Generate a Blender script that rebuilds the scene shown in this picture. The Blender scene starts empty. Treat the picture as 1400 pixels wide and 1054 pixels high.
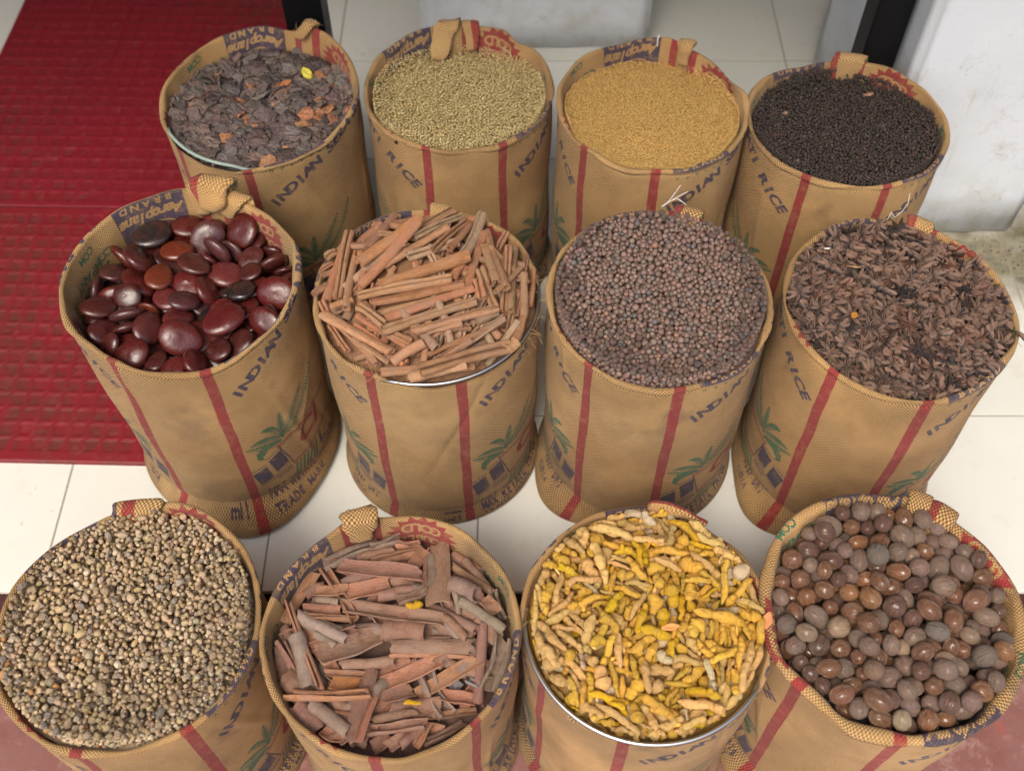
import bpy, bmesh, math, random
import numpy as np
from mathutils import Vector, Quaternion, Matrix

# ------------------------------------------------------------------ camera, sky, sun, exposure
scene = bpy.context.scene
C = scene.collection
cam_d = bpy.data.cameras.new('camera'); cam = bpy.data.objects.new('camera', cam_d); C.objects.link(cam)
cam.location = (0, 0, 1.74); cam.rotation_euler = (math.radians(35), 0, 0)
cam_d.sensor_width = 36; cam_d.lens = 36 * 1461 / 1400
cam_d.clip_start = .02; cam_d.clip_end = 200
cam_d.dof.use_dof = True; cam_d.dof.focus_distance = 1.62; cam_d.dof.aperture_fstop = 3.2
scene.camera = cam

SUN_EL, SUN_AZ = 56, 200          # degrees; the open street lies behind the photographer
world = bpy.data.worlds.new('World'); scene.world = world; world.use_nodes = True
wn = world.node_tree.nodes; wl = world.node_tree.links
bg = wn['Background']; sky = wn.new('ShaderNodeTexSky'); sky.sky_type = 'NISHITA'; sky.sun_disc = False
sky.sun_elevation = math.radians(SUN_EL); sky.sun_rotation = math.radians(SUN_AZ)
sky.air_density = 1.0; sky.dust_density = 6.0; sky.ozone_density = 1.0
wl.new(sky.outputs[0], bg.inputs[0]); bg.inputs[1].default_value = .15
sun_d = bpy.data.lights.new('sun', 'SUN'); sun_d.energy = 1.15; sun_d.angle = math.radians(22); sun_d.color = (1, .95, .88)
sun = bpy.data.objects.new('sun', sun_d); C.objects.link(sun)
_az = math.radians(SUN_AZ); _el = math.radians(SUN_EL)
to_sun = Vector((math.sin(_az) * math.cos(_el), math.cos(_az) * math.cos(_el), math.sin(_el)))
sun.rotation_euler = to_sun.to_track_quat('Z', 'Y').to_euler()
vs = scene.view_settings
vs.view_transform = 'Standard'; vs.look = 'None'; vs.exposure = .40; vs.gamma = 1; vs.use_curve_mapping = False
vs.use_white_balance = True; vs.white_balance_temperature = 6500; vs.white_balance_tint = 6
scene.cycles.max_bounces = 8; scene.cycles.diffuse_bounces = 5
# ------------------------------------------------------------------ objects, names, labels
def lin(r, g, b):
    f = lambda c: (c / 255 / 12.92) if c / 255 <= .04045 else ((c / 255 + .055) / 1.055) ** 2.4
    return (f(r), f(g), f(b))

def tag(o, label=None, cat=None, group=None, kind=None):
    if label: o['label'] = label
    if cat: o['category'] = cat
    if group: o['group'] = group
    if kind: o['kind'] = kind
    return o

def obj(name, me, parent=None, loc=None):
    o = bpy.data.objects.new(name, me); C.objects.link(o)
    if parent: o.parent = parent
    if loc is not None: o.location = loc
    return o

def empty(name, loc=(0, 0, 0)):
    o = bpy.data.objects.new(name, None); C.objects.link(o); o.location = loc; o.empty_display_size = .05
    return o

def box_mesh(name, x0, x1, y0, y1, z0, z1, mat, bev=0.0, seg=2):
    bm = bmesh.new(); bmesh.ops.create_cube(bm, size=1)
    for v in bm.verts:
        v.co = Vector(((x0 + x1) / 2 + v.co.x * (x1 - x0), (y0 + y1) / 2 + v.co.y * (y1 - y0), (z0 + z1) / 2 + v.co.z * (z1 - z0)))
    if bev: bmesh.ops.bevel(bm, geom=bm.edges[:], offset=bev, segments=seg, affect='EDGES', profile=.5)
    me = bpy.data.meshes.new(name); bm.to_mesh(me); bm.free(); me.materials.append(mat)
    return me

# ------------------------------------------------------------------ material helpers
class NT:
    def __init__(s, name):
        s.m = bpy.data.materials.new(name); s.m.use_nodes = True
        s.n = s.m.node_tree.nodes; s.l = s.m.node_tree.links; s.b = s.n['Principled BSDF']
    def put(s, sock, v):
        if v is None: return
        if isinstance(v, bpy.types.NodeSocket): s.l.new(v, sock)
        elif isinstance(v, (tuple, list)) and len(v) == 3 and sock.type == 'RGBA': sock.default_value = (*v, 1)
        else: sock.default_value = v
    def math(s, op, a, b=None, c=None, clamp=False):
        n = s.n.new('ShaderNodeMath'); n.operation = op; n.use_clamp = clamp
        s.put(n.inputs[0], a); s.put(n.inputs[1], b); s.put(n.inputs[2], c); return n.outputs[0]
    def mix(s, f, a, b, mode='MIX'):
        n = s.n.new('ShaderNodeMix'); n.data_type = 'RGBA'; n.blend_type = mode
        s.put(n.inputs[0], f); s.put(n.inputs[6], a); s.put(n.inputs[7], b); return n.outputs[2]
    def noise(s, vec=None, scale=5, detail=2, rough=.5, dist=0, col=False):
        n = s.n.new('ShaderNodeTexNoise'); s.put(n.inputs['Vector'], vec)
        n.inputs['Scale'].default_value = scale; n.inputs['Detail'].default_value = detail
        n.inputs['Roughness'].default_value = rough; n.inputs['Distortion'].default_value = dist
        return n.outputs[1 if col else 0]
    def voro(s, vec=None, scale=5, feature='F1', out=0):
        n = s.n.new('ShaderNodeTexVoronoi'); n.feature = feature; s.put(n.inputs['Vector'], vec)
        n.inputs['Scale'].default_value = scale; return n.outputs[out]
    def ramp(s, f, *st):
        n = s.n.new('ShaderNodeValToRGB'); s.put(n.inputs[0], f); e = n.color_ramp.elements
        while len(e) < len(st): e.new(.5)
        for i, (p, c) in enumerate(st):
            e[i].position = p; e[i].color = (*(c if isinstance(c, tuple) else (c, c, c)), 1)
        return n.outputs[0]
    def map(s, f, a, b, c=0., d=1.):
        n = s.n.new('ShaderNodeMapRange'); s.put(n.inputs[0], f)
        for i, v in enumerate((a, b, c, d)): s.put(n.inputs[i + 1], v)
        return n.outputs[0]
    def coord(s, k='Object'):
        n = s.n.new('ShaderNodeTexCoord'); return n.outputs[k]
    def pos(s): return s.n.new('ShaderNodeNewGeometry').outputs['Position']
    def vmath(s, op, a, b):
        n = s.n.new('ShaderNodeVectorMath'); n.operation = op; s.put(n.inputs[0], a); s.put(n.inputs[1], b); return n.outputs[0]
    def sep(s, v):
        n = s.n.new('ShaderNodeSeparateXYZ'); s.put(n.inputs[0], v); return n.outputs
    def comb(s, x, y, z=0.):
        n = s.n.new('ShaderNodeCombineXYZ'); s.put(n.inputs[0], x); s.put(n.inputs[1], y); s.put(n.inputs[2], z); return n.outputs[0]
    def info(s, k='Color'): return s.n.new('ShaderNodeObjectInfo').outputs[k]
    def attr(s, name):
        n = s.n.new('ShaderNodeAttribute'); n.attribute_name = name; return n.outputs['Color']
    def bump(s, h, dist=.001, strength=1.0, nrm=None):
        n = s.n.new('ShaderNodeBump'); s.put(n.inputs['Height'], h); n.inputs['Distance'].default_value = dist
        n.inputs['Strength'].default_value = strength; s.put(n.inputs['Normal'], nrm); return n.outputs[0]
    def done(s, col=None, rough=None, nrm=None, spec=None, metal=None, coat=None, sheen=None, sss=None):
        s.put(s.b.inputs['Base Color'], col); s.put(s.b.inputs['Roughness'], rough); s.put(s.b.inputs['Normal'], nrm)
        s.put(s.b.inputs['Specular IOR Level'], spec); s.put(s.b.inputs['Metallic'], metal)
        s.put(s.b.inputs['Coat Weight'], coat); s.put(s.b.inputs['Sheen Weight'], sheen)
        return s.m

def item_vec(t, src):
    """object space coordinates, shifted for every object so that no two look alike"""
    if src == 'obj':
        r = t.info('Random'); v = t.coord('Object')
        return t.vmath('ADD', v, t.comb(t.math('MULTIPLY', r, 37.), t.math('MULTIPLY', r, 91.), t.math('MULTIPLY', r, 53.)))
    return t.pos()

def base_col(t, src): return t.info('Color') if src == 'obj' else t.attr('tint')

def m_bean(src='obj'):
    t = NT('red_bean_skin'); v = item_vec(t, src); c = base_col(t, src)
    n1 = t.noise(v, 1.3, 3, .6); n2 = t.noise(v, 5, 4, .65)
    c = t.mix(t.map(n1, .35, .7, 0, .55), c, t.mix(.5, c, (.15, .030, .010)))
    c = t.mix(t.map(n2, .60, .8, 0, .22), c, t.mix(.5, c, (.12, .07, .07)))      # pale bloom of dust
    sp = t.voro(v, 22); c = t.mix(t.map(sp, .0, .16, .55, 0), c, (.03, .012, .01))
    ro = t.map(t.math('ADD', n1, n2), .7, 1.3, .12, .42)
    z = t.sep(t.coord('Object'))[2]
    line = t.map(t.math('ABSOLUTE', t.math('ADD', z, t.map(n1, 0, 1, -.05, .05))), .0, .03, .4, 0)
    c = t.mix(line, c, (.02, .008, .008))
    b = t.bump(t.math('ADD', n2, t.math('MULTIPLY', t.noise(v, 14, 4, .7), .3)), .03, .12)
    return t.done(c, ro, b, .6, coat=.25)

def m_nutmeg(src='obj'):
    t = NT('nutmeg_shell'); v = t.coord('Object') if src == 'mesh' else item_vec(t, src); c = base_col(t, src)
    x, y, z = t.sep(t.coord('Object'))
    ang = t.math('ARCTAN2', y, x)
    vv = t.comb(t.math('MULTIPLY', ang, 2.2), t.math('MULTIPLY', z, .55), t.math('MULTIPLY', t.info('Random'), 40.))
    st = t.noise(vv, 3.2, 5, .62, .6)
    n1 = t.noise(v, 1.5, 3, .6); n2 = t.noise(v, 9, 4, .7)
    # alpha of the object colour is its gloss
    gl = t.info('Alpha') if src == 'obj' else .5
    c2 = t.mix(t.map(st, .47, .62, 0, .8), c, t.mix(.65, c, (.24, .11, .055)))
    c2 = t.mix(t.map(st, .36, .46, .75, 0), c2, t.mix(.75, c2, (.012, .006, .005)))
    tan = t.math('MULTIPLY', t.map(n1, .57, .68, 0, .75), gl)
    c2 = t.mix(tan, c2, (.36, .19, .09))
    c2 = t.mix(t.math('MULTIPLY', t.map(n2, .45, .72, 0, .45), t.math('SUBTRACT', 1.15, gl)), c2, (.20, .15, .12))
    ro = t.math('SUBTRACT', t.map(n2, .3, .7, .62, .8), t.math('MULTIPLY', gl, .56))
    b = t.bump(t.math('ADD', st, t.math('MULTIPLY', n2, .35)), .07, .6)
    return t.done(c2, ro, b, .6, coat=t.math('MULTIPLY', gl, .7))

def m_turmeric(src='obj'):
    t = NT('turmeric_skin'); v = item_vec(t, src); c = base_col(t, src)
    o = t.coord('Object') if src == 'obj' else t.pos()
    sc = 1 if src == 'obj' else 22
    n1 = t.noise(v, 3.0 * sc, 3, .6); n2 = t.noise(v, 16 * sc, 4, .7); n3 = t.noise(v, 45 * sc, 2, .6)
    c = t.mix(t.map(n1, .40, .66, 0, .45), c, t.mix(.5, c, (.60, .40, .20)))
    c = t.mix(t.map(n2, .55, .75, 0, .45), c, t.mix(.5, c, (.30, .17, .06)))
    c = t.mix(t.map(n1, .62, .74, 0, .35), c, (.62, .36, .05))
    c = t.mix(t.map(t.voro(v, 13 * sc), .0, .13, .5, 0), c, (.16, .08, .03))
    w = t.n.new('ShaderNodeTexWave'); w.bands_direction = 'X'; t.put(w.inputs[0], o); w.inputs['Scale'].default_value = 2.1 * sc
    w.inputs['Distortion'].default_value = 6; w.inputs['Detail'].default_value = 2
    h = t.math('ADD', t.math('MULTIPLY', w.outputs[1], .16), t.math('ADD', n2, t.math('MULTIPLY', n3, .4)))
    return t.done(c, t.map(n2, .3, .7, .55, .8), t.bump(h, .012 if src == 'obj' else .0006, .75), .3)

def m_anise(src='obj'):
    t = NT('star_anise_husk'); v = item_vec(t, src); c = base_col(t, src)
    sc = 1 if src == 'obj' else 50
    n1 = t.noise(v, 2.2 * sc, 3, .6); n2 = t.noise(v, 11 * sc, 4, .7)
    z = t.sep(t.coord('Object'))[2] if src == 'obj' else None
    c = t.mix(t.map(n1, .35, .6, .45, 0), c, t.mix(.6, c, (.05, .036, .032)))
    if z is not None: c = t.mix(t.map(z, .07, .19, 0, .95), c, t.mix(.75, c, (.50, .31, .23))); c = t.mix(t.map(z, -.06, .03, .8, 0), c, t.mix(.75, c, (.02, .014, .014)))  # pale worn lips; pod undersides painted dark to deepen the shade between pods
    c = t.mix(t.map(n1, .55, .72, 0, .55), c, t.mix(.6, c, (.24, .09, .045)))
    c = t.mix(t.map(n2, .5, .75, 0, .5), c, t.mix(.5, c, (.17, .12, .10)))
    return t.done(c, t.map(n2, .3, .7, .42, .7), t.bump(n2, .05 if src == 'obj' else .0008, .6), .35)

def m_bark(name='cinnamon_bark', stretch=9.0, strong=1.0):
    t = NT(name); c = t.info('Color'); r = t.info('Random')
    x, y, z = t.sep(t.coord('Object'))
    v = t.comb(t.math('ADD', t.math('MULTIPLY', x, 1.), t.math('MULTIPLY', r, 50.)), t.math('MULTIPLY', y, stretch), t.math('MULTIPLY', z, stretch))
    v2 = t.vmath('ADD', t.coord('Object'), t.comb(t.math('MULTIPLY', r, 17.), t.math('MULTIPLY', r, 31.), r))
    g = t.noise(v, 12, 6, .68, .4); f = t.noise(v, 34, 4, .7); bl = t.noise(v2, 5, 4, .6); fine = t.noise(v2, 60, 4, .75)
    c1 = t.mix(t.map(g, .36, .5, .6, 0), c, t.mix(.6, c, (.13, .055, .035)))
    c1 = t.mix(t.map(g, .55, .74, 0, .55), c1, t.mix(.5, c1, (.70, .44, .28)))
    c1 = t.mix(t.map(bl, .48, .66, 0, .6), c1, t.mix(.6, c1, (.40, .29, .23))); c1 = t.mix(t.map(bl, .34, .46, .5, 0), c1, t.mix(.5, c1, (.10, .04, .025)))
    c1 = t.mix(t.map(fine, .55, .72, 0, .3), c1, t.mix(.4, c1, (.16, .07, .045)))
    c1 = t.mix(t.map(f, .60, .72, 0, .4 * strong), c1, t.mix(.5, c1, (.62, .42, .28)))
    h = t.math('ADD', t.math('ADD', g, t.math('MULTIPLY', f, .5)), t.math('ADD', t.math('MULTIPLY', bl, .5), t.math('MULTIPLY', fine, .4)))
    return t.done(c1, .78, t.bump(h, .013, .6), .2)

def m_grain(name, src, rough=.6, scale=300, spread=.5, spec=.35, bump=.0006, bs=.6):
    t = NT(name); c = base_col(t, src)
    if src == 'obj': v = item_vec(t, 'obj'); k = 1 / 150.
    else: v = t.pos(); k = 1.
    n = t.noise(v, scale * k, 3, .65); n2 = t.noise(v, scale * 3.1 * k, 3, .7)
    c1 = t.mix(t.map(n, .35, .68, 0, spread), c, t.mix(.55, c, (.02, .012, .01)))
    c1 = t.mix(t.map(n2, .5, .75, 0, spread * .6), c1, t.mix(.5, c1, (.6, .5, .38)))
    return t.done(c1, rough, t.bump(t.math('ADD', n, n2), bump if src != 'obj' else bump * 60, bs), spec)
# ------------------------------------------------------------------ item shapes
def new_mesh(name, V, Fc, smooth=True, mat=None):
    me = bpy.data.meshes.new(name)
    me.from_pydata([tuple(v) for v in V], [], [tuple(f) for f in Fc])
    if smooth:
        me.polygons.foreach_set('use_smooth', [True] * len(me.polygons))
    if mat: me.materials.append(mat)
    me.update()
    return me

_P = {}
def vnoise(P, seed=0, freq=1.0):
    """smooth pseudo noise at points P (n,3), roughly -1..1"""
    key = seed
    if key not in _P:
        r = np.random.RandomState(seed + 77)
        _P[key] = (r.normal(size=(10, 3)), r.uniform(0, 6.28, 10), r.uniform(.6, 1.8, 10))
    D, ph, fr = _P[key]
    out = np.zeros(len(P))
    for i in range(10):
        out += np.sin((P @ D[i]) * fr[i] * freq + ph[i])
    return out / 3.2

def ico(sub):
    bm = bmesh.new(); bmesh.ops.create_icosphere(bm, subdivisions=sub, radius=1.0)
    V = np.array([v.co[:] for v in bm.verts]); Fc = [[v.index for v in f.verts] for f in bm.faces]
    bm.free(); return V, Fc

def g_bean(k):
    V, Fc = ico(4)
    x, y, z = V.T
    a = np.arctan2(y, x); rr = np.hypot(x, y)
    el = [1.0, 1.08, .92, 1.0, 1.12, .88][k % 6]
    kid = [.03, .1, .0, .13, .05, .08][k % 6]
    rad = 1 + .035 * np.cos(2 * a + k) + .018 * np.cos(3 * a + 2 * k) - .6 * kid * np.exp(-((a - 1.4) / .5) ** 2)
    # lens section: full belly, fairly tight edge
    zz = np.sign(z) * np.abs(z) ** .92 * .38 * (1 + .12 * np.cos(a + k))
    X = np.stack([x * rad * el, y * rad / el, zz], 1)
    X[:, 2] *= 1 - .10 * np.exp(-((rr - .2) / .35) ** 2) * (k % 2)
    X *= (1 + .008 * vnoise(X, k, 1.6))[:, None]
    return X, Fc

def g_nutmeg(k):
    V, Fc = ico(4)
    x, y, z = V.T
    a = np.arctan2(y, x)
    el = [1.2, 1.26, 1.12, 1.34, 1.22, 1.16][k % 6]
    X = np.stack([x, y * (.97 + .02 * (k % 3)), z * el], 1)
    n = vnoise(V, 10 + k, 1.6)
    ridge = .034 * np.sin(a * (7 + k % 3) + 3 * n + 1.5 * z) * (1 - z ** 2) + .012 * np.sin(a * 17 + 4 * n)* (1 - z ** 2)
    X *= (1 + (ridge if k % 3 else ridge * .5) + .02 * n)[:, None]
    X[:, 2] += .05 * np.exp(-((z - 1) / .12) ** 2)
    return X / 1.1, Fc

def tube(C, R, n=10, cap=True, e=None):
    """closed tube along centre line C with radii R; e(i, ang) radial factor"""
    C = np.array(C, float); m = len(C)
    V = []; Fc = []
    T = np.gradient(C, axis=0); T /= np.linalg.norm(T, axis=1)[:, None]
    up = np.array([0, 0, 1.]);
    for i in range(m):
        s = np.cross(up, T[i]);
        if np.linalg.norm(s) < 1e-3: s = np.array([1., 0, 0])
        s /= np.linalg.norm(s); u = np.cross(T[i], s)
        for j in range(n):
            a = 2 * math.pi * j / n
            f = e(i, a) if e else 1.0
            V.append(C[i] + R[i] * f * (math.cos(a) * s + math.sin(a) * u))
    for i in range(m - 1):
        for j in range(n):
            a, b = i * n + j, i * n + (j + 1) % n
            Fc.append((a, b, b + n, a + n))
    if cap:
        V.append(C[0] - T[0] * R[0] * .5); V.append(C[-1] + T[-1] * R[-1] * .5)
        q = len(V)
        for j in range(n):
            Fc.append((q - 2, (j + 1) % n, j)); Fc.append((q - 1, (m - 1) * n + j, (m - 1) * n + (j + 1) % n))
    return np.array(V), Fc

def g_finger(k):
    """turmeric finger, length about 1 along x, knobbly"""
    r = np.random.RandomState(40 + k)
    L = [1, .9, 1, .75, 1, .6, .8, 1, .55, .9][k % 10]
    fat = [.105, .12, .095, .15, .13, .19, .14, .11, .2, .12][k % 10]
    bend = [.1, .32, -.2, .12, .5, .05, -.12, .22, 0, -.35][k % 10]
    m = 18; t = np.linspace(-1, 1, m)
    C = np.stack([t * L / 2, bend * .5 * (1 - t ** 2) * L + .03 * np.sin(t * 4 + k), .02 * np.sin(t * 5 + k)], 1)
    prof = np.clip(1 - np.abs(t) ** 5 * .55, .1, 1) * (1 + .12 * np.sin(t * 5.3 + k) + .10 * np.sin(t * 9 + 2 * k)) * (1 + r.uniform(-.05, .05, m))
    R = fat * prof * (.86 + .14 * np.cos(t * 1.5 + k))
    R[0] *= .72; R[-1] *= .66
    ph = r.uniform(0, 6, 4)
    V, Fc = tube(C, R, 12, e=lambda i, a: 1 + .09 * math.sin(a * 2 + ph[0] + i * .2) + .05 * math.sin(a * 3 + ph[1] + i * .5) + .045 * math.sin(i * 2.2 + ph[3]))
    if k % 5 in (1, 4):        # a side knob
        t0 = .15 + .2 * r.rand()
        Ck = np.array([[t0 * L, bend * .4 * L, 0], [t0 * L + .06, bend * .4 * L + fat * 1.0, .02], [t0 * L + .09, bend * .4 * L + fat * 1.7, .03]])
        V2, F2 = tube(Ck, [fat * .8, fat * .7, fat * .5], 9)
        Fc = Fc + [tuple(i + len(V) for i in f) for f in F2]; V = np.vstack([V, V2])
    return V, Fc

def g_anise(k):
    """eight pointed star of boat shaped carpels, radius about 1"""
    r = np.random.RandomState(70 + k)
    V = []; Fc = []
    n = 8 if k % 4 else 7
    for c in range(n):
        if k == 5 and c in (2, 3): continue
        if k == 3 and c in (5,): continue
        a0 = 2 * math.pi * c / n + r.uniform(-.12, .12)
        L = r.uniform(.88, 1.12); w = r.uniform(.125, .165); up = r.uniform(-.05, .40); op = r.uniform(.35, .75)
        ca, sa = math.cos(a0), math.sin(a0)
        tw = r.uniform(-.25, .25)
        ms = 7
        base = len(V)
        for i in range(ms):
            t = i / (ms - 1)
            rad = .07 + t * (L - .07)
            ww = w * (math.sin(math.pi * min(1, (t * .92 + .1)) ** .8) ** .7 + .05) if 0 < t < 1 else w * (.25 if t == 0 else .06)
            hh = .40 * (math.sin(math.pi * (t * .85 + .1)) ** .6)
            zz = up * t * t
            gape = ww * op * (1 if .15 < t < .95 else .2)
            # section: outer left lip, left belly, keel, right belly, right lip, inner right, seat of the seed, inner left
            sec = [(-gape, hh * .55), (-ww, hh * .1), (-ww * .45, -hh * .5), (ww * .45, -hh * .5), (ww, hh * .1), (gape, hh * .55), (gape * .55, hh * .3), (0, -hh * .12), (-gape * .55, hh * .3)]
            for (yy, z2) in sec:
                yt = yy * math.cos(tw) - z2 * math.sin(tw) * .5
                V.append((rad * ca - yt * sa, rad * sa + yt * ca, zz + z2 + yy * math.sin(tw)))
        ns = 9
        for i in range(ms - 1):
            for j in range(ns):
                a, b = base + i * ns + j, base + i * ns + (j + 1) % ns
                Fc.append((a, a + ns, b + ns, b))
        Fc.append(tuple(base + j for j in range(ns)))
        Fc.append(tuple(base + (ms - 1) * ns + j for j in reversed(range(ns))))
    V2, F2 = tube([[0, 0, -.14], [0, 0, 0], [0, 0, .1]], [.08, .13, .05], 7)
    Fc += [tuple(i + len(V) for i in f) for f in F2]
    V = np.vstack([np.array(V), V2])
    return V, Fc

def strip_solid(P, Wd, th):
    """P: (m, n, 3) grid of surface points -> closed sheet of thickness th"""
    m, n, _ = P.shape
    du = np.gradient(P, axis=0); dv = np.gradient(P, axis=1)
    N = np.cross(du, dv); N /= (np.linalg.norm(N, axis=2)[..., None] + 1e-9)
    A = P + N * th[..., None] * .5 if isinstance(th, np.ndarray) else P + N * th * .5
    B = P - N * th[..., None] * .5 if isinstance(th, np.ndarray) else P - N * th * .5
    V = np.vstack([A.reshape(-1, 3), B.reshape(-1, 3)]); q = m * n; Fc = []
    for i in range(m - 1):
        for j in range(n - 1):
            a = i * n + j
            Fc.append((a, a + n, a + n + 1, a + 1)); Fc.append((q + a, q + a + 1, q + a + n + 1, q + a + n))
    for i in range(m - 1):
        a = i * n; Fc.append((a, q + a, q + a + n, a + n))
        a = i * n + n - 1; Fc.append((a, a + n, q + a + n, q + a))
    for j in range(n - 1):
        a = j; Fc.append((a, a + 1, q + a + 1, q + a))
        a = (m - 1) * n + j; Fc.append((a, q + a, q + a + 1, a + 1))
    return V, Fc

def g_quill(k, m=13):
    """rolled cinnamon bark; unit length along x, outer radius about 0.05"""
    r = np.random.RandomState(100 + k)
    R = .05
    ns = 30
    kind = k % 4
    # cross-section: double scroll, single scroll or loose half roll
    sec = []
    for j in range(ns):
        t = j / (ns - 1)
        if kind in (0, 2):      # double scroll
            turn = 2.5 if kind == 0 else 2.1
            if t < .5:
                q = 1 - t * 2; a = -math.pi / 2 - math.pi * turn * q; rr = R * (.50 - .30 * q); cx = -R * .5
            else:
                q = t * 2 - 1; a = -math.pi / 2 + math.pi * turn * q; rr = R * (.50 - .30 * q); cx = R * .5
            sec.append((cx + rr * math.cos(a), rr * math.sin(a) * (1.45 if kind == 0 else 1.25)))
        elif kind == 1:         # tight single scroll
            a = math.pi * (3.4 * t) + .4; rr = R * (.45 + .42 * t)
            sec.append((rr * math.cos(a), rr * math.sin(a)))
        else:                   # open gutter with curled lips
            a = math.pi * (-.72 + 1.44 * t) + math.pi / 2
            rr = R * (.85 if .12 < t < .88 else .7)
            sec.append((rr * math.cos(a) * 1.1, -rr * math.sin(a)))
    sec = np.array(sec)
    P = np.zeros((m, ns, 3))
    wob = r.normal(0, 1, 6)
    for i in range(m):
        u = i / (m - 1); x = u - .5
        s = 1 + .06 * math.sin(u * 7 + wob[0]) + .04 * math.sin(u * 15 + wob[1]) + (u - .5) * .18 * wob[2] * .5
        tw = .25 * wob[3] * (u - .5)
        c, s_ = math.cos(tw), math.sin(tw)
        yy = sec[:, 0] * s; zz = sec[:, 1] * s
        P[i, :, 1] = yy * c - zz * s_ + .012 * math.sin(u * 3 + wob[4]); P[i, :, 2] = yy * s_ + zz * c + .008 * math.sin(u * 4 + wob[5])
        P[i, :, 0] = x
    end = r.uniform(-1, 1, ns); end = np.convolve(end, np.ones(4) / 4, 'same')
    P[0, :, 0] += .018 * end; P[-1, :, 0] += .02 * np.roll(end, 7)
    return strip_solid(P, None, .0065)

def g_bark(k, m=11, ns=12):
    """coarse cassia bark piece: unit length along x, width about 0.32, curved"""
    r = np.random.RandomState(150 + k)
    kind = k % 6
    arc = [3.0, 1.6, 4.4, 1.1, 2.4, 5.4][kind]      # radians of curl
    W = [.34, .30, .36, .26, .34, .42][kind]
    rad = W / arc
    P = np.zeros((m, ns, 3)); wob = r.normal(0, 1, 8)
    for i in range(m):
        u = i / (m - 1)
        sc = 1 + .12 * math.sin(u * 4 + wob[0]) + (u - .5) * .25 * wob[1] * .4
        for j in range(ns):
            v = j / (ns - 1) - .5
            rr = rad * (1 - (.25 * abs(v) * 2 if kind in (2, 5) else .04))
            a = v * arc * sc
            P[i, j] = (u - .5, rr * math.sin(a) , rr * math.cos(a) - rad * (.5 + .5 * math.cos(arc / 2)))
            P[i, j, 2] += .012 * math.sin(u * 9 + wob[2] + v * 5) + .03 * wob[3] * (u - .5) ** 2 * 2
            P[i, j, 1] += .02 * math.sin(u * 3.3 + wob[4])
    P[0, :, 0] += np.convolve(r.uniform(-1, 1, ns), np.ones(3) / 3, 'same') * .05 + .05 * wob[5] * np.linspace(-.5, .5, ns)
    P[-1, :, 0] += np.convolve(r.uniform(-1, 1, ns), np.ones(3) / 3, 'same') * .06 + .07 * wob[6] * np.linspace(-.5, .5, ns)
    th = .020 + .006 * vnoise(P.reshape(-1, 3), k, 9).reshape(m, ns)
    return strip_solid(P, None, th)

def g_chip(k):
    """flat broken bark chip, size about 1"""
    r = np.random.RandomState(200 + k)
    n = r.randint(4, 7)
    a = np.sort(np.linspace(0, 2 * math.pi, n, endpoint=False) + r.uniform(-.25, .25, n))
    rad = r.uniform(.38, .56, n); asp = [1, .6, .8, .45, 1, .7, .55, .85][k % 8]
    pts = np.stack([rad * np.cos(a), rad * np.sin(a) * asp], 1)
    # add mid points for broken edges
    q = []
    for i in range(n):
        p0, p1 = pts[i], pts[(i + 1) % n]
        q += [p0, (p0 + p1) / 2 + r.uniform(-.03, .03, 2)]
    q = np.array(q); n = len(q)
    th = r.uniform(.07, .15); cv = r.uniform(-.35, .35)
    V = []
    for lev, sc in ((th / 2, .93), (th * .3, 1), (-th * .3, 1), (-th / 2, .9)):
        for x, y in q:
            V.append((x * sc, y * sc, lev + cv * x * x + .03 * math.sin(7 * x + 5 * y + k)))
    Fc = []
    for l in range(3):
        for j in range(n):
            a0, b0 = l * n + j, l * n + (j + 1) % n
            Fc.append((a0, a0 + n, b0 + n, b0))
    V.append((0, 0, th / 2 + .01)); V.append((0, 0, -th / 2))
    for j in range(n):
        Fc.append((len(V) - 2, j, (j + 1) % n)); Fc.append((len(V) - 1, 3 * n + (j + 1) % n, 3 * n + j))
    return np.array(V), Fc

def g_resin(k, sub=2):
    V, Fc = ico(sub)
    r = np.random.RandomState(250 + k)
    s = r.uniform(.75, 1.25, 3); s[0] *= r.uniform(1, 1.45)
    X = V * s
    X *= (1 + .17 * vnoise(V, 20 + k, 1.3) + .10 * vnoise(V, 33 + k, 3.2))[:, None]
    for q in range(5):      # broken facets
        d = r.normal(size=3); d /= np.linalg.norm(d); h = X @ d; m_ = h.max() * r.uniform(.68, .85); X = X - np.outer(np.clip(h - m_, 0, None) * .85, d)
    return X / 1.15, Fc

KINDS = {'bean': (g_bean, 6), 'nutmeg': (g_nutmeg, 6), 'finger': (g_finger, 10), 'anise': (g_anise, 6),
         'quill': (g_quill, 8), 'bark': (g_bark, 12), 'chip': (g_chip, 8), 'resin': (g_resin, 8)}

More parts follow.
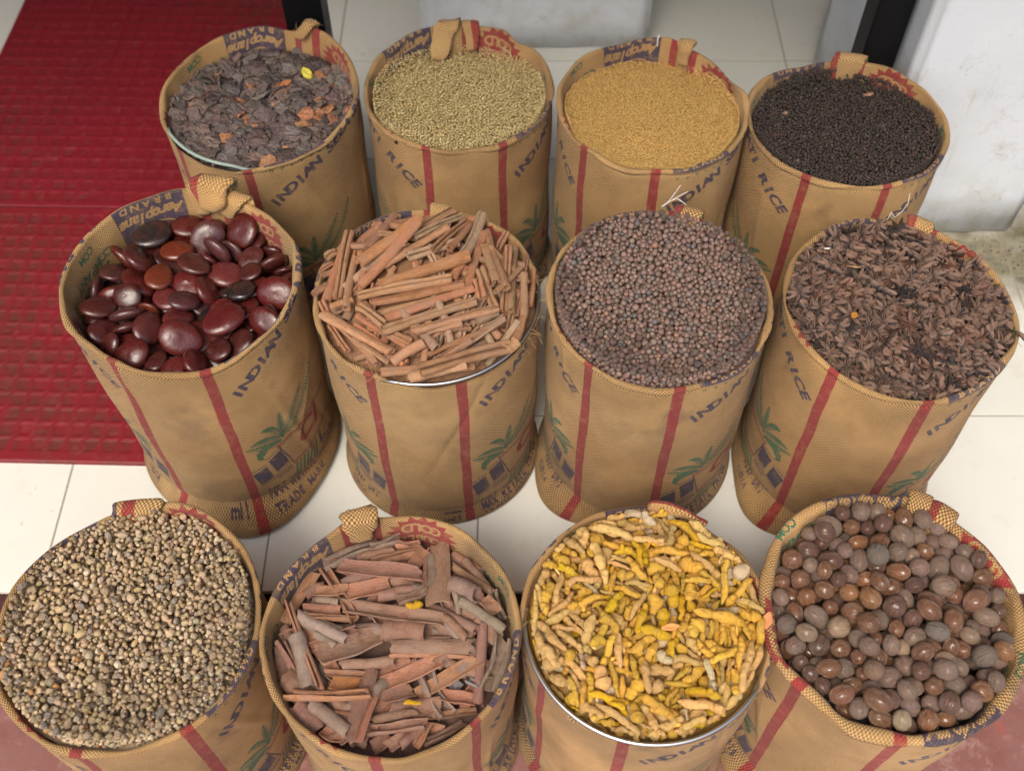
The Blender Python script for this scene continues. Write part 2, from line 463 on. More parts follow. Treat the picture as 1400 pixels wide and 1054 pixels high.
# the twelve sacks: centre x, y, floor z, rim height, rim radius x / y, rim tilt (back higher), content back / front / dome / (all relative to the rim)
SACKS = {
 '11': dict(c=(-.455, 1.537), f=0, h=.448, rx=.177, ry=.177, tilt=.018, cb=-.022, cf=-.010, dome=.004),
 '12': dict(c=(-.097, 1.572), f=0, h=.452, rx=.172, ry=.172, tilt=.004, cb=-.055, cf=-.014, dome=.010),
 '13': dict(c=(.253, 1.521), f=0, h=.454, rx=.171, ry=.173, tilt=.006, cb=-.040, cf=-.008, dome=.016),
 '14': dict(c=(.600, 1.482), f=0, h=.452, rx=.176, ry=.170, tilt=-.002, cb=-.045, cf=-.010, dome=.006),
 '21': dict(c=(-.511, 1.097), f=0, h=.452, rx=.177, ry=.180, tilt=.020, cb=-.048, cf=-.030, dome=.006),
 '22': dict(c=(-.133, 1.086), f=0, h=.446, rx=.177, ry=.177, tilt=.006, cb=.020, cf=.008, dome=.048),
 '23': dict(c=(.231, 1.074), f=0, h=.452, rx=.176, ry=.178, tilt=.006, cb=-.016, cf=-.008, dome=.012),
 '24': dict(c=(.600, 1.052), f=0, h=.456, rx=.176, ry=.178, tilt=.006, cb=.006, cf=-.002, dome=.026),
 '31': dict(c=(-.538, .591), f=-.14, h=.452, rx=.181, ry=.184, tilt=.012, cb=-.022, cf=-.006, dome=.010),
 '32': dict(c=(-.171, .581), f=-.14, h=.452, rx=.181, ry=.178, tilt=.002, cb=-.026, cf=-.018, dome=.012),
 '33': dict(c=(.192, .600), f=-.14, h=.448, rx=.176, ry=.178, tilt=.000, cb=.010, cf=-.012, dome=.034),
 '34': dict(c=(.542, .611), f=-.14, h=.452, rx=.182, ry=.184, tilt=.006, cb=-.012, cf=-.030, dome=.010),
}
RIN = .160      # radius of the heap inside a sack
def heap_z(S, dx, dy):
    """height of the heap of goods above the world's zero at an offset from the drum's axis"""
    q = np.clip(dy / RIN, -1.1, 1.1) * .5 + .5
    rr = (dx * dx + dy * dy) / (RIN * RIN)
    return S['f'] + S['h'] + S['cf'] + (S['cb'] - S['cf']) * q + S['dome'] * np.clip(1 - rr, -.1, 1)
# ------------------------------------------------------------------ the sack print, drawn as ink masks on one face of the sack (62 x 64 cm)
HALF, HT, PPC = .62, .64, 24
IW, IH = int(HALF * 100 * PPC), int(HT * 100 * PPC)
ink = np.zeros((3, IH, IW), np.float32)       # red, green, navy

def tri_fill(ch, P, val=1.0):
    (x0, y0), (x1, y1), (x2, y2) = P
    ax, bx = int(max(0, min(x0, x1, x2) - 1)), int(min(IW, max(x0, x1, x2) + 2))
    ay, by = int(max(0, min(y0, y1, y2) - 1)), int(min(IH, max(y0, y1, y2) + 2))
    if ax >= bx or ay >= by: return
    d = (x1 - x0) * (y2 - y0) - (x2 - x0) * (y1 - y0)
    if abs(d) < 1e-9: return
    X, Y = np.meshgrid(np.arange(ax, bx) + .5, np.arange(ay, by) + .5)
    u = ((X - x0) * (y2 - y0) - (x2 - x0) * (Y - y0)) / d; v = ((x1 - x0) * (Y - y0) - (X - x0) * (y1 - y0)) / d
    m = (u >= -.01) & (v >= -.01) & (u + v <= 1.01)
    ink[ch, ay:by, ax:bx][m] = val

def poly(ch, pts, val=1.0):       # star-shaped about its mean, centimetres
    p = np.array(pts, float) * PPC; c = p.mean(0)
    for i in range(len(p)): tri_fill(ch, (c, p[i], p[(i + 1) % len(p)]), val)

def band(ch, pts, w, val=1.0):      # thick poly line; w may be a list
    p = np.array(pts, float); n = len(p)
    W = w if isinstance(w, (list, np.ndarray)) else [w] * n
    for i in range(n - 1):
        d = p[i + 1] - p[i]; L = np.hypot(*d) + 1e-9; q = np.array([-d[1], d[0]]) / L
        e = d / L * .02
        a, b, c_, d_ = p[i] + q * W[i] / 2 - e, p[i] - q * W[i] / 2 - e, p[i + 1] - q * W[i + 1] / 2 + e, p[i + 1] + q * W[i + 1] / 2 + e
        tri_fill(ch, (a * PPC, b * PPC, c_ * PPC), val); tri_fill(ch, (a * PPC, c_ * PPC, d_ * PPC), val)

_gl = {}
def glyph(ch):
    if ch not in _gl:
        cu = bpy.data.curves.new('t', 'FONT'); cu.body = ch; cu.offset = .035; cu.resolution_u = 4; cu.fill_mode = 'FRONT'
        o = bpy.data.objects.new('t', cu); C.objects.link(o)
        me = o.to_mesh() if False else bpy.data.meshes.new_from_object(o.evaluated_get(bpy.context.evaluated_depsgraph_get()))
        me.calc_loop_triangles()
        V = np.array([v.co[:2] for v in me.vertices]).reshape(-1, 2); T = [tuple(t.vertices) for t in me.loop_triangles]
        _gl[ch] = (V, T, (V[:, 0].min(), V[:, 0].max()) if len(V) else (0, .3))
        bpy.data.objects.remove(o); bpy.data.curves.remove(cu); bpy.data.meshes.remove(me)
    return _gl[ch]

def letter(c, ch, x, y, h, ang=0, wid=1.0, slant=0.0, val=1.0, center=True):
    V, T, (a, b) = glyph(ch)
    if not len(V): return
    P = V.copy(); P[:, 0] = (P[:, 0] - (a + b) / 2) * wid; P[:, 0] += P[:, 1] * slant
    P *= h / .73
    ca, sa = math.cos(ang), math.sin(ang)
    Q = np.stack([P[:, 0] * ca - P[:, 1] * sa + x, P[:, 0] * sa + P[:, 1] * ca + y], 1) * PPC
    for t in T: tri_fill(c, (Q[t[0]], Q[t[1]], Q[t[2]]), val)

def line(c, s, x, y, h, step, slope=0.0, wid=1.0, slant=0.0, val=1.0):
    for i, chx in enumerate(s):
        xx = x + (i + .5) * step; letter(c, chx, xx, y + (xx - x) * slope, h, math.atan(slope), wid, slant, val)

def draw_print():
    FW = HALF * 100
    L, Rr = .0, FW - 15.0                     # centres of the two red stripes of a face
    for x in (L, Rr, FW):
        band(0, [(x, 0), (x, 64)], 1.7)
    # arched line of lettering
    s = 'INDIAN SELA BASMATI RICE'
    x0, x1 = 3.9, Rr - 3.6
    yb = lambda x: 36.6 + 6.3 * (1 - ((x - Rr / 2) / 17.5) ** 2)
    sl = lambda x: -6.3 * 2 * (x - Rr / 2) / 17.5 ** 2
    for i, chx in enumerate(s):
        x = x0 + (x1 - x0) * i / (len(s) - 1)
        letter(2, chx, x, yb(x), 2.15, math.atan(sl(x)), 1.18, .12)
        letter(2, chx, x + .12, yb(x), 2.15, math.atan(sl(x)), 1.18, .12)
    # blue plate: small line, name, red lens
    bx0, bx1, by0, by1 = 3.0, 14.8, 44.6, 53.6
    poly(2, [(bx0, by0), (bx1, by0), (bx1, by1 - 1.2), ((bx0 + bx1) / 2 + 3, by1), ((bx0 + bx1) / 2 - 3, by1), (bx0, by1 - 1.2)])
    line(2, 'BRAND', bx0 + 1.4, by0 + .5, 1.35, 1.9, 0, 1.0, .1, 0.0)
    line(2, 'Aeroplane', bx0 + .7, by0 + 2.6, 2.1, 1.2, .02, .95, .3, 0.0)
    cx, cy = (bx0 + bx1) / 2, by0 + 6.9
    el = lambda a, b: [(cx + a * math.cos(t) , cy + b * math.sin(t)) for t in np.linspace(0, 6.28, 25)[:-1]]
    poly(2, el(3.9, 1.7), 0.0); poly(2, el(3.5, 1.35)); poly(2, el(2.9, 1.05), 0.0); poly(0, el(2.8, .95))
    band(2, [(cx - 2.3, cy - .15), (cx + 2.3, cy + .2)], .22, 0.0); band(0, [(cx - 2.3, cy - .15), (cx + 2.3, cy + .2)], .18, 0.0)
    for q in range(7):
        band(2, [(bx0 + .5 + q * .35, by1 - 2.6 + q * .05), (bx0 + .9 + q * .35, by1 - 1.5)], .12, 0.0)
    for q in range(6):                         # row of small green marks under the plate
        letter(1, 'ooVvoU'[q], bx0 + 1 + q * 1.9, 43.0 + .05 * q, .8, .1)
    # green arch of words
    for i, chx in enumerate('COMPANY'):
        x = 18.2 + i * 1.5; letter(1, chx, x, 49.2 + .5 * math.sin(i * .5), 1.7, .12 - .04 * i, 1.0)
    line(1, '77 00', 18.6, 51.8, 2.6, 1.9, .03, 1.1)
    line(1, 'COM', 20.4, 46.4, 1.4, 1.3, .02, .9)
    # red star burst with reversed words
    cx, cy = 39.4, 49.6; pts = []
    for i in range(36):
        a = 2 * math.pi * i / 36; k = 1.0 if i % 2 else .78
        pts.append((cx + 6.2 * k * math.cos(a), cy + 4.6 * k * math.sin(a)))
    poly(0, pts)
    line(0, 'DOUBLE', cx - 4.2, cy + .6, 1.7, 1.4, 0, 1.0, 0, 0.0)
    line(0, 'GOLD', cx - 3, cy - 2.4, 2.0, 1.6, 0, 1.0, 0, 0.0)
    # lower picture, mirrored on the right half
    for mir in (0, 1):
        X = (lambda x: x) if not mir else (lambda x: Rr - x)
        S = lambda pts: [(X(a), b) for a, b in pts]
        def frond(pts, w, teeth=1, hook=0):
            p = np.array(pts, float); n = 26; t = np.linspace(0, 1, n)
            q = (1 - t)[:, None] ** 2 * p[0] + 2 * (t * (1 - t))[:, None] * p[1] + (t ** 2)[:, None] * p[2]
            band(1, S(q), list(.34 * (1 - t * .6)))
            d = np.gradient(q, axis=0); d /= np.hypot(*d.T)[:, None]
            for i in range(2, n - 1):
                wd = w * math.sin(math.pi * (.15 + .8 * t[i])) ** .8
                for sg in ((1, -1) if teeth > 1 else (1,)):
                    nn = np.array([-d[i][1], d[i][0]]) * sg
                    band(1, S([q[i], q[i] + nn * wd - d[i] * .0 + d[i] * .35]), [.26, .12])
        c0 = (8.3, 17.6)
        frond([c0, (11.5, 22), (14.6, 27.4)], 1.0, 2)
        frond([(9.4, 17.8), (14.5, 21.5), (18.2, 28.6)], 1.1, 2)
        frond([c0, (8.6, 21), (8.8, 24.6)], .8, 2)
        frond([c0, (7.4, 24), (4.6, 22.6)], 1.2, -1 if mir else 1)
        frond([c0, (5.4, 21.6), (2.2, 20.2)], 1.3, 1)
        frond([(7.8, 17.2), (5.0, 19.0), (1.4, 19.6)], 1.2, 1)
        frond([(7.8, 17.0), (3.4, 19.4), (3.2, 15.4)], 1.3, 1)
        band(1, S([(7.6, 17.0), (5.0, 18.2), (3.4, 17.4), (3.1, 15.6), (3.9, 15.0)]), [.3, .8, 1.1, .8, .2])
        # banner
        a, b = (6.6, 16.2), (8.9, 8.6)
        band(0, S([a, (21.5, 18.6)]), .42); band(2, S([(a[0] + .4, a[1] - .5), (21.5, 18.0)]), .16)
        band(0, S([b, (21.5, 10.4)]), .42); band(2, S([(b[0], b[1] + .5), (21.5, 11.0)]), .16)
        band(2, S([(a[0] + .3, a[1] - .3), (b[0], b[1] + .4)]), .3)
        # dark sacks of the picture
        for (x, y, w_, h_) in ((.9, 7.4, 2.9, 4.6), (4.3, 9.4, 3.0, 4.8)):
            poly(2, S([(x, y + h_ * .9), (x + .9, y), (x + w_ + .6, y + 1.0), (x + w_ - .2, y + h_ + .7)]))
            band(2, S([(x - .3, y + h_ + .3), (x + w_ - .2, y + h_ + 1.3)]), .22)
            band(2, S([(x + .8, y - .5), (x + w_ + .9, y + .5)]), .2)
        for q in range(3): band(2, S([(4.6 + q * .3, 8.3 - q * .55), (8.2 + q * .2, 8.9 - q * .5)]), .25)
        # green stalks under the banner
        for q in range(7): band(1, S([(9.6 + q * .95, 8.2 + q * .12), (9.0 + q * .95, 5.9 + q * .1), (8.6 + q * .95, 4.6 + q * .1)]), [.5, .55, .25])
    # words of the banner as far as they show
    for x, chx in ((13.2, 'C'), (16.6, 'I')):
        letter(0, chx, x, 12.2 + .1 * (x - 13), 4.4, .1, 1.1, .25); letter(0, chx, x + .25, 12.2 + .1 * (x - 13), 4.4, .1, 1.1, .25)
    for x, chx in ((17.2, 'L'),):
        letter(2, chx, x, 6.2, 3.2, .06, 1.15, .15)
    line(2, 'NET WEIGHT 50KG', 2.6, 3.9, 1.35, 1.25, .035, 1.0)
    line(2, 'MAX RETAIL PRICE', 2.6, 2.2, 1.3, 1.15, .035, 1.0)
    line(2, 'TRADE MARK', 2.6, .5, 1.25, 1.25, .035, 1.0)
    for k, w_ in enumerate(('CROP 2018', 'KEEP DRY', 'INDIA')):
        line(2, w_, Rr - 11.5, 4.4 - k * 1.3, .9, .95, -.03, 1.0)
    # small upright mark beside the stripe at the foot
    line(2, 'mil', FW - 4.8, 1.2, 1.5, 1.1, 0, 1.1); band(2, [(FW - 4.9, 3.1), (FW - 1.6, 3.1)], .25)

draw_print()
_px = np.zeros((IH, IW, 4), np.float32); _px[..., 3] = 1
for _c in range(3): _px[..., _c] = ink[_c]
# soften by one pixel
_px[1:-1, 1:-1, :3] = (_px[1:-1, 1:-1, :3] * 2 + _px[:-2, 1:-1, :3] + _px[2:, 1:-1, :3] + _px[1:-1, :-2, :3] + _px[1:-1, 2:, :3]) / 6
print_img = bpy.data.images.new('sack_print', IW, IH, alpha=False, float_buffer=False)
print_img.colorspace_settings.name = 'Non-Color'
print_img.pixels.foreach_set(_px.ravel()); print_img.update(); print_img.pack()

def m_jute(seed=0):
    t = NT('printed_jute'); uv = t.coord('UV')
    ux, uy, _ = t.sep(uv)
    P = t.coord('Object'); Ps = t.vmath('ADD', P, (seed * 1.7, seed * .9, seed * .4))
    wob = t.noise(Ps, 14, 3, .6, col=True); wx, wy, _w = t.sep(wob)
    bx = t.math('ADD', t.math('MULTIPLY', ux, HALF), t.math('MULTIPLY', t.math('SUBTRACT', wx, .5), .008))
    by = t.math('ADD', t.math('MULTIPLY', uy, HT), t.math('MULTIPLY', t.math('SUBTRACT', wy, .5), .006))
    pu, pv = .0052, .0052
    sx = t.math('SINE', t.math('MULTIPLY', bx, 2 * math.pi / pu)); sy = t.math('SINE', t.math('MULTIPLY', by, 2 * math.pi / pv))
    w = t.math('MULTIPLY', sx, sy)
    strong = t.map(t.noise(Ps, 6, 3, .6), .30, .58, .38, 1.0)
    hole = t.math('MULTIPLY', t.map(w, -.2, .4), strong)
    fib = t.noise(t.comb(t.math('MULTIPLY', bx, 260.), t.math('MULTIPLY', by, 900.), float(seed)), 1, 3, .7)
    fib2 = t.noise(t.comb(t.math('MULTIPLY', bx, 900.), t.math('MULTIPLY', by, 160.), float(seed) + 5), 1, 3, .7)
    big = t.noise(Ps, 3.2, 4, .6); mid = t.noise(Ps, 17, 4, .65)
    jute = t.mix(t.map(big, .35, .65), (.58, .325, .120), (.66, .405, .170))
    jute = t.mix(t.map(mid, .48, .72, 0, .4), jute, (.36, .19, .058))
    jute = t.mix(t.map(fib, .4, .75, 0, .45), jute, (.62, .41, .20))
    jute = t.mix(t.map(fib2, .5, .75, 0, .35), jute, (.30, .17, .07))
    z = t.sep(P)[2]
    foot_tone = t.math('MULTIPLY', t.map(z, .0, .16, 1, 0), t.map(mid, .3, .65, .15, .65))  # patchy, browner and darker towards the foot
    jute = t.mix(foot_tone, jute, (.26, .17, .085))
    st = t.math('MULTIPLY', t.map(t.noise(Ps, 7.5, 4, .55), .61, .70, 0, .5), t.map(z, .1, .35, .3, 1))
    jute = t.mix(st, jute, (.22, .14, .08))
    im = t.n.new('ShaderNodeTexImage'); im.image = print_img; im.interpolation = 'Cubic'; im.extension = 'REPEAT'
    wv = t.comb(t.math('ADD', ux, t.math('MULTIPLY', t.math('SUBTRACT', wx, .5), .010)), t.math('ADD', uy, t.math('MULTIPLY', t.math('SUBTRACT', wy, .5), .007)))
    t.put(im.inputs[0], wv)
    sc_ = t.n.new('ShaderNodeSeparateColor'); t.put(sc_.inputs[0], im.outputs[0]); r, g, b = sc_.outputs
    wear = t.math('MULTIPLY', t.map(t.noise(Ps, 60, 3, .7), .30, .50, .55, .97), t.map(hole, 0, 1, 1, .7))
    wear2 = t.math('MULTIPLY', wear, t.map(fib, .5, .8, 1, .6))
    col = t.mix(t.math('MULTIPLY', b, wear2), jute, (.030, .034, .105))
    col = t.mix(t.math('MULTIPLY', g, wear2), col, (.012, .165, .095))
    col = t.mix(t.math('MULTIPLY', r, t.map(wear, 0, 1, .25, .97)), col, (.38, .024, .040))
    col = t.mix(t.math('MULTIPLY', hole, .95), col, t.mix(.80, col, (.035, .014, .004)))
    h = t.math('SUBTRACT', t.math('MULTIPLY', t.math('ADD', fib, fib2), .35), t.math('MULTIPLY', hole, 1.0))
    bp = t.bump(h, .0020, 1.0, t.bump(t.noise(Ps, 26, 3, .6), .004, .35))
    return t.done(col, .9, bp, .15, sheen=.12)
# ------------------------------------------------------------------ sacks round drums
def harm(seed, n=5, lo=2):
    r = np.random.RandomState(seed); A = r.normal(0, 1, n) / np.arange(1, n + 1) ** .5; ph = r.uniform(0, 6.28, n)
    return lambda a: sum(A[i] * np.sin((i + lo) * a + ph[i]) for i in range(n)) / 2

# stripe: angle of the right hand red stripe of the near face (degrees, 0 = towards the camera, positive to the right);
# bumps: (angle, width, radial, height) changes of the rim; ring: (from, to) angle where the bare metal rim shows
LOOK = {
 '11': dict(st=0, seed=1, bumps=[(150, 14, .000, .016), (168, 9, .004, -.010), (-95, 30, .002, -.006), (-20, 50, 0, -.008)], ring=[(-60, -4)], hem=.004),
 '12': dict(st=28, seed=2, bumps=[(140, 9, -.008, -.004), (152, 10, .004, .006), (-140, 40, 0, .004)], ring=[], hem=.004),
 '13': dict(st=-2, seed=3, bumps=[(165, 8, .004, .006), (120, 22, -.004, -.004)], ring=[], hem=.004),
 '14': dict(st=12, seed=4, bumps=[(-158, 12, -.008, -.002), (170, 7, .003, .004), (-125, 25, .003, 0)], ring=[], hem=.004),
 '21': dict(st=18, seed=5, bumps=[(-122, 22, .010, .004), (-88, 30, .010, .006), (-62, 18, .004, .006), (172, 10, .004, .008), (140, 25, -.006, -.004)], ring=[], hem=.010, hang=(14, 34, .040), dt=-.008),
 '22': dict(st=19, seed=6, bumps=[(-60, 30, .002, .004)], ring=[(-20, 100)], hem=.006),
 '23': dict(st=5, seed=7, bumps=[(168, 12, -.002, .004), (130, 30, -.003, -.002)], ring=[], hem=.005, hang=(-52, 24, .030)),
 '24': dict(st=2, seed=8, bumps=[(150, 20, -.003, .002), (-60, 20, .002, .003)], ring=[], hem=.005, hang=(-50, 24, .036)),
 '31': dict(st=35, seed=9, bumps=[(-150, 25, -.006, -.004), (-60, 30, .006, .002), (170, 16, .004, .006)], ring=[], hem=.01),
 '32': dict(st=43, seed=10, bumps=[(-158, 8, .004, .008), (120, 40, .002, .002)], ring=[], hem=.01),
 '33': dict(st=-14, seed=11, bumps=[(160, 12, .002, .004)], ring=[(-92, 58)], hem=.01),
 '34': dict(st=-8, seed=12, bumps=[(-150, 20, .002, .002), (158, 9, .003, .006), (-28, 10, .004, -.008), (-70, 20, .006, .004)], ring=[], hem=.008, hang=(-48, 26, .03), fat=1.9, dt=.020),
}
SEAM = {}
_c = [(d, d / 149 * 47) for d in np.linspace(0, 149, 119)] + [(d, 47 + (d - 149) / 7 * 2.2) for d in np.linspace(149, 156, 7)[1:]]
SEAM_AT = len(_c) - 1          # the back gusset is gathered into a sewn fold here
_c += [(d, 59.8 + (d - 156) / 7 * 2.2) for d in np.linspace(156, 163, 7)] + [(d, 62 + (d - 163) / 151 * 47) for d in np.linspace(163, 314, 121)[1:]] + [(d, 109 + (d - 314) / 46 * 15) for d in np.linspace(314, 360, 37)[1:]]
COLS = np.array(_c); NA = len(COLS) - 1

def wrap(a): return (a + 180) % 360 - 180

def rim(key, deg):
    """rim radius and height at an angle (degrees, 0 = towards the camera)"""
    S, Lk = SACKS[key], LOOK[key]; a = np.radians(deg)
    ca, sa = -np.cos(a), np.sin(a)
    r = 1 / np.sqrt((sa / S['rx']) ** 2 + (ca / S['ry']) ** 2)
    h1, h2 = harm(Lk['seed']), harm(Lk['seed'] + 50, 6, 3)
    r = r + .0020 * h1(a); z = S['h'] + S['tilt'] * (ca * .5 + .5) + .0034 * h2(a) + .0012 * harm(Lk['seed'] + 70, 8, 9)(a); r = r + .0010 * harm(Lk['seed'] + 80, 8, 8)(a)
    for (b, w, dr, dz) in Lk['bumps']:
        g = np.exp(-(wrap(deg - b) / w) ** 2); r = r + dr * g; z = z + dz * g
    return r, z

def exposed(key, deg):
    e = 0 * deg
    for a, b in LOOK[key]['ring']:
        m, h = (a + b) / 2, (b - a) / 2
        e = np.maximum(e, 1 / (1 + np.exp((np.abs(wrap(deg - m)) - h) / 2.0)))
    return e

def sack_body(key, mat):
    S, Lk = SACKS[key], LOOK[key]; seed = Lk['seed']
    deg = Lk['st'] + COLS[:, 0]
    degw = np.where(np.arange(NA + 1) == NA, deg[0], deg)
    a = np.radians(degw); R, Z = rim(key, degw); ex = exposed(key, degw)
    fat = Lk.get('fat', 1.0)
    hem = Lk['hem'] * (.35 + .65 * np.clip(harm(seed + 9, 4, 1)(a) * .8 + .5, 0, 1))
    if 'hang' in Lk:
        b, w, am = Lk['hang']; hem = hem + am * np.exp(-(wrap(degw - b) / w) ** 2)
    rb = .173 + .002 * harm(seed + 20, 4, 2)(a)
    rows = []
    def add(t, r, z): rows.append((t + 0 * a, r + 0 * a, z + 0 * a))
    # foot: loose cloth spread on the floor, then the crease where it meets the drum
    add(-.012, rb + hem + .004, .002); add(-.004, rb + hem * .96 + .006, .006 + .12 * hem)
    for q in (.8, .55, .3): add(.004 + .03 * (1 - q), rb + hem * q + .004, .006 + (1 - q) * .020 + .25 * hem * (1 - q) + .35 * hem * q * (1 - q))
    for q in np.linspace(0, 1, 40):
        zb = .034 + .2 * hem
        z = zb + (Z - .016 - zb) * q
        t = .034 + (S['h'] - .016 - .034) * q
        r = rb + (R - rb) * q ** .8 - .0035 * np.exp(-(q / .03) ** 2)
        r = r + .0022 * np.sin(3 * a + 9 * q + seed) * math.sin(math.pi * q)
        # a few slack drag folds
        for w_ in range(7):
            rr = np.random.RandomState(seed * 13 + w_); a0, q0, k0, l0 = rr.uniform(0, 6.28), rr.uniform(.2, .95), rr.uniform(-1.6, 1.6), rr.uniform(.12, .4)
            dd = np.angle(np.exp(1j * (a - a0 - k0 * (q - q0))))
            r = r + rr.choice([-.0034, .0036]) * np.exp(-(dd / .035) ** 2) * math.exp(-((q - q0) / l0) ** 2)
        add(t, r, z)
    h = S['h']
    cr = .0016                                # crease under the roll
    add(h - .013, R - cr, Z - .0125)
    # roll over the drum's rim
    thick = .0048 * fat * (1 - .72 * ex) * np.clip(1 + .32 * harm(seed + 31, 9, 4)(a) + .12 * harm(seed + 33, 8, 17)(a), .45, 1.7)
    for q in np.linspace(0, 1, 9):
        an = math.pi * (q * 1.05 - .05)
        add(h - .010 + .022 * q, R - thick * .35 + thick * math.cos(an), Z - thick - .010 * ex + thick * np.sin(an) - .002)
    for i in range(12):
        q = (i + 1) / 12
        add(h + .012 + .085 * q, R - thick * (1.35 + .6 * min(1, q * 3)) - .006 * q - .002 * ex, Z - thick - .010 * ex - .002 - .080 * q + 0 * a)
    T = np.array([r[0] for r in rows]); Rr = np.array([r[1] for r in rows]); Zz = np.array([r[2] for r in rows])
    T = T + Lk.get('dt', 0)
    m = len(rows)
    # cloth ripple on the inside and along the rim
    rip = harm(seed + 61, 9, 5)
    for i in range(m):
        k = max(0, (i - 44) / (m - 44))
        Rr[i] += .0013 * k * rip(a + .02 * i) - .006 * k * np.exp(-(wrap(degw - (Lk['st'] + 156)) / 9) ** 2)
    X = Rr * np.sin(a); Y = -Rr * np.cos(a)
    V = np.stack([X, Y, Zz], 2).reshape(-1, 3)
    n = NA + 1
    Fc = [(i * n + j, i * n + j + 1, (i + 1) * n + j + 1, (i + 1) * n + j) for i in range(m - 1) for j in range(NA) if j != SEAM_AT]
    me = new_mesh('jute_sack', V, Fc, True, mat)
    uv = me.uv_layers.new(name='UVMap')
    U = np.tile(COLS[:, 1] / 62, m); Vv = (T / HT).reshape(-1)
    li = np.zeros(len(me.loops), int); me.loops.foreach_get('vertex_index', li)
    uv.data.foreach_set('uv', np.stack([U[li], Vv[li]], 1).ravel())
    return me

def sweep_uv(name, C, W, Hh, side, mat, u0, t0, nseg=18, lump=0.0, seed=0, pw=.75):
    """flattened roll of cloth along centre line C (m,3); W half widths, Hh half thicknesses, side = width direction per point"""
    C = np.array(C, float); m = len(C)
    T = np.gradient(C, axis=0); T /= np.linalg.norm(T, axis=1)[:, None]
    V = []; UV = []
    arc = np.concatenate([[0], np.cumsum(np.linalg.norm(np.diff(C, axis=0), axis=1))])
    for i in range(m):
        s = np.array(side[i], float); s -= T[i] * (s @ T[i]); s /= np.linalg.norm(s); u = np.cross(s, T[i])
        for j in range(nseg + 1):
            an = 2 * math.pi * j / nseg
            c_, s_ = math.cos(an), math.sin(an)
            x = math.copysign(abs(c_) ** pw, c_) * W[i]; y = math.copysign(abs(s_) ** pw, s_) * Hh[i]
            V.append(C[i] + s * x + u * y)
            UV.append((u0 + x / HALF * 1.0 + (0 if s_ >= 0 else .3), (t0 + arc[i]) / HT))
    V = np.array(V)
    n0 = vnoise(V, seed + 5, 70); n0 = n0.reshape(m, nseg + 1); n0[:, -1] = n0[:, 0]
    cen = np.repeat(C, nseg + 1, 0); d = V - cen; V = cen + d * (1 + lump * n0.reshape(-1))[:, None]
    n = nseg + 1
    Fc = [(i * n + j, i * n + j + 1, (i + 1) * n + j + 1, (i + 1) * n + j) for i in range(m - 1) for j in range(nseg)]
    Fc.append(tuple(j for j in range(nseg))[::-1]); Fc.append(tuple((m - 1) * n + j for j in range(nseg)))
    me = new_mesh(name, V, Fc, True, mat); UV = np.array(UV)
    uv = me.uv_layers.new(name='UVMap'); li = np.zeros(len(me.loops), int); me.loops.foreach_get('vertex_index', li)
    uv.data.foreach_set('uv', UV[li].ravel().astype(np.float32))
    return me

def pleat(key, parent, mat, off, w, inlen, out=.012, puff=.006, skew=0.0, lift=.002, stripe=.4, drop=.7, seed=0, lump=.10, taper=.8):
    """a pulled-over fold of cloth that rides over the rim and hangs inside the drum"""
    deg = LOOK[key]['st'] + 156 + off
    R, Z = rim(key, np.array([float(deg)])); R, Z = float(R[0]), float(Z[0])
    a = math.radians(deg); fat = .0055 * LOOK[key].get('fat', 1.0)
    er = np.array([math.sin(a), -math.cos(a), 0]); et = np.array([math.cos(a), math.sin(a), 0])
    P = []; q = np.linspace(0, 1, 6)
    for x in q: P.append((R + .0005 + .001 * x, Z - out * (1 - x) - .004))
    for x in np.linspace(0, math.pi, 9)[1:]: P.append((R - fat * .5 + (fat * .5 + .006) * math.cos(x) * 1.1, Z - .002 + lift + .006 * math.sin(x)))
    r1, z1 = P[-1]
    for x in np.linspace(0, 1, 9)[1:]: P.append((r1 - inlen * (1 - drop) * x - .004 * x, z1 - inlen * drop * x * (.6 + .4 * x)))
    m = len(P)
    Cn = [er * r + np.array([0, 0, z]) + et * (skew * max(0, (i - 5) / (m - 5)) ** 1.2) for i, (r, z) in enumerate(P)]
    W = [w / 2 * (1 + (taper - 1) * (i / (m - 1))) * (1 if i < m - 2 else (.9 if i == m - 2 else .7)) * (.75 if i == 0 else 1) for i in range(m)]
    Hh = [puff * (1 if 0 < i < m - 1 else .45) * (.55 if i < 5 else 1) for i in range(m)]
    me = sweep_uv('sack_fold', Cn, W, Hh, [et] * m, mat, stripe, .05, lump=lump, seed=seed)
    return obj('sack_fold', me, parent)

def threads(key, parent, mat, deg, n, ln, seed, spread=8, name='loose_thread', r=.00045, up=.5):
    rr = random.Random(seed)
    for i in range(n):
        d = deg + rr.uniform(-spread, spread); R, Z = rim(key, np.array([float(d)])); R, Z = float(R[0]), float(Z[0]); a = math.radians(d)
        p = np.array([math.sin(a) * (R - .002), -math.cos(a) * (R - .002), Z - .004]); v = np.array([math.sin(a) * rr.uniform(-.3, 1), -math.cos(a) * rr.uniform(-.3, 1), rr.uniform(-.2, up)]); L = ln * rr.uniform(.5, 1.2)
        pts = []
        for k in range(8):
            pts.append(p.copy()); v = v + np.array([rr.uniform(-.5, .5), rr.uniform(-.5, .5), rr.uniform(-.45, .25)]); v /= np.linalg.norm(v); p = p + v * L / 8
        V, Fc = tube(pts, [r] * 8, 4); obj(name, new_mesh(name, V, Fc, True, mat), parent)

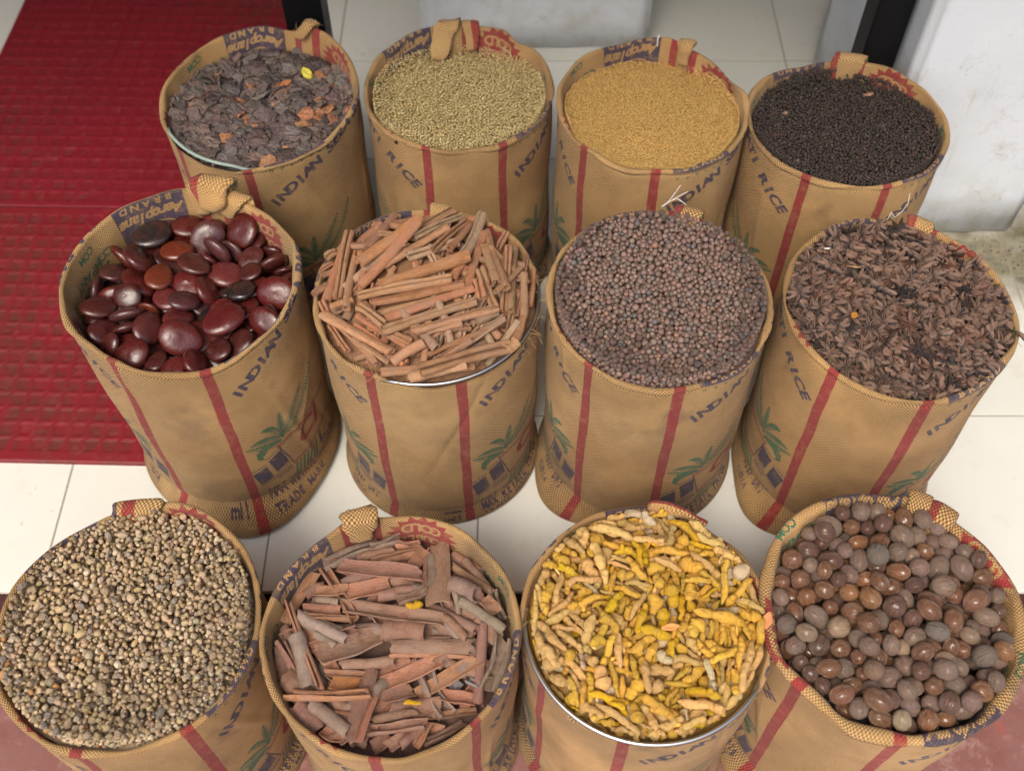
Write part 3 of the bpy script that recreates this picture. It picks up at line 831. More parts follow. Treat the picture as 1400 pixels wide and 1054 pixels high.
def torus_mesh(name, key, dz, minor, mat, dr=-.0015):
    deg = np.linspace(0, 360, 145)[:-1]; R, Z = rim(key, deg); a = np.radians(deg); V = []; n = 8
    S = SACKS[key]; zc = S['h'] + S['tilt'] * (-np.cos(a) * .5 + .5)
    Re = 1 / np.sqrt((np.sin(a) / S['rx']) ** 2 + (np.cos(a) / S['ry']) ** 2)
    ex = exposed(key, deg)
    for i in range(len(deg)):
        for j in range(n):
            b = 2 * math.pi * j / n; r = Re[i] + dr - .003 * (1 - ex[i]) + minor * math.cos(b)
            V.append((r * math.sin(a[i]), -r * math.cos(a[i]), zc[i] + dz - .012 * (1 - ex[i]) + minor * math.sin(b)))
    m = len(deg)
    Fc = [(i * n + j, ((i + 1) % m) * n + j, ((i + 1) % m) * n + (j + 1) % n, i * n + (j + 1) % n) for i in range(m) if ex[i] > .03 and ex[(i + 1) % m] > .03 for j in range(n)]
    return new_mesh(name, V, Fc, True, mat)

# settled poses of the loose goods, ten numbers each
POSE = {
 'bean': (5,9,339,339,4,-907,-401,157,-20,303,5,9,333,333,623,-619,-308,17,-3,-198,4,9,277,277,1310,-24,-439,170,-2,-68,2,9,249,249,-648,-1202,-422,22,-108,425,
5,11,279,279,-783,1128,-377,-248,-434,6,3,9,284,284,610,1207,-386,-449,149,-74,4,9,249,249,1201,-593,-427,-443,96,-58,5,12,277,277,68,1115,-456,193,
92,-90,2,10,235,235,-1317,-339,-387,-75,21,-292,2,10,242,242,-514,-695,-442,-470,-8,167,3,9,256,256,324,-1350,-456,448,-9,-208,0,14,256,256,429,450,
-550,-21,-498,10,1,10,295,295,-860,559,-304,242,-373,2,5,10,248,248,-26,492,-348,-32,86,248,2,13,225,225,-510,245,-366,497,14,-52,0,10,209,209,-922,
-129,-388,12,-151,466,3,10,233,233,869,-944,-486,-70,-120,366,3,9,256,256,257,25,-453,-202,-381,166,1,12,225,225,-52,-205,-384,137,-466,43,4,9,242,
242,-271,1365,-453,5,37,24,5,10,243,243,-1184,-704,-537,152,49,443,2,9,291,291,-846,257,-508,-61,135,101,2,13,233,233,-367,843,-448,377,-327,10,3,11,
228,228,754,29,-436,432,242,1,4,10,208,208,588,-1077,-460,-91,-55,443,1,12,231,231,757,-1287,-606,27,-274,-389,4,12,233,233,275,824,-407,-184,-280,
-371,2,9,228,228,-101,190,-498,17,60,-464,1,10,194,194,-1020,-1022,-448,48,-180,190,1,9,193,193,-20,-1404,-498,34,-26,286,1,12,233,233,-867,-456,-414,
13,442,-222,3,10,263,263,1132,679,-590,-136,392,-273,2,12,236,236,-1309,486,-554,61,118,482,2,9,238,238,1015,-909,-662,121,7,-478,5,10,202,202,781,
750,-550,-457,178,16,3,10,186,186,834,421,-459,-220,444,-46,1,14,208,208,-369,-88,-495,446,-226,-2,5,10,166,166,-311,-1258,-510,494,-56,33,0,14,222,
222,-127,-475,-485,300,-392,33,5,10,214,214,1249,-632,-731,-13,-43,-449,1,12,228,228,-1498,127,-630,311,-131,-345,3,9,171,171,1485,-408,-658,-384,2,
308,5,12,186,186,467,932,-568,205,257,-361,1,9,235,235,-1163,725,-475,-206,197,-2,4,10,224,224,768,1164,-598,81,-91,-346,4,10,166,166,-865,-670,-456,
80,-191,-455,0,10,213,213,1081,993,-711,-280,-144,-250,5,9,222,222,859,-240,-552,-80,-85,60,0,10,171,171,1354,520,-545,362,256,-61,2,13,186,186,-631,
-263,-606,38,358,346,5,10,166,166,-539,-1358,-669,206,43,-426,3,9,242,242,1397,275,-647,173,300,-87,5,12,249,249,-404,469,-596,26,-16,498,1,9,233,233,
1381,-122,-746,-27,43,-442,1,10,194,194,-596,854,-600,120,102,328,0,12,187,187,159,-123,-668,-23,148,-89,5,9,221,221,900,228,-608,13,-52,-184,2,9,194,
194,-1215,-35,-543,165,172,-315,3,14,171,171,105,765,-551,-159,208,132,4,10,227,227,-444,-967,-678,-10,58,273,0,9,209,209,-802,-912,-559,191,460,1,1,
12,234,234,-192,-1321,-673,5,-15,291,2,10,246,246,-928,987,-595,46,35,48,2,10,180,180,-1419,-327,-589,-8,-36,-90,3,9,250,250,-309,1179,-648,39,29,486,
4,10,186,186,1251,-380,-543,268,-140,-165,3,12,212,212,75,1401,-592,-53,-63,478,4,10,180,180,456,-1090,-686,-470,152,8,0,9,191,191,-1031,-1009,-712,
19,52,484,3,10,217,217,925,-431,-687,-56,-70,-36,3,10,211,211,222,-1395,-692,-20,45,-232,5,10,138,138,-802,-1238,-735,489,-88,39,5,10,235,235,-467,20,
-714,40,-25,-469,5,9,245,245,191,-713,-656,70,29,166,0,9,201,201,514,-306,-494,-392,-310,-5,3,12,240,240,-1190,282,-706,-155,-44,92,0,10,218,218,1146,
450,-767,-76,-14,102,1,12,194,194,-31,-368,-710,-56,30,-318,3,10,181,181,541,-714,-549,32,-15,-391,2,9,125,125,-738,-48,-707,-57,-322,4,0,11,125,125,
517,152,-629,-91,-83,-299,5,9,200,200,290,231,-742,20,34,42,4,12,223,223,-1016,-286,-660,-72,154,-460,5,9,180,180,-682,1282,-646,-130,450,-123,1,9,
210,210,1007,13,-744,-53,-21,276,3,10,211,211,25,545,-616,-108,62,-221,2,9,234,234,360,1123,-731,123,78,-164,0,10,203,203,-1278,-625,-726,52,12,481,4,
12,210,210,-969,86,-743,41,-82,-483,4,9,222,222,391,1449,-739,-365,-9,-141,0,9,220,220,-393,-490,-687,-45,-60,241,1,10,229,229,-752,-561,-660,98,10,
-471,4,10,185,185,565,-26,-701,-61,-100,-387,3,11,93,93,233,-369,-635,104,-107,-267,0,9,218,218,778,762,-777,59,-12,426,0,10,220,220,339,676,-755,-35,
-25,417,1,10,207,207,727,1212,-834,-35,-45,-264,3,10,181,181,-1312,624,-820,-46,41,323,3,9,203,203,622,-814,-705,-35,-16,495,5,10,193,193,-1355,-231,
-761,37,-48,-432,1,9,220,220,-52,880,-782,-63,-6,-450,1,12,226,226,-447,1317,-832,-63,3,-419,5,9,234,234,494,-402,-699,0,-45,-368,0,9,213,213,-1083,
870,-798,46,60,484,5,9,199,199,645,366,-761,29,14,184,0,10,199,199,-816,1146,-827,-81,-1,-289,0,12,204,204,-87,128,-722,-20,-54,438,1,10,203,203,-849,
494,-772,6,-37,426,5,10,204,204,-168,-817,-627,-174,85,-415,3,9,188,188,-436,914,-806,19,-27,-357,),
 'nutmeg': (0,6,188,188,1052,-678,-152,9,79,-20,3,1,165,165,-479,-1272,-141,220,230,52,0,1,165,165,1107,82,-98,-159,-352,255,3,0,159,159,1081,620,-205,337,-197,
259,4,0,176,176,335,1090,-166,366,-2,228,3,1,146,146,-890,-1157,-270,-140,285,-70,2,2,165,165,31,50,-231,-100,135,-71,2,6,169,169,-105,750,-43,276,
-46,-2,1,5,165,165,-779,-241,-241,215,70,-439,3,0,157,157,-1048,-76,-281,392,-204,233,3,1,146,146,436,-59,-68,-58,369,-266,1,4,161,161,-278,177,-237,
-260,-336,-127,5,0,157,157,702,277,-36,-16,364,-20,5,0,150,150,474,-886,-86,332,-229,-290,5,1,153,153,-416,-247,-93,-302,-251,76,3,1,138,138,-1013,
-827,-206,279,-259,-246,3,1,146,146,751,-187,-127,28,-352,336,2,2,142,142,477,-1274,-239,-84,262,257,1,6,146,146,496,-344,-127,148,224,-56,5,4,142,
142,200,-1467,-361,68,-437,209,1,1,142,142,251,-629,-154,-209,28,-396,3,0,159,159,768,631,-247,-203,-218,-393,3,0,145,145,1276,-76,-293,233,245,128,2,
0,142,142,726,-1297,-128,-89,-60,299,5,7,146,146,-446,-871,-152,203,-119,276,5,2,158,158,-1071,-469,-304,177,331,330,5,1,157,157,-1257,765,-258,13,71,
17,4,0,156,156,-215,-921,-316,364,8,-328,2,4,153,153,933,-1130,-228,-413,167,-224,3,4,144,144,190,570,-228,199,107,248,4,5,134,134,-152,-1478,-340,
267,392,-119,3,0,148,148,-319,747,-249,371,-60,-42,2,1,155,155,-1176,486,-304,274,395,122,2,1,155,155,-544,-25,-265,-415,37,265,4,0,142,142,-673,
-1304,-368,-313,251,65,4,1,144,144,-414,-1427,-388,245,-149,-395,4,2,144,144,-776,1110,-76,-243,169,401,0,0,130,130,-66,-1143,-160,-52,-325,-274,5,0,
158,158,44,-745,-362,90,-91,229,2,6,142,142,-1466,-183,-287,-377,39,-285,0,1,147,147,1371,509,-272,259,-156,-248,4,0,140,140,218,-383,-233,318,168,
348,1,1,138,138,335,-1054,-246,210,37,-448,0,5,134,134,-1262,-367,-122,-97,-321,-42,5,1,139,139,-790,-521,-303,34,-286,86,0,0,130,130,-467,-564,-99,
-117,333,-298,4,0,140,140,-1384,-470,-327,-15,-290,213,3,2,158,158,-730,740,-255,-296,-302,177,2,2,158,158,-1003,918,-296,16,429,-38,2,1,138,138,-882,
297,-238,238,-198,-386,2,0,138,138,464,587,-119,-282,-344,32,5,2,134,134,167,-886,-149,98,-214,118,4,4,146,146,-1135,203,-273,-26,-24,433,5,4,138,138,
1349,-600,-179,105,378,-174,4,0,150,150,-193,1459,-114,11,-184,452,2,0,146,146,202,818,-118,-76,59,-475,3,1,127,127,-149,354,-75,42,-368,-321,0,0,157,
157,615,-1021,-305,-287,-367,-64,0,4,142,142,-552,257,-236,-141,-468,-64,0,0,127,127,-127,-503,-222,-202,-132,-196,4,2,137,137,260,-116,-282,-102,
-111,-428,1,0,134,134,664,1325,-94,305,-155,249,1,1,145,145,437,1387,-210,-147,-277,-335,4,2,138,138,77,1247,-74,233,131,-408,3,0,144,144,326,-1223,
-455,429,125,224,2,2,123,123,-1104,-1011,-356,-421,-73,-94,3,1,135,135,-1301,22,-400,373,-38,46,2,0,146,146,-778,-781,-370,-214,54,429,5,2,125,125,
361,347,-195,-311,-288,171,1,0,140,140,7,-1279,-389,91,456,-49,3,4,130,130,-271,1038,-278,-20,367,76,0,0,127,127,-1477,234,-339,130,-238,392,4,1,134,
134,-337,1273,-236,110,-38,260,3,0,160,160,-644,1296,-254,-300,-108,279,4,1,119,119,14,-247,-283,-53,340,320,1,1,119,119,-860,548,-137,-33,261,400,0,
2,119,119,1317,707,-113,-219,175,34,1,1,115,115,661,-541,-199,-60,173,418,4,0,134,134,-513,521,-210,308,24,141,0,4,119,119,445,-1437,-426,27,338,-31,
1,4,123,123,655,896,-265,415,63,196,4,1,149,149,30,348,-258,90,-403,-123,5,1,158,158,-772,-1231,-620,114,320,-359,0,1,158,158,543,131,-244,-358,-34,
273,5,0,138,138,-526,-394,-287,-234,322,-301,1,1,153,153,17,1009,-213,-233,338,5,2,0,156,156,1132,-925,-356,208,-338,-277,4,2,119,119,-701,395,-95,
186,136,-432,2,1,119,119,-575,-638,-299,57,-134,413,4,1,151,151,838,-508,-373,153,-90,458,0,0,134,134,1210,870,-253,-260,322,-267,1,6,134,134,1418,
-404,-333,230,21,435,5,0,119,119,883,1221,-178,245,-179,-366,4,2,130,130,-87,1277,-264,134,146,-456,3,5,100,100,953,-371,-215,267,-201,369,2,0,152,
152,-212,-126,-271,486,-90,75,4,2,156,156,-17,-1476,-612,-127,482,-31,3,0,143,143,719,-755,-345,243,-339,-269,0,0,138,138,595,1159,-290,-349,-19,-29,
2,1,115,115,-825,66,-298,130,-75,-375,1,1,155,155,-1134,-929,-612,210,248,-278,4,1,115,115,-1430,469,-345,-149,-459,-20,5,2,119,119,-462,1434,-113,
213,-22,-204,4,4,127,127,-265,469,-273,-399,-69,294,2,0,134,134,62,1485,-198,-106,167,116,3,0,157,157,710,-1288,-416,252,200,366,0,2,107,107,-1346,
-701,-358,-59,28,-20,0,0,141,141,-1481,108,-568,-250,-128,-140,4,1,149,149,-324,-665,-322,98,-466,102,2,0,111,111,-1020,668,-222,37,429,192,5,2,119,
119,1503,46,-358,264,-5,-139,2,0,145,145,935,866,-365,471,38,-163,2,1,115,115,892,204,-211,-265,-171,-388,3,0,88,88,1125,-1029,-149,333,-273,200,0,0,
115,115,-951,1167,-249,50,-134,471,2,2,146,146,-258,-1207,-331,420,-220,-155,1,1,119,119,1486,-180,-427,16,-320,262,3,0,96,96,981,1017,-192,-339,235,
280,1,7,142,142,69,-1030,-342,-444,-38,189,2,2,96,96,-1255,-866,-307,479,-40,-47,0,0,138,138,-549,1028,-375,-28,26,-205,3,1,135,135,454,-515,-330,
-170,-303,-146,0,1,138,138,-1418,-435,-590,73,463,-173,0,1,142,142,-330,-1445,-653,147,-276,-139,3,1,156,156,-1292,320,-522,-166,-327,-1,2,0,100,100,
-510,879,-189,-17,395,301,4,5,127,127,436,812,-251,-392,298,-79,0,0,127,127,-475,-1061,-334,-28,-483,11,1,0,119,119,1058,-216,-345,-1,-279,386,4,1,
119,119,-524,-837,-392,192,-82,-118,1,0,106,106,812,1072,-311,-433,-72,-62,3,0,106,106,235,184,-307,58,-240,-433,3,1,146,146,-48,726,-327,252,251,
-322,5,1,140,140,-1476,-171,-575,284,-390,-89,1,2,146,146,1279,227,-286,-141,231,411,0,0,152,152,-1323,620,-522,-129,-172,-2,1,0,92,92,1507,236,-283,
-118,-240,418,0,0,137,137,-1110,-713,-430,229,88,-434,3,1,96,96,-701,-1002,-360,-3,-337,35,5,2,154,154,-709,221,-485,201,-172,370,3,2,135,135,-1307,
-678,-604,-5,-257,-78,1,0,154,154,1251,-199,-546,-299,302,-106,3,0,142,142,852,-994,-464,76,354,317,4,2,115,115,-777,1068,-324,-422,148,-15,3,1,115,
115,-290,-365,-331,157,37,-149,1,1,152,152,270,-1428,-635,-357,207,234,4,2,137,137,1139,-456,-361,-229,-207,298,1,0,119,119,843,2,-302,-78,-369,-95,5,
0,156,156,-949,-287,-517,-43,112,-89,2,5,92,92,47,-502,-334,-126,-367,-268,1,0,141,141,511,487,-366,67,-113,435,4,5,96,96,543,-709,-207,-27,-394,-45,
0,0,139,139,-895,-1006,-495,-137,-343,-329,0,1,143,143,-1148,-474,-569,-332,79,313,0,0,138,138,1339,-629,-436,194,357,220,1,1,142,142,-973,1115,-498,
22,-460,-5,1,1,152,152,-878,-589,-557,68,388,-308,2,0,144,144,357,-799,-334,-352,193,-224,5,1,158,158,1129,349,-504,-300,108,-181,1,0,137,137,-354,
1170,-481,410,-143,-205,2,1,158,158,-974,361,-494,-17,268,376,1,0,96,96,-896,554,-339,256,205,-43,4,1,127,127,934,413,-330,356,110,-66,4,1,152,152,
-638,-954,-584,-360,-13,61,1,1,140,140,-167,-646,-544,-217,219,-236,4,0,136,136,1085,-596,-574,141,-113,455,1,0,140,140,558,-1379,-649,-31,409,-50,3,
0,149,149,62,-101,-491,-289,-179,-366,5,4,106,106,254,1494,-320,-352,-331,-89,3,0,157,157,1429,307,-513,-149,81,-50,0,1,149,149,284,377,-453,154,-56,
-443,2,1,156,156,-512,754,-460,-298,-286,-160,3,1,96,96,1095,1060,-328,86,-275,-407,0,1,148,148,1346,591,-534,38,-355,315,1,0,156,156,263,-338,-501,
-347,-28,301,4,0,156,156,376,34,-478,380,151,-237,5,0,150,150,854,218,-493,-333,316,-44,4,1,150,150,974,-38,-518,215,-243,9,5,1,158,158,-412,-168,
-488,-191,371,-147,1,1,119,119,826,-221,-362,106,-240,422,5,0,154,154,-88,-380,-496,324,234,12,2,2,119,119,565,-132,-287,-295,106,-205,1,1,153,153,
-664,-364,-517,-168,-343,-322,0,1,154,154,-741,-72,-502,-8,-385,-27,5,2,115,115,1057,144,-350,-5,-343,-354,5,1,149,149,-431,132,-486,197,-275,220,1,5,
123,123,712,330,-291,374,132,35,0,1,143,143,-164,60,-484,-39,-410,252,1,2,143,143,-996,680,-506,390,2,-151,5,0,140,140,-606,-660,-549,158,-84,-465,4,
0,156,156,312,679,-461,-91,342,338,0,0,123,123,495,-210,-506,192,461,-10,0,2,144,144,1245,78,-528,-161,-11,454,4,1,151,151,709,1297,-492,-160,252,
-334,3,1,159,159,1019,625,-497,308,157,355,3,0,160,160,-232,1439,-441,264,398,-97,5,0,142,142,571,265,-488,6,352,124,1,1,154,154,-179,-1217,-604,280,
142,233,3,1,138,138,113,-1150,-600,-229,117,428,1,0,149,149,-81,1105,-469,304,-132,209,4,1,123,123,628,-346,-338,181,36,459,3,1,146,146,198,1185,-457,
124,-134,-230,4,1,146,146,-1075,67,-527,-116,306,368,3,1,141,141,842,-722,-575,256,-307,162,0,2,147,147,958,1115,-500,280,282,-215,4,1,106,106,-698,
432,-326,-396,49,-202,2,2,139,139,-1208,-196,-557,337,-180,-58,2,2,100,100,107,-545,-557,-304,-334,214,0,2,142,142,-773,895,-494,358,-156,-144,5,1,
160,160,-480,438,-464,260,251,-322,5,2,147,147,1227,-821,-602,441,90,-212,0,0,147,147,-1185,885,-520,280,-239,220,1,0,146,146,976,-330,-545,388,1,272,
4,2,136,136,744,477,-495,250,-108,364,5,2,144,144,-512,1384,-495,-157,-234,-406,5,0,115,115,-1225,-258,-326,334,-134,-254,4,2,143,143,-74,-907,-571,
406,52,73,1,1,145,145,696,998,-491,170,283,-227,1,1,151,151,211,-884,-555,157,405,242,2,1,138,138,1054,-1040,-629,65,-263,412,5,0,138,138,850,-1208,
-643,-300,103,256,4,1,142,142,133,913,-457,398,-229,-44,5,0,142,142,77,196,-482,1,-353,-343,3,0,152,152,-349,-934,-571,-93,-326,-350,0,0,152,152,1180,
893,-514,184,-267,-374,1,0,138,138,49,509,-474,-292,63,-184,1,1,157,157,-482,-1217,-573,141,-478,-4,0,2,153,153,419,1407,-482,57,352,158,0,0,149,149,
609,728,-474,394,-95,293,2,2,143,143,341,-618,-539,-361,107,-302,0,1,155,155,670,-21,-497,-340,-2,112,5,2,140,140,-178,341,-468,372,-254,-217,2,0,154,
154,414,986,-456,-237,-396,104,1,1,135,135,-245,605,-477,-350,57,285,1,1,157,157,62,1448,-473,196,235,-385,1,2,96,96,1384,-633,-654,-66,406,130,1,1,
153,153,587,-1098,-597,-194,-366,258,3,0,138,138,-254,880,-478,44,-337,-230,2,2,136,136,-748,584,-495,54,264,393,0,0,92,92,1517,-177,-629,-437,-95,
-194,0,0,137,137,-751,1259,-506,-251,-262,-103,5,2,139,139,615,-549,-550,389,48,130,0,0,123,123,1504,38,-589,-145,-219,-360,0,0,149,149,-407,-480,
-525,-323,42,86,0,0,88,88,392,-1006,-514,-249,429,31,5,2,119,119,707,-308,-548,-390,-45,168,3,1,148,148,535,-819,-566,-328,169,-263,0,2,138,138,1438,
-398,-599,257,-301,126,0,2,86,86,174,1333,-291,-146,161,-439,),
 'finger': (0,15,701,751,932,-122,249,240,58,-72,4,5,569,607,611,-1242,4,402,1,-43,9,5,766,584,1272,-750,97,-188,243,-332,1,15,539,584,64,-1265,48,439,-77,-95,1,
5,652,657,-654,722,172,266,-178,-247,6,5,659,501,-1425,-497,105,-171,35,-268,9,5,650,657,-461,1205,133,-379,41,-97,9,5,674,511,-496,-1409,-33,-333,
132,-66,5,5,486,575,-686,-899,55,112,-78,-311,4,5,647,472,1085,494,61,280,253,211,0,5,560,584,-1347,-322,116,364,-204,-87,0,16,427,751,81,-312,175,
360,6,-100,5,5,498,528,339,208,250,160,-37,376,4,16,470,512,647,-1120,13,308,-135,21,4,7,530,607,-13,1426,110,284,-196,-22,5,15,466,491,-248,-1025,1,
273,55,214,4,15,499,588,-751,-179,87,-5,37,-407,6,5,485,499,-834,-249,149,-285,-274,105,1,15,482,563,-1373,238,58,265,-306,-239,6,15,452,499,-104,
-451,95,-19,67,-477,4,5,502,472,1299,327,77,150,-302,-349,4,15,440,444,-570,-503,48,247,-251,-327,7,15,480,527,366,888,186,6,344,359,4,15,479,437,
-858,151,121,90,-316,-376,0,16,509,501,-600,-1148,27,491,-36,-73,5,7,486,575,1380,607,104,111,-400,90,5,15,438,442,-252,-1349,-20,193,-214,-222,7,16,
497,574,614,1292,76,133,377,284,8,15,469,524,95,97,180,49,187,-312,4,15,486,542,1548,-272,-66,286,-270,-275,5,5,636,323,-104,-919,161,-333,-371,4,9,5,
487,569,-874,449,140,-19,318,-385,1,16,471,505,-86,-95,133,244,166,219,4,5,499,568,847,744,83,398,-51,-166,4,5,481,462,54,1058,148,353,30,-50,6,5,430,
501,96,-795,45,-12,173,468,6,5,417,466,-555,-168,194,41,-133,426,5,5,474,466,204,-103,148,92,-182,275,4,7,463,475,758,-864,19,267,-225,-238,6,5,511,
438,983,1105,123,51,50,-93,1,5,455,466,418,-701,70,29,493,40,5,5,466,540,645,647,243,-11,294,385,7,5,473,469,-1194,168,41,429,173,69,1,5,451,477,12,
-1435,-170,362,-196,-136,1,5,462,511,1191,858,116,352,-114,-92,6,16,465,436,-468,134,172,-144,219,-393,7,5,485,470,-287,346,60,25,309,370,7,5,470,487,
-434,-500,52,269,-262,-238,6,5,459,490,-1253,-872,-85,-212,-122,-271,5,15,468,430,1400,-16,53,75,-26,-100,5,5,458,480,-778,647,119,148,271,361,3,5,
514,467,-828,-1280,7,458,-185,68,6,15,483,500,1112,-918,-4,73,157,262,5,5,442,523,608,-237,170,308,218,120,6,15,414,470,563,-819,-15,-169,-45,143,9,5,
457,511,1417,141,15,-379,80,-94,9,5,574,511,-1220,386,83,-244,219,-328,9,15,478,524,1224,-554,43,-163,245,-294,1,5,444,514,404,-151,105,30,-73,-459,7,
5,482,531,-999,-755,-110,324,-128,-164,1,5,471,409,-1102,-403,81,287,-81,-154,9,5,444,506,966,-602,120,-94,397,-283,7,5,413,409,-146,89,151,192,-315,
-310,7,5,447,535,-1271,-56,43,371,11,146,1,15,444,516,-108,639,182,61,215,359,1,5,487,544,666,139,3,404,277,68,5,15,457,437,539,1032,164,248,-61,236,
3,5,410,467,211,-1455,-25,483,82,49,2,5,555,461,-1579,69,55,156,146,318,3,5,453,444,483,-1476,-4,376,-33,138,5,15,464,516,-1188,846,1,28,-98,-214,5,7,
367,378,167,-638,98,56,324,330,4,15,454,529,989,-417,-30,70,157,468,2,15,478,461,-513,-882,-16,-276,230,-229,4,5,481,476,1332,-634,-16,188,-63,-434,5,
5,447,524,-1,-968,6,218,-86,-118,5,5,445,489,-1310,-669,-34,78,-425,-251,2,5,437,553,324,677,218,-285,125,-1,1,5,458,540,-983,1021,86,298,-224,-61,3,
5,464,552,838,1296,90,280,-31,-161,7,15,269,558,21,-548,90,287,85,229,8,15,404,435,143,637,205,68,1,50,8,15,424,454,576,235,235,-290,287,-251,5,15,
380,378,141,417,265,-153,13,-323,4,5,471,426,210,-737,-107,430,214,109,4,5,495,526,925,-812,-114,255,238,191,8,5,494,481,-433,-76,54,17,62,457,3,5,
500,467,884,534,90,373,-89,-147,1,16,404,433,-243,866,142,-55,-442,-209,9,15,427,463,-854,-989,-45,-283,293,-204,9,15,413,376,-1067,-1058,-15,-302,
257,-167,5,15,394,435,-681,1132,128,273,-255,-34,5,15,352,403,-285,542,160,6,-324,-380,6,5,431,426,920,-1129,-68,-272,401,93,1,16,418,428,-1072,617,
83,70,341,334,4,15,478,523,685,756,67,63,50,188,3,5,524,467,396,1145,155,321,252,148,9,15,452,439,-426,489,98,-389,-244,137,7,16,353,446,-122,867,226,
301,376,113,7,5,311,558,-1431,610,-27,294,258,124,1,5,477,556,788,-490,-30,205,117,436,5,5,369,336,569,-440,83,183,-7,438,5,5,497,490,552,-1300,-112,
297,-253,-79,3,5,423,427,1006,-238,43,325,216,239,9,15,435,414,695,425,220,-351,48,76,6,5,394,362,-98,1318,131,44,-490,-83,8,5,393,398,-810,-655,78,
267,252,-339,0,15,383,446,-238,-747,76,120,224,292,2,5,500,594,-1082,-142,-5,-114,-209,409,5,15,315,367,-1084,-560,34,-64,-234,-369,7,15,288,478,314,
-474,94,229,-380,-158,2,5,429,436,400,-966,-64,-396,39,-22,9,15,421,459,270,-1133,-73,-140,144,-424,7,5,267,558,-837,1111,137,305,-205,-324,7,16,286,
446,-474,-1292,20,-188,-346,-303,3,5,484,501,1117,-1075,-142,327,110,164,0,15,394,455,-410,-1044,-77,265,147,304,7,15,344,358,-935,-1058,7,232,267,
193,5,5,466,425,-896,1227,33,66,-187,83,9,5,499,524,1485,330,-75,-121,-297,289,1,5,387,394,438,457,126,331,-253,-159,9,15,412,374,835,-252,90,-76,
-351,46,1,15,441,441,-151,-222,25,52,-45,-480,7,16,417,437,485,156,88,133,239,226,7,5,373,388,-1215,-202,32,-43,373,316,5,15,288,285,-619,-1421,-178,
-329,-2,-67,4,15,441,401,-363,-783,-137,307,-41,-61,5,15,406,462,-1060,-1087,-198,250,-204,133,5,15,404,435,726,-932,-90,136,-246,293,6,7,451,422,343,
36,59,-151,159,-355,2,16,492,520,766,1067,32,-326,38,-42,5,5,415,474,-17,-1481,-291,-13,47,-346,4,7,437,522,1078,156,-20,-60,146,467,6,5,359,417,258,
1312,10,67,-78,373,1,7,477,554,1115,673,0,21,-6,-408,4,15,417,404,195,1466,43,292,39,100,7,5,349,382,-136,403,186,-17,343,343,8,15,329,379,-862,323,
110,-136,34,60,5,5,476,549,-568,894,21,59,-198,52,4,5,305,364,1156,-301,8,242,214,314,8,5,369,403,433,-501,-14,63,131,-282,1,5,488,481,-1451,291,-80,
165,226,322,0,5,351,349,-331,-701,45,78,149,308,5,15,451,534,1010,768,-71,159,127,320,3,16,495,472,-14,898,112,144,-226,-235,0,15,342,382,1310,-185,
57,274,-214,-210,3,5,371,409,-365,1502,33,108,35,93,0,15,489,519,-1047,1010,-15,-201,48,402,9,7,471,499,-566,-1111,-96,-7,82,-442,3,5,401,430,389,
-1515,-231,322,134,-44,6,5,372,377,-197,1409,45,22,281,413,7,15,274,302,396,-807,-30,150,-242,-401,2,5,396,360,-368,708,111,-387,77,-62,3,5,323,361,
-456,-1503,-209,-42,356,318,4,7,300,321,-919,-616,-51,258,-297,-147,4,15,369,418,966,-24,90,337,-312,-190,0,7,480,570,137,-427,0,77,17,117,7,15,197,
478,-1338,723,82,358,8,-42,3,5,426,508,265,427,145,296,-384,-100,7,5,330,393,-947,-135,42,226,-68,-201,5,5,498,557,604,461,103,-41,266,-310,9,5,448,
436,-551,1377,26,-426,-22,-158,4,5,379,448,-124,340,74,185,457,83,4,15,285,314,309,-227,145,249,275,214,7,15,301,272,497,433,209,182,-266,-269,5,15,
423,407,1276,-347,-36,-262,146,-289,4,15,331,389,757,325,65,75,-301,-363,1,5,419,381,256,751,140,247,-33,-31,4,15,265,260,878,-850,69,276,-280,-202,0,
5,468,494,-619,594,19,-191,-152,211,8,15,281,327,592,118,117,-292,-290,-242,3,5,375,350,-1028,-925,-42,280,-147,-234,4,5,275,307,607,-585,7,403,-111,
-145,4,15,361,388,-595,77,61,104,104,-15,3,15,369,366,711,-344,-2,294,-79,-357,1,5,428,414,1005,-313,-63,13,-125,343,5,5,493,556,-1250,220,-79,-143,
-178,188,9,15,457,488,-354,1021,95,-157,95,-40,8,15,334,342,-303,-269,94,160,343,-175,0,5,365,347,-283,806,114,-311,92,39,8,5,393,440,-985,890,-90,
-49,-108,59,9,15,437,474,876,915,85,-242,111,198,9,15,334,369,1060,-276,-50,-337,314,-102,2,7,411,392,413,-1219,-81,-257,214,-267,0,5,303,332,-1249,
-955,-336,-413,165,-122,7,15,411,387,-755,-737,-70,32,258,425,8,16,451,440,647,-1377,-283,171,158,-11,5,5,323,333,-279,30,61,397,276,127,5,5,419,501,
761,-149,-5,189,118,382,8,15,308,309,-321,-402,65,-271,-278,310,5,15,412,428,291,-1478,-323,12,-84,-478,2,7,486,495,-685,361,30,-26,66,-184,9,5,416,
411,-199,-72,16,-228,-173,169,7,5,265,276,318,-1112,-8,87,-252,-369,7,5,328,349,-142,-1105,-88,357,151,71,1,5,285,258,1090,-682,-8,115,-336,-302,5,5,
339,323,-128,-715,44,142,43,328,5,5,315,342,-112,-1233,-38,-4,62,-439,8,5,397,411,-1035,60,-16,69,104,-478,1,5,285,316,834,-1353,-184,302,4,136,0,5,
366,427,839,-1095,-6,193,-134,-425,0,5,402,401,307,1443,-41,117,297,360,1,15,398,394,-920,900,26,47,-108,-290,6,15,332,316,-196,-529,-14,415,-59,-87,
8,15,469,506,142,893,34,44,-39,-178,7,5,397,460,1024,-918,-145,290,-305,-231,6,5,268,316,31,417,171,-28,24,334,8,5,302,302,-879,-476,35,-11,317,319,5,
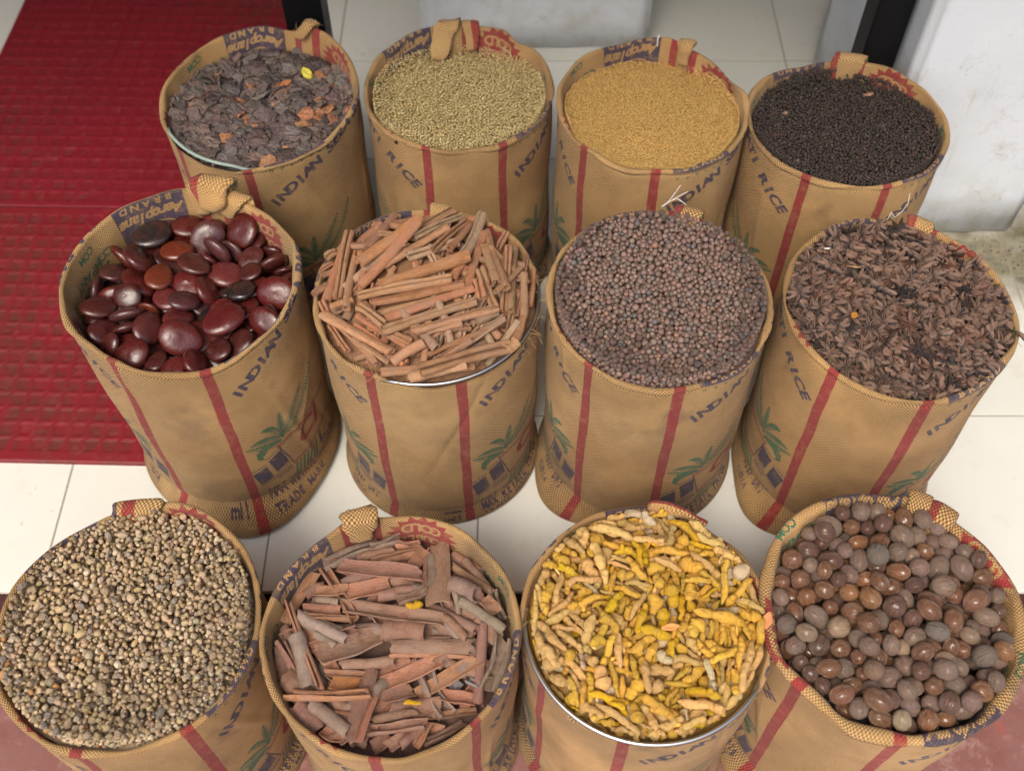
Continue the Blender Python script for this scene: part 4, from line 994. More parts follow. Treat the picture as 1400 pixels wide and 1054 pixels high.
15,277,308,49,-1162,-2,-128,-60,-37,6,15,363,405,-1494,26,-93,-90,-222,408,0,7,426,387,-1259,-692,-189,287,-62,-22,6,5,475,467,-1394,-453,-73,-121,16,
464,5,5,427,406,-319,1120,-28,75,-314,-340,8,15,462,498,-1062,658,-45,-51,264,-383,8,15,417,388,-86,1139,112,255,-408,-124,2,16,493,514,-512,498,36,
-330,-339,63,8,5,389,431,563,-279,3,79,77,448,8,15,323,377,-328,188,57,67,-106,-454,8,5,396,466,120,-1368,-84,-218,-313,-259,8,5,323,361,-246,-1514,
-214,424,215,-31,3,5,218,409,-1194,1009,61,22,-314,-310,5,5,314,323,1395,-195,-37,116,139,225,3,5,326,342,-364,89,98,308,-122,-374,4,16,265,270,851,
308,64,355,205,28,0,15,359,381,-852,10,80,-273,92,379,0,5,297,285,1279,-928,19,249,-290,-317,2,15,439,523,1347,340,-18,-73,-237,344,9,5,477,537,-779,
-1188,-214,-223,170,-332,6,5,300,353,-774,61,21,428,-183,176,5,5,378,413,-922,-1201,-291,-123,-193,67,7,5,268,268,-740,-1406,-353,-262,46,-115,0,5,
410,481,176,1120,103,27,-468,-171,9,15,476,513,-29,-605,-29,-157,472,46,7,5,382,371,359,-275,-10,176,-29,-198,5,5,468,505,-1093,-850,-213,261,-136,
-40,0,15,456,415,-1040,480,-59,260,-169,-12,7,5,323,363,-1256,637,-85,52,267,317,4,5,452,424,-909,-614,-93,-49,-194,399,6,7,389,393,-1485,-214,-77,
263,-79,-198,4,16,395,392,-592,-1306,-343,20,102,483,9,5,326,306,80,-167,74,-238,-339,182,4,5,290,325,1033,274,-124,-39,-257,-424,3,15,340,360,1147,
406,2,-49,187,459,3,15,283,338,-1108,432,32,231,-171,-291,9,15,331,318,301,-1243,-106,-358,85,226,0,5,391,448,1386,-290,-144,418,134,148,3,7,412,465,
8,1276,-7,22,-8,59,4,7,363,348,186,125,8,325,265,174,2,16,462,485,-722,220,69,-403,-19,29,2,5,331,336,-485,313,52,-295,80,28,5,5,340,328,421,1489,-82,
188,19,-142,2,15,393,368,-90,-1435,-170,23,-214,-304,4,15,478,542,-1,633,29,21,-44,-200,6,5,329,336,356,-1362,-167,-56,236,-345,6,5,268,313,-1403,
-688,-311,245,388,188,0,5,408,417,-669,64,-6,22,-25,-293,3,5,481,483,-603,-546,-71,142,-107,-393,6,15,472,469,-192,-1186,-189,42,-334,369,7,15,397,
361,535,1230,-22,154,187,168,2,5,312,291,-190,-1442,-132,-268,-15,-166,5,5,363,367,-996,-360,-101,404,-16,105,2,15,367,348,-174,1054,16,-415,96,71,9,
15,417,474,-688,993,7,-194,3,-421,2,15,478,522,-592,-1308,-121,-219,16,82,4,15,342,363,-46,586,37,234,317,272,1,5,330,328,1067,257,19,-49,-496,32,0,5,
343,360,-746,-427,-41,-362,-89,26,7,15,134,350,-1158,-754,-92,242,-243,-350,7,5,316,300,-1113,-452,-62,322,39,212,0,15,492,568,-578,1167,-54,266,-239,
-61,1,5,346,323,-1230,481,-38,53,87,478,3,5,420,402,-174,-1417,-321,242,-75,-283,9,5,315,373,-624,-156,-36,-11,-26,-62,2,15,421,473,297,-866,-134,25,
-42,241,9,7,353,339,886,400,-61,-27,-270,369,4,16,311,369,42,-1036,-131,481,98,25,2,5,422,398,-255,433,11,-222,55,-117,3,15,388,451,-387,-1470,-309,
242,-105,208,3,5,317,380,1216,109,-49,118,-24,-252,5,15,364,350,-1214,-123,-81,-8,297,396,0,5,492,534,-256,649,30,21,-26,-174,3,5,400,380,-1239,-386,
27,142,291,342,2,5,424,383,-892,684,-20,-322,-191,243,0,5,394,425,521,-588,-60,82,-121,-406,0,7,377,446,545,1426,26,-183,101,-131,2,5,373,365,-7,-37,
6,-317,-116,108,6,16,333,383,-1091,-223,-121,105,-54,10,0,5,465,551,769,1232,-53,237,349,202,8,5,416,396,-1160,-317,-44,204,-57,-416,8,5,326,365,375,
676,62,-289,-129,46,9,5,271,264,-1520,-409,-233,262,-130,-286,8,5,368,426,179,1403,-80,-332,99,20,6,15,300,315,-950,320,-31,254,-388,-121,4,5,301,356,
-94,108,19,188,-21,-57,3,15,447,350,-742,1363,-23,345,-132,197,0,5,402,382,1088,939,-85,122,-82,25,7,5,452,466,-1288,550,-150,439,-219,-46,5,15,473,
450,1254,425,-121,256,16,-65,7,16,403,448,-724,-930,-165,413,-153,-187,8,16,288,289,725,-1276,-120,160,464,-60,0,7,299,322,-342,-1353,-132,312,-313,
-209,3,5,359,346,-401,-624,-74,27,-77,-493,9,5,400,473,963,-1121,-235,43,64,68,4,15,351,404,141,1126,-85,180,-406,-180,6,15,338,390,-32,1528,-144,-35,
23,487,0,5,321,343,452,-832,-125,66,-112,-432,7,5,297,319,1196,-123,0,274,-236,-251,5,15,348,322,565,-887,-147,150,-133,-367,5,7,468,487,1144,-924,
-257,267,261,306,2,5,322,359,-364,-398,-57,-234,220,-213,7,15,375,392,628,-1046,-120,-94,250,409,0,5,463,429,34,1444,-30,54,-91,183,4,5,322,336,661,
-606,-143,270,239,279,9,7,288,321,-784,-1117,-76,-360,242,-203,1,5,372,371,-853,-36,-58,-55,138,473,9,5,388,393,374,794,37,-378,-136,-14,2,7,307,319,
1146,910,19,-192,283,-323,7,5,308,349,-247,-1455,-355,183,119,379,2,15,469,474,1248,763,-99,-84,-79,347,3,5,375,349,537,-105,-12,157,328,334,6,15,278,
289,-464,639,9,-182,-197,258,2,16,266,242,-1084,-1181,-311,-223,-30,431,1,15,367,363,1329,857,-14,204,211,366,2,5,380,393,-333,903,10,-174,348,-314,2,
5,413,470,-849,-299,-56,-238,54,-251,9,5,362,369,87,347,93,-175,-157,290,6,15,422,443,360,377,61,-219,146,-333,3,5,297,271,-461,-562,-25,97,-410,-196,
3,15,307,309,-903,185,19,70,10,-313,1,5,470,427,1291,-590,-192,421,179,-105,5,15,261,285,844,-1298,-338,101,-365,322,4,15,306,319,1584,-86,-137,198,
196,295,8,5,414,401,-1374,-521,-231,170,417,-170,5,7,343,376,-803,-583,-100,325,-124,-79,3,5,314,363,474,-1454,-365,17,100,-446,2,15,428,467,217,
-1237,-181,-98,-169,301,4,15,270,310,251,-1484,-195,-110,365,314,1,5,341,344,663,-1155,-194,-50,369,333,2,5,303,292,-1276,731,-9,-332,184,-143,4,15,
297,307,130,-1449,-374,337,195,249,6,5,418,474,742,662,-15,-162,112,-351,2,5,428,502,775,-751,-112,-349,249,-181,2,15,465,451,1182,-177,-118,-90,205,
-157,8,16,262,244,834,-701,8,15,73,207,0,15,302,273,1281,238,-73,365,-138,-87,1,5,344,348,277,-527,-61,260,-339,-236,9,5,465,554,1396,100,-181,-38,
107,-485,7,5,403,451,-364,-899,-126,-475,143,-23,1,15,326,388,-876,-1118,-152,117,121,267,5,5,334,314,-506,-1061,-182,-92,325,-340,0,5,359,389,1037,
-215,-101,-81,158,-273,9,16,318,322,-1417,497,-121,-252,-299,280,4,15,408,446,1367,-194,-246,149,-5,-244,3,5,418,451,496,661,0,-13,-67,-422,6,15,453,
495,1168,-56,-117,38,-105,430,2,16,278,285,-1551,-351,-347,-275,242,-200,0,15,347,354,1120,179,-126,424,138,10,4,5,498,525,-771,1111,-129,-29,59,393,
9,15,367,415,-1440,209,-181,-38,59,-484,9,5,399,449,-472,1282,-12,-70,-380,316,0,15,346,324,772,345,-21,-210,111,-229,8,5,323,304,-1184,-601,-205,
-198,87,-101,3,5,299,309,434,-1047,-162,14,186,415,9,5,294,271,466,99,42,325,-364,55,9,5,492,503,-316,1395,-63,-178,-430,183,4,5,287,267,190,321,16,
176,135,249,0,5,334,374,-776,-254,-41,-155,-466,75,9,5,395,390,1373,12,-77,154,-462,-3,1,5,310,346,-1479,67,-253,246,-40,104,7,5,492,512,895,-764,
-184,-43,30,-494,6,16,332,394,234,1050,32,-43,169,372,4,7,498,485,-483,-1197,-281,16,115,479,7,5,361,330,-163,-1065,-195,258,-8,-11,1,15,348,327,624,
1244,-133,-26,-52,-368,2,5,440,492,345,1135,-97,-283,270,-263,8,7,319,305,1151,-419,-147,185,-383,-226,7,5,327,330,1529,-56,-200,126,-419,-62,5,5,402,
399,1311,-789,-267,303,-3,368,2,5,492,473,263,-1278,-301,-51,-376,307,8,7,294,321,1282,-540,-65,-161,83,103,8,5,423,507,1065,1077,-94,-212,326,227,2,
5,492,504,500,850,-59,-378,30,8,7,5,330,382,-1485,307,-248,-52,-38,361,3,15,339,307,-443,980,-50,118,-74,-89,6,5,351,392,-1220,-425,-182,-7,29,-155,3,
5,430,399,1497,351,-238,331,350,110,4,15,353,366,1435,583,-166,238,-173,-240,0,5,290,333,-460,-345,-17,-99,-207,302,9,15,438,459,-1161,-50,-149,-97,
-129,455,3,5,323,344,1088,-611,-164,-25,-75,-322,9,5,343,408,413,-1070,-221,2,-486,96,7,5,262,314,-1504,-61,-270,20,-81,186,9,15,319,311,-1077,335,
-108,-354,247,-212,3,15,304,361,55,-1235,-99,480,-9,42,4,7,458,514,-1548,-221,-233,72,23,-301,0,5,271,312,1123,-602,-92,153,-398,-201,0,5,281,283,
-401,-1108,-187,148,88,-429,8,5,273,307,-811,1117,3,309,199,-91,8,5,411,375,-230,1492,-100,-85,83,-154,3,15,443,479,-783,615,-37,43,81,346,9,5,314,
288,828,-362,-109,-74,106,-177,3,16,434,520,1085,610,-118,-38,-84,-459,0,15,413,374,804,917,-62,77,74,420,6,5,297,344,41,-1301,-242,479,-52,-63,3,15,
398,404,644,1026,-50,94,80,391,9,15,309,344,1424,114,-87,-233,27,-27,8,16,417,495,880,-988,-223,74,16,487,9,15,260,308,-868,757,-103,-72,29,-379,2,16,
356,391,20,-326,-26,-292,-149,143,2,15,270,261,930,-499,-131,45,-354,304,2,5,301,356,89,-1052,-189,-200,-456,-31,7,5,277,255,249,-1161,-238,219,-9,
-197,1,5,293,269,-571,-909,-115,262,-342,-250,2,5,332,370,949,1278,-53,-167,-390,260,9,5,470,448,-1129,801,-164,-17,18,-408,7,15,315,311,-665,802,14,
-120,234,387,5,5,269,278,-830,270,-20,-209,-2,-226,0,15,371,375,895,1118,-148,-39,-76,-466,9,5,395,428,1396,-407,-156,72,32,111,1,5,278,266,-227,1200,
39,-71,-391,-301,3,15,368,336,1429,-385,-279,340,-123,-194,3,5,372,420,-1416,396,-184,121,-27,-59,0,15,393,445,-1324,-254,-116,271,-235,-176,7,5,270,
310,1005,393,-95,8,44,-158,8,15,379,357,466,993,-11,-428,104,59,1,5,267,281,70,-709,-91,453,196,52,4,15,305,346,662,-1136,-286,386,288,134,6,16,418,
379,1185,912,-156,242,317,176,2,5,328,326,277,1187,12,-249,84,-45,4,5,348,357,1337,517,-209,38,72,3,1,15,277,261,-872,517,-67,-19,71,399,7,15,304,309,
-983,1078,-184,380,-256,-53,8,5,272,314,-1334,805,-95,-103,387,292,8,5,283,335,-99,954,-2,5,124,460,5,5,313,301,926,-28,-59,23,-204,-415,2,5,288,317,
80,262,20,-146,174,-324,2,15,438,430,728,-1257,-246,-40,-364,339,2,7,365,332,605,-1110,-279,-184,332,-223,9,15,278,330,1383,585,-140,-220,-335,207,1,
5,381,380,229,1479,-121,-100,53,-156,3,5,278,279,-508,-1223,-105,-73,-108,-123,2,5,429,442,478,1319,-137,-279,278,-291,4,5,338,330,1234,-569,-269,311,
-289,-215,2,7,348,378,-1038,-1007,-337,-41,364,-297,1,5,389,376,782,1279,-140,-45,-59,-250,7,5,288,308,-912,-996,-207,14,217,-194,8,15,394,430,-594,
1410,-134,-40,207,454,9,5,264,257,-1154,125,-88,-184,265,-369,1,15,282,272,463,-1238,-297,407,-134,-177,2,5,416,375,-305,1372,-159,-328,149,-225,0,16,
368,342,-1343,9,-142,390,29,241,9,5,306,362,-970,127,-84,-484,-88,-66,3,5,265,257,-162,1319,-76,317,-329,-169,9,15,353,410,-1297,772,-214,-417,-269,
-12,7,15,377,419,-690,-847,-178,115,-21,-252,9,15,288,323,-68,1130,-71,-72,291,-399,3,7,303,315,1403,319,-190,-271,400,-99,2,5,294,303,-1206,982,-242,
-34,176,-431,3,16,266,255,-219,-1323,-173,467,80,150,1,5,338,322,565,1173,-118,316,-356,-77,),
 'anise': (1,1,213,213,-293,145,74,10,52,40,1,0,195,195,-371,-421,26,20,-1,-282,0,2,209,209,-31,76,103,-138,467,88,4,0,204,204,-824,-302,-17,-55,-65,481,4,0,212,
212,173,-115,65,-7,41,474,0,0,194,194,-1004,-819,-69,59,-24,-193,2,2,198,198,-565,-514,-11,231,-119,-196,2,1,213,213,-945,665,-26,-22,37,496,1,1,196,
196,999,-1103,-99,98,12,480,2,0,203,203,491,800,8,25,-24,463,3,0,195,195,-333,-1094,-89,19,9,-314,1,0,183,183,954,-754,-116,-14,-84,491,3,2,215,215,
-1480,159,-61,16,-59,-481,1,0,200,200,188,1447,5,414,279,-6,0,0,208,208,-1249,816,-90,-29,24,-487,3,0,178,178,-1001,-1163,-134,225,49,-337,3,2,213,
213,162,352,61,25,-35,124,2,0,193,193,-1491,-265,-172,21,-148,87,5,0,200,200,473,-1456,-216,-393,199,-25,4,2,205,205,-330,1367,-27,-23,-67,95,0,2,192,
192,786,-307,-9,34,4,329,4,3,205,205,27,-478,19,55,73,369,2,0,203,203,-580,-1459,-205,167,-318,239,2,0,205,205,-795,-1353,-216,264,-245,86,4,2,190,
190,199,-344,39,-13,-24,302,1,0,186,186,-384,-1453,-163,39,-95,-78,1,1,200,200,-22,-1492,-226,37,-117,-386,1,0,167,167,66,-933,-17,-130,-479,-46,2,2,
196,196,-1011,-470,-56,-86,-41,290,4,1,208,208,1243,570,-68,-14,22,-352,1,0,181,181,-308,-201,32,1,58,-443,3,0,210,210,-695,-1227,-158,-134,42,-479,4,
0,191,191,-607,348,53,58,-63,327,3,3,212,212,559,1375,-32,33,53,422,2,7,202,202,-180,530,57,-41,63,401,0,0,208,208,1358,-727,-121,187,10,-464,2,2,212,
212,741,1148,-35,-2,88,-58,0,0,209,209,415,253,20,17,-45,235,4,7,202,202,-350,948,14,6,69,495,5,0,208,208,256,-635,-28,-48,116,-360,1,7,207,207,1438,
-19,-111,27,-14,449,4,2,196,196,834,-1229,-120,-72,48,487,1,0,191,191,1050,457,-69,-73,69,-488,4,0,200,200,476,-891,-77,135,463,-90,4,3,203,203,577,
-722,-54,-39,-17,-462,1,1,200,200,566,457,14,-2,-22,-466,0,0,180,180,401,-448,2,31,-12,424,0,2,180,180,629,-82,7,25,-17,52,3,0,188,188,-629,-1003,
-129,87,-53,115,0,1,194,194,426,-617,-24,-69,-80,-158,1,2,202,202,-751,1297,-80,-20,35,-488,1,0,204,204,-766,-36,-22,1,19,355,5,0,200,200,-564,109,15,
-124,-91,327,2,0,208,208,-305,-1304,-93,-119,3,-236,3,0,207,207,-1244,553,-102,67,-94,-359,3,0,192,192,1467,-303,-105,-13,72,95,1,0,211,211,-1014,505,
-76,-4,1,-271,1,2,173,173,-561,1177,-26,39,39,334,3,2,175,175,260,-1213,-109,-44,12,-298,0,0,212,212,303,-1467,-226,264,-58,380,2,1,213,213,-645,1044,
-79,26,43,44,0,0,214,214,361,565,13,-86,-20,17,1,3,198,198,1110,191,-83,-50,-22,424,0,2,181,181,-1215,-97,-87,50,31,461,4,0,205,205,-364,360,36,26,21,
49,3,0,213,213,-1197,-854,-128,-19,-98,490,1,1,173,173,-836,-994,-106,16,66,418,1,2,164,164,138,-1377,-169,-89,14,-478,5,0,197,197,465,-202,4,-30,34,
-417,5,0,206,206,568,-367,-4,-18,97,279,0,7,182,182,321,1133,-38,34,27,497,2,7,154,154,-1197,-942,-94,89,-36,416,4,2,192,192,1178,-847,-119,-48,68,
294,1,0,197,197,786,536,-42,-26,-58,-427,2,3,208,208,1230,290,-94,144,5,-467,0,3,212,212,847,-441,-80,-63,-75,-490,5,3,185,185,-1252,125,-97,62,59,
-492,1,0,172,172,-1439,449,-124,114,-67,-482,0,3,205,205,710,-1331,-192,2,66,420,1,3,166,166,-721,102,18,-17,-81,-359,2,3,155,155,-85,-217,46,32,-29,
-390,0,7,165,165,-215,-811,-56,-37,-23,-474,0,0,192,192,-719,739,-44,58,26,274,4,1,162,162,753,-810,-71,-98,-3,-488,4,3,181,181,428,37,23,-5,-54,-383,
1,2,155,155,636,-1206,-128,-38,-1,469,2,0,215,215,-88,699,5,79,-70,-403,1,2,168,168,-561,-853,-99,112,-139,-11,2,2,174,174,983,225,-42,459,152,71,0,3,
215,215,-485,869,-40,-73,-35,-247,0,7,207,207,129,853,-44,107,-78,-445,3,0,160,160,-1229,-512,-87,37,35,140,3,0,162,162,-1115,-313,-64,49,-44,-491,3,
0,160,160,391,-1530,-187,232,242,-201,2,1,173,173,1487,261,-114,25,33,226,2,0,208,208,-40,1032,40,116,-457,164,2,0,194,194,-979,135,-71,16,-102,-405,
2,1,153,153,1517,-163,-72,-9,24,-284,1,2,193,193,-1333,-97,-108,-84,86,-421,1,3,202,202,795,-649,-120,124,60,-156,3,0,192,192,1266,-507,-111,105,30,
477,4,0,143,143,-520,-1365,-150,94,-117,155,3,0,144,144,233,-1020,-79,-448,-147,-51,1,0,160,160,450,-1213,-143,-10,-118,250,3,7,180,180,-1084,-1052,
-200,4,-36,313,4,0,154,154,-615,-125,27,21,-69,-413,5,0,167,167,948,-82,-59,-471,38,62,1,3,189,189,-1044,900,-74,-76,-19,-229,4,2,202,202,344,906,-28,
-3,-15,-464,5,1,177,177,-879,-501,-35,-213,429,-144,5,3,160,160,1063,-647,-83,-69,-261,297,3,0,183,183,848,-942,-112,22,-88,-490,2,2,150,150,-1307,
-298,-100,54,-40,-377,3,1,150,150,293,109,50,45,-109,-55,5,1,169,169,427,-1084,-87,195,-432,147,4,7,213,213,-301,-1449,-206,13,-83,207,5,3,182,182,
-247,-559,-6,185,-441,36,5,0,205,205,-369,-792,-48,-120,311,-332,5,3,153,153,9,-1039,-93,73,73,-173,0,2,180,180,-1374,-500,-122,-110,-53,-484,5,3,209,
209,212,-1140,-169,-26,106,-168,1,0,182,182,661,951,-39,80,19,479,0,2,177,177,-950,1182,-58,257,-246,321,1,3,205,205,-82,326,24,2,19,-23,2,0,179,179,
-1115,279,-83,57,-127,-112,0,0,150,150,664,-1047,-101,-47,4,-381,5,3,177,177,-790,225,2,-146,-59,108,3,0,200,200,-508,-336,-17,68,-22,387,4,3,187,187,
-982,-157,-91,-1,-88,-492,2,1,144,144,-65,-663,-39,49,-1,-163,1,3,213,213,797,404,-72,-21,-84,-442,5,7,162,162,-654,-723,-114,74,-106,422,5,0,188,188,
-1372,-561,-194,-95,-82,-195,5,0,208,208,1192,-699,-101,-243,54,-380,1,1,199,199,-481,-583,-73,111,-70,-400,4,7,173,173,7,247,83,18,54,-480,3,1,191,
191,-843,864,-38,35,-96,489,1,2,154,154,-9,-1351,-160,27,101,133,5,2,184,184,-814,-816,-96,33,-27,-390,1,0,196,196,-54,1507,-90,153,-147,-444,4,0,194,
194,-153,-909,-105,-25,-20,-362,4,3,186,186,-857,301,-20,135,-198,-434,2,7,151,151,1100,-234,-71,41,-45,-78,3,2,166,166,-234,771,17,-96,60,487,3,0,
209,209,1323,-182,-143,19,44,495,4,7,161,161,945,-300,-43,40,-40,-215,3,2,191,191,-399,636,4,113,94,409,4,2,209,209,492,1232,-44,73,188,450,5,0,145,
145,-1372,-751,-149,-332,325,-11,3,0,208,208,40,1229,-29,-84,126,-61,4,0,189,189,-1017,-684,-104,57,7,132,3,0,192,192,7,-874,-71,47,35,248,1,3,203,
203,1045,994,-105,-48,-201,-433,1,3,203,203,-921,-1153,-211,-62,-90,302,5,3,198,198,734,693,-39,253,-390,168,2,2,202,202,1570,68,-139,-259,224,-238,3,
0,157,157,-1385,614,-121,-126,71,426,3,3,183,183,-146,1295,-37,-16,-65,-472,1,0,178,178,1075,-464,-104,-72,23,-278,2,1,181,181,-423,-1049,-147,-50,5,
-428,4,2,163,163,-546,673,-6,-32,27,-119,1,0,166,166,255,-834,-99,180,28,-25,0,7,210,210,1374,682,-120,-125,251,-79,4,2,168,168,-219,1118,-26,60,90,
424,3,7,180,180,117,510,19,47,24,400,1,2,145,145,-687,538,-34,39,38,-261,4,0,197,197,1330,-417,-166,114,17,-474,0,3,151,151,-160,-1139,-134,-40,-16,
484,4,2,172,172,1298,142,-107,40,-135,-462,3,0,207,207,946,-1196,-225,144,212,-229,4,0,180,180,-734,-596,-126,86,-8,-327,5,0,213,213,-945,-969,-154,
-86,68,-224,1,0,159,159,-582,-1190,-137,48,-398,64,3,1,179,179,-1148,-8,-132,140,-50,-51,1,3,141,141,169,-1516,-241,109,-39,421,4,1,202,202,30,1036,
-45,-97,-29,152,4,7,148,148,-444,-96,22,30,-24,-467,5,1,209,209,-1393,-66,-155,-109,135,-440,2,3,201,201,-90,-293,-23,4,57,165,0,2,152,152,-138,-74,
11,11,36,-427,0,3,165,165,1040,795,-167,150,3,458,4,0,156,156,-496,1434,-99,162,457,121,3,0,172,172,618,220,-59,-36,28,134,4,7,179,179,-351,1547,-98,
-142,328,336,5,3,169,169,-306,-957,-136,25,25,477,4,0,160,160,-394,75,28,-1,-13,-235,2,0,150,150,-1522,50,-214,17,-20,41,3,1,175,175,-1341,-746,-249,
168,32,-65,1,3,168,168,1072,1164,-173,-354,72,-195,0,0,203,203,-757,-853,-170,50,-106,29,3,0,169,169,-1251,382,-139,111,-128,-359,5,3,175,175,1120,
-996,-188,-35,-347,183,0,2,184,184,433,-693,-105,27,43,274,4,2,203,203,1184,-864,-188,-58,18,-136,1,3,195,195,-328,-684,-94,-7,-87,439,4,1,197,197,
1454,-371,-190,15,-45,352,3,7,157,157,1132,-130,-91,-75,-77,467,4,2,170,170,1275,814,-136,159,-111,-439,5,0,152,152,-1572,-36,-276,-73,-23,275,2,0,
187,187,-969,1224,-125,-354,8,122,2,2,186,186,1140,-30,-135,133,12,123,5,0,198,198,90,-539,-62,30,5,-466,5,1,165,165,186,-703,-94,57,82,-242,3,7,152,
152,-109,-443,-54,15,43,444,3,1,141,141,1,-1531,-301,101,-29,-222,0,0,142,142,-223,-1506,-298,59,25,-468,0,0,176,176,-1121,-1015,-278,76,34,-334,5,3,
187,187,-428,1135,-74,-77,-6,223,0,0,178,178,-674,-376,-91,-18,-72,494,5,1,147,147,-974,340,-56,-155,301,-363,0,0,149,149,812,233,-92,-8,50,462,4,3,
204,204,-1464,-276,-248,-67,-45,488,2,0,162,162,-978,44,-119,-62,-56,170,5,3,145,145,267,698,2,-400,-301,-2,3,0,211,211,212,-970,-127,118,95,-265,2,0,
152,152,-129,-1373,-162,92,115,446,3,2,193,193,609,1073,-102,59,80,470,3,0,164,164,69,-1183,-194,-8,88,-490,4,0,168,168,-450,-1275,-177,15,88,-446,5,
0,168,168,320,-1288,-209,90,204,-72,0,2,149,149,936,1185,-100,-61,139,263,5,0,144,144,-769,476,-80,-5,103,-358,2,2,178,178,-1388,239,-128,72,24,-71,2,
3,207,207,316,1540,-101,-46,355,323,0,2,143,143,-55,-1220,-136,-283,-104,297,0,7,161,161,-838,-545,-91,-27,-133,-287,4,0,163,163,1103,922,-174,-93,
-226,-433,5,2,141,141,1132,-319,-116,-75,-6,418,0,3,174,174,-919,1032,-81,-166,14,-43,2,3,211,211,-755,-1128,-230,-38,-20,484,1,1,173,173,745,-1290,
-277,-40,84,-462,0,3,170,170,442,-1013,-171,-82,62,-489,0,3,165,165,957,1121,-153,-219,4,-174,1,2,154,154,749,-493,-119,-45,45,-399,2,1,210,210,814,
-184,-83,-57,107,-420,3,0,144,144,629,360,-26,-25,35,495,3,0,141,141,-329,602,28,-91,59,-317,0,0,173,173,303,1410,-101,-16,-155,-441,5,0,198,198,615,
-103,-60,-29,38,1,2,0,147,147,31,-199,7,-3,-8,479,1,0,167,167,58,656,-23,109,-10,-293,5,0,200,200,693,-1024,-177,-80,52,418,2,2,166,166,-1449,-452,
-192,444,125,-72,3,0,148,148,566,-947,-126,-14,34,-303,3,0,190,190,-1483,79,-142,25,108,341,0,0,189,189,563,-422,-80,-24,19,-36,2,2,192,192,129,1475,
-78,-33,-40,-444,4,0,165,165,-1062,1097,-156,-145,46,146,5,1,148,148,1164,773,-163,-168,-121,195,2,0,195,195,-1262,-563,-226,96,-49,-434,2,0,214,214,
-535,-183,-53,38,23,-265,4,1,146,146,1069,637,-95,-230,319,-257,1,0,158,158,493,-1316,-207,118,-10,-362,3,2,160,160,115,229,12,61,-66,-492,3,0,148,
148,157,29,3,-163,462,86,5,2,160,160,685,73,-66,-146,-80,136,1,3,161,161,1148,1010,-213,50,183,461,1,1,156,156,-1553,316,-196,349,-85,-345,1,0,184,
184,536,42,-45,-25,-23,260,2,0,199,199,939,-998,-171,34,-15,-62,3,2,164,164,575,766,-57,17,-18,118,2,1,181,181,839,1006,-163,-36,-123,-472,4,2,175,
175,235,1265,-119,-11,234,287,3,3,197,197,227,-155,-4,-8,5,187,0,2,150,150,841,830,-125,-21,205,221,5,0,184,184,-745,-152,-65,-18,-491,82,5,3,187,187,
-532,468,-4,10,54,128,5,0,157,157,-1234,-864,-253,-28,124,-298,1,2,185,185,-306,1305,-92,-18,-23,-68,3,2,151,151,1424,523,-150,-166,12,-167,3,0,156,
156,-120,-1382,-234,-44,35,412,5,0,145,145,366,422,-42,-119,-164,284,1,7,155,155,942,19,-95,74,136,59,2,3,200,200,788,1273,-116,-98,30,-464,5,3,157,
157,-383,-1448,-287,28,16,11,1,0,169,169,-795,1185,-157,-120,-65,-92,1,0,177,177,1278,419,-141,-84,-94,104,5,0,185,185,945,636,-129,-241,113,-317,0,3,
168,168,795,1081,-124,23,154,459,3,3,192,192,1427,348,-150,3,80,-253,4,1,208,208,286,1445,-192,-62,99,380,3,7,162,162,-1303,801,-142,-50,36,-343,1,3,
178,178,229,178,-25,5,-22,-16,5,0,197,197,-270,983,-69,-41,64,238,3,2,205,205,-1185,-329,-136,9,-10,-169,5,3,141,141,980,866,-176,-60,-60,-487,5,3,
210,210,-304,-3,-26,61,-14,-485,5,0,153,153,723,-874,-146,-156,71,-452,1,3,155,155,-447,-1153,-208,8,57,-460,0,0,203,203,341,-369,-52,82,19,97,5,3,
214,214,-1251,803,-219,-39,8,490,4,0,193,193,1470,-118,-185,42,-32,-32,3,0,181,181,262,-548,-72,1,69,-488,5,7,166,166,10,-68,-25,43,16,97,2,1,211,211,
-321,-406,-54,-25,-30,162,3,3,204,204,-241,-1232,-207,29,-6,50,4,2,154,154,948,-504,-130,2,-38,-314,2,3,175,175,1219,-889,-274,9,66,17,3,0,151,151,
820,49,-92,57,68,118,2,2,205,205,-1299,-330,-190,41,55,276,1,0,168,168,282,1118,-108,-113,-82,-409,1,2,187,187,666,852,-117,-16,6,402,4,0,181,181,
-1162,-814,-183,63,-46,279,2,3,150,150,-953,-1193,-289,-41,-3,493,5,2,188,188,-52,1245,-89,21,-53,-462,0,0,175,175,-546,52,-52,-6,-78,-147,3,0,173,
173,588,1378,-101,-42,11,52,2,3,204,204,-874,635,-120,53,-86,-292,3,7,175,175,-193,1504,-99,-175,99,370,0,0,147,147,-492,-838,-134,53,-146,97,2,2,194,
194,-1334,650,-216,44,39,-456,1,0,168,168,553,-1379,-273,71,42,-434,5,2,201,201,447,1426,-160,-313,-171,206,1,3,211,211,-282,491,-37,-5,-54,-333,0,2,
190,190,87,1446,-149,44,47,428,5,2,187,187,280,377,-14,95,113,-347,4,3,167,167,-103,-694,-90,27,9,-4,5,0,154,154,-1428,-71,-226,-114,177,-414,4,2,201,
201,-1081,-462,-151,-45,98,488,0,0,177,177,-1437,485,-233,39,60,-488,0,2,147,147,338,8,-38,-29,-33,-285,2,2,164,164,1351,-720,-269,-458,-178,59,5,2,
190,190,-56,93,-18,41,4,-115,3,0,166,166,-790,37,-85,22,11,-485,3,0,170,170,-1161,123,-157,7,-21,409,3,2,174,174,-1408,360,-175,-78,-5,479,3,1,171,
171,-1006,801,-106,-41,79,439,1,2,208,208,-915,-327,-120,-6,-17,-237,4,3,186,186,-531,1255,-98,-28,68,-315,0,0,183,183,-409,250,-37,-8,28,186,5,2,161,
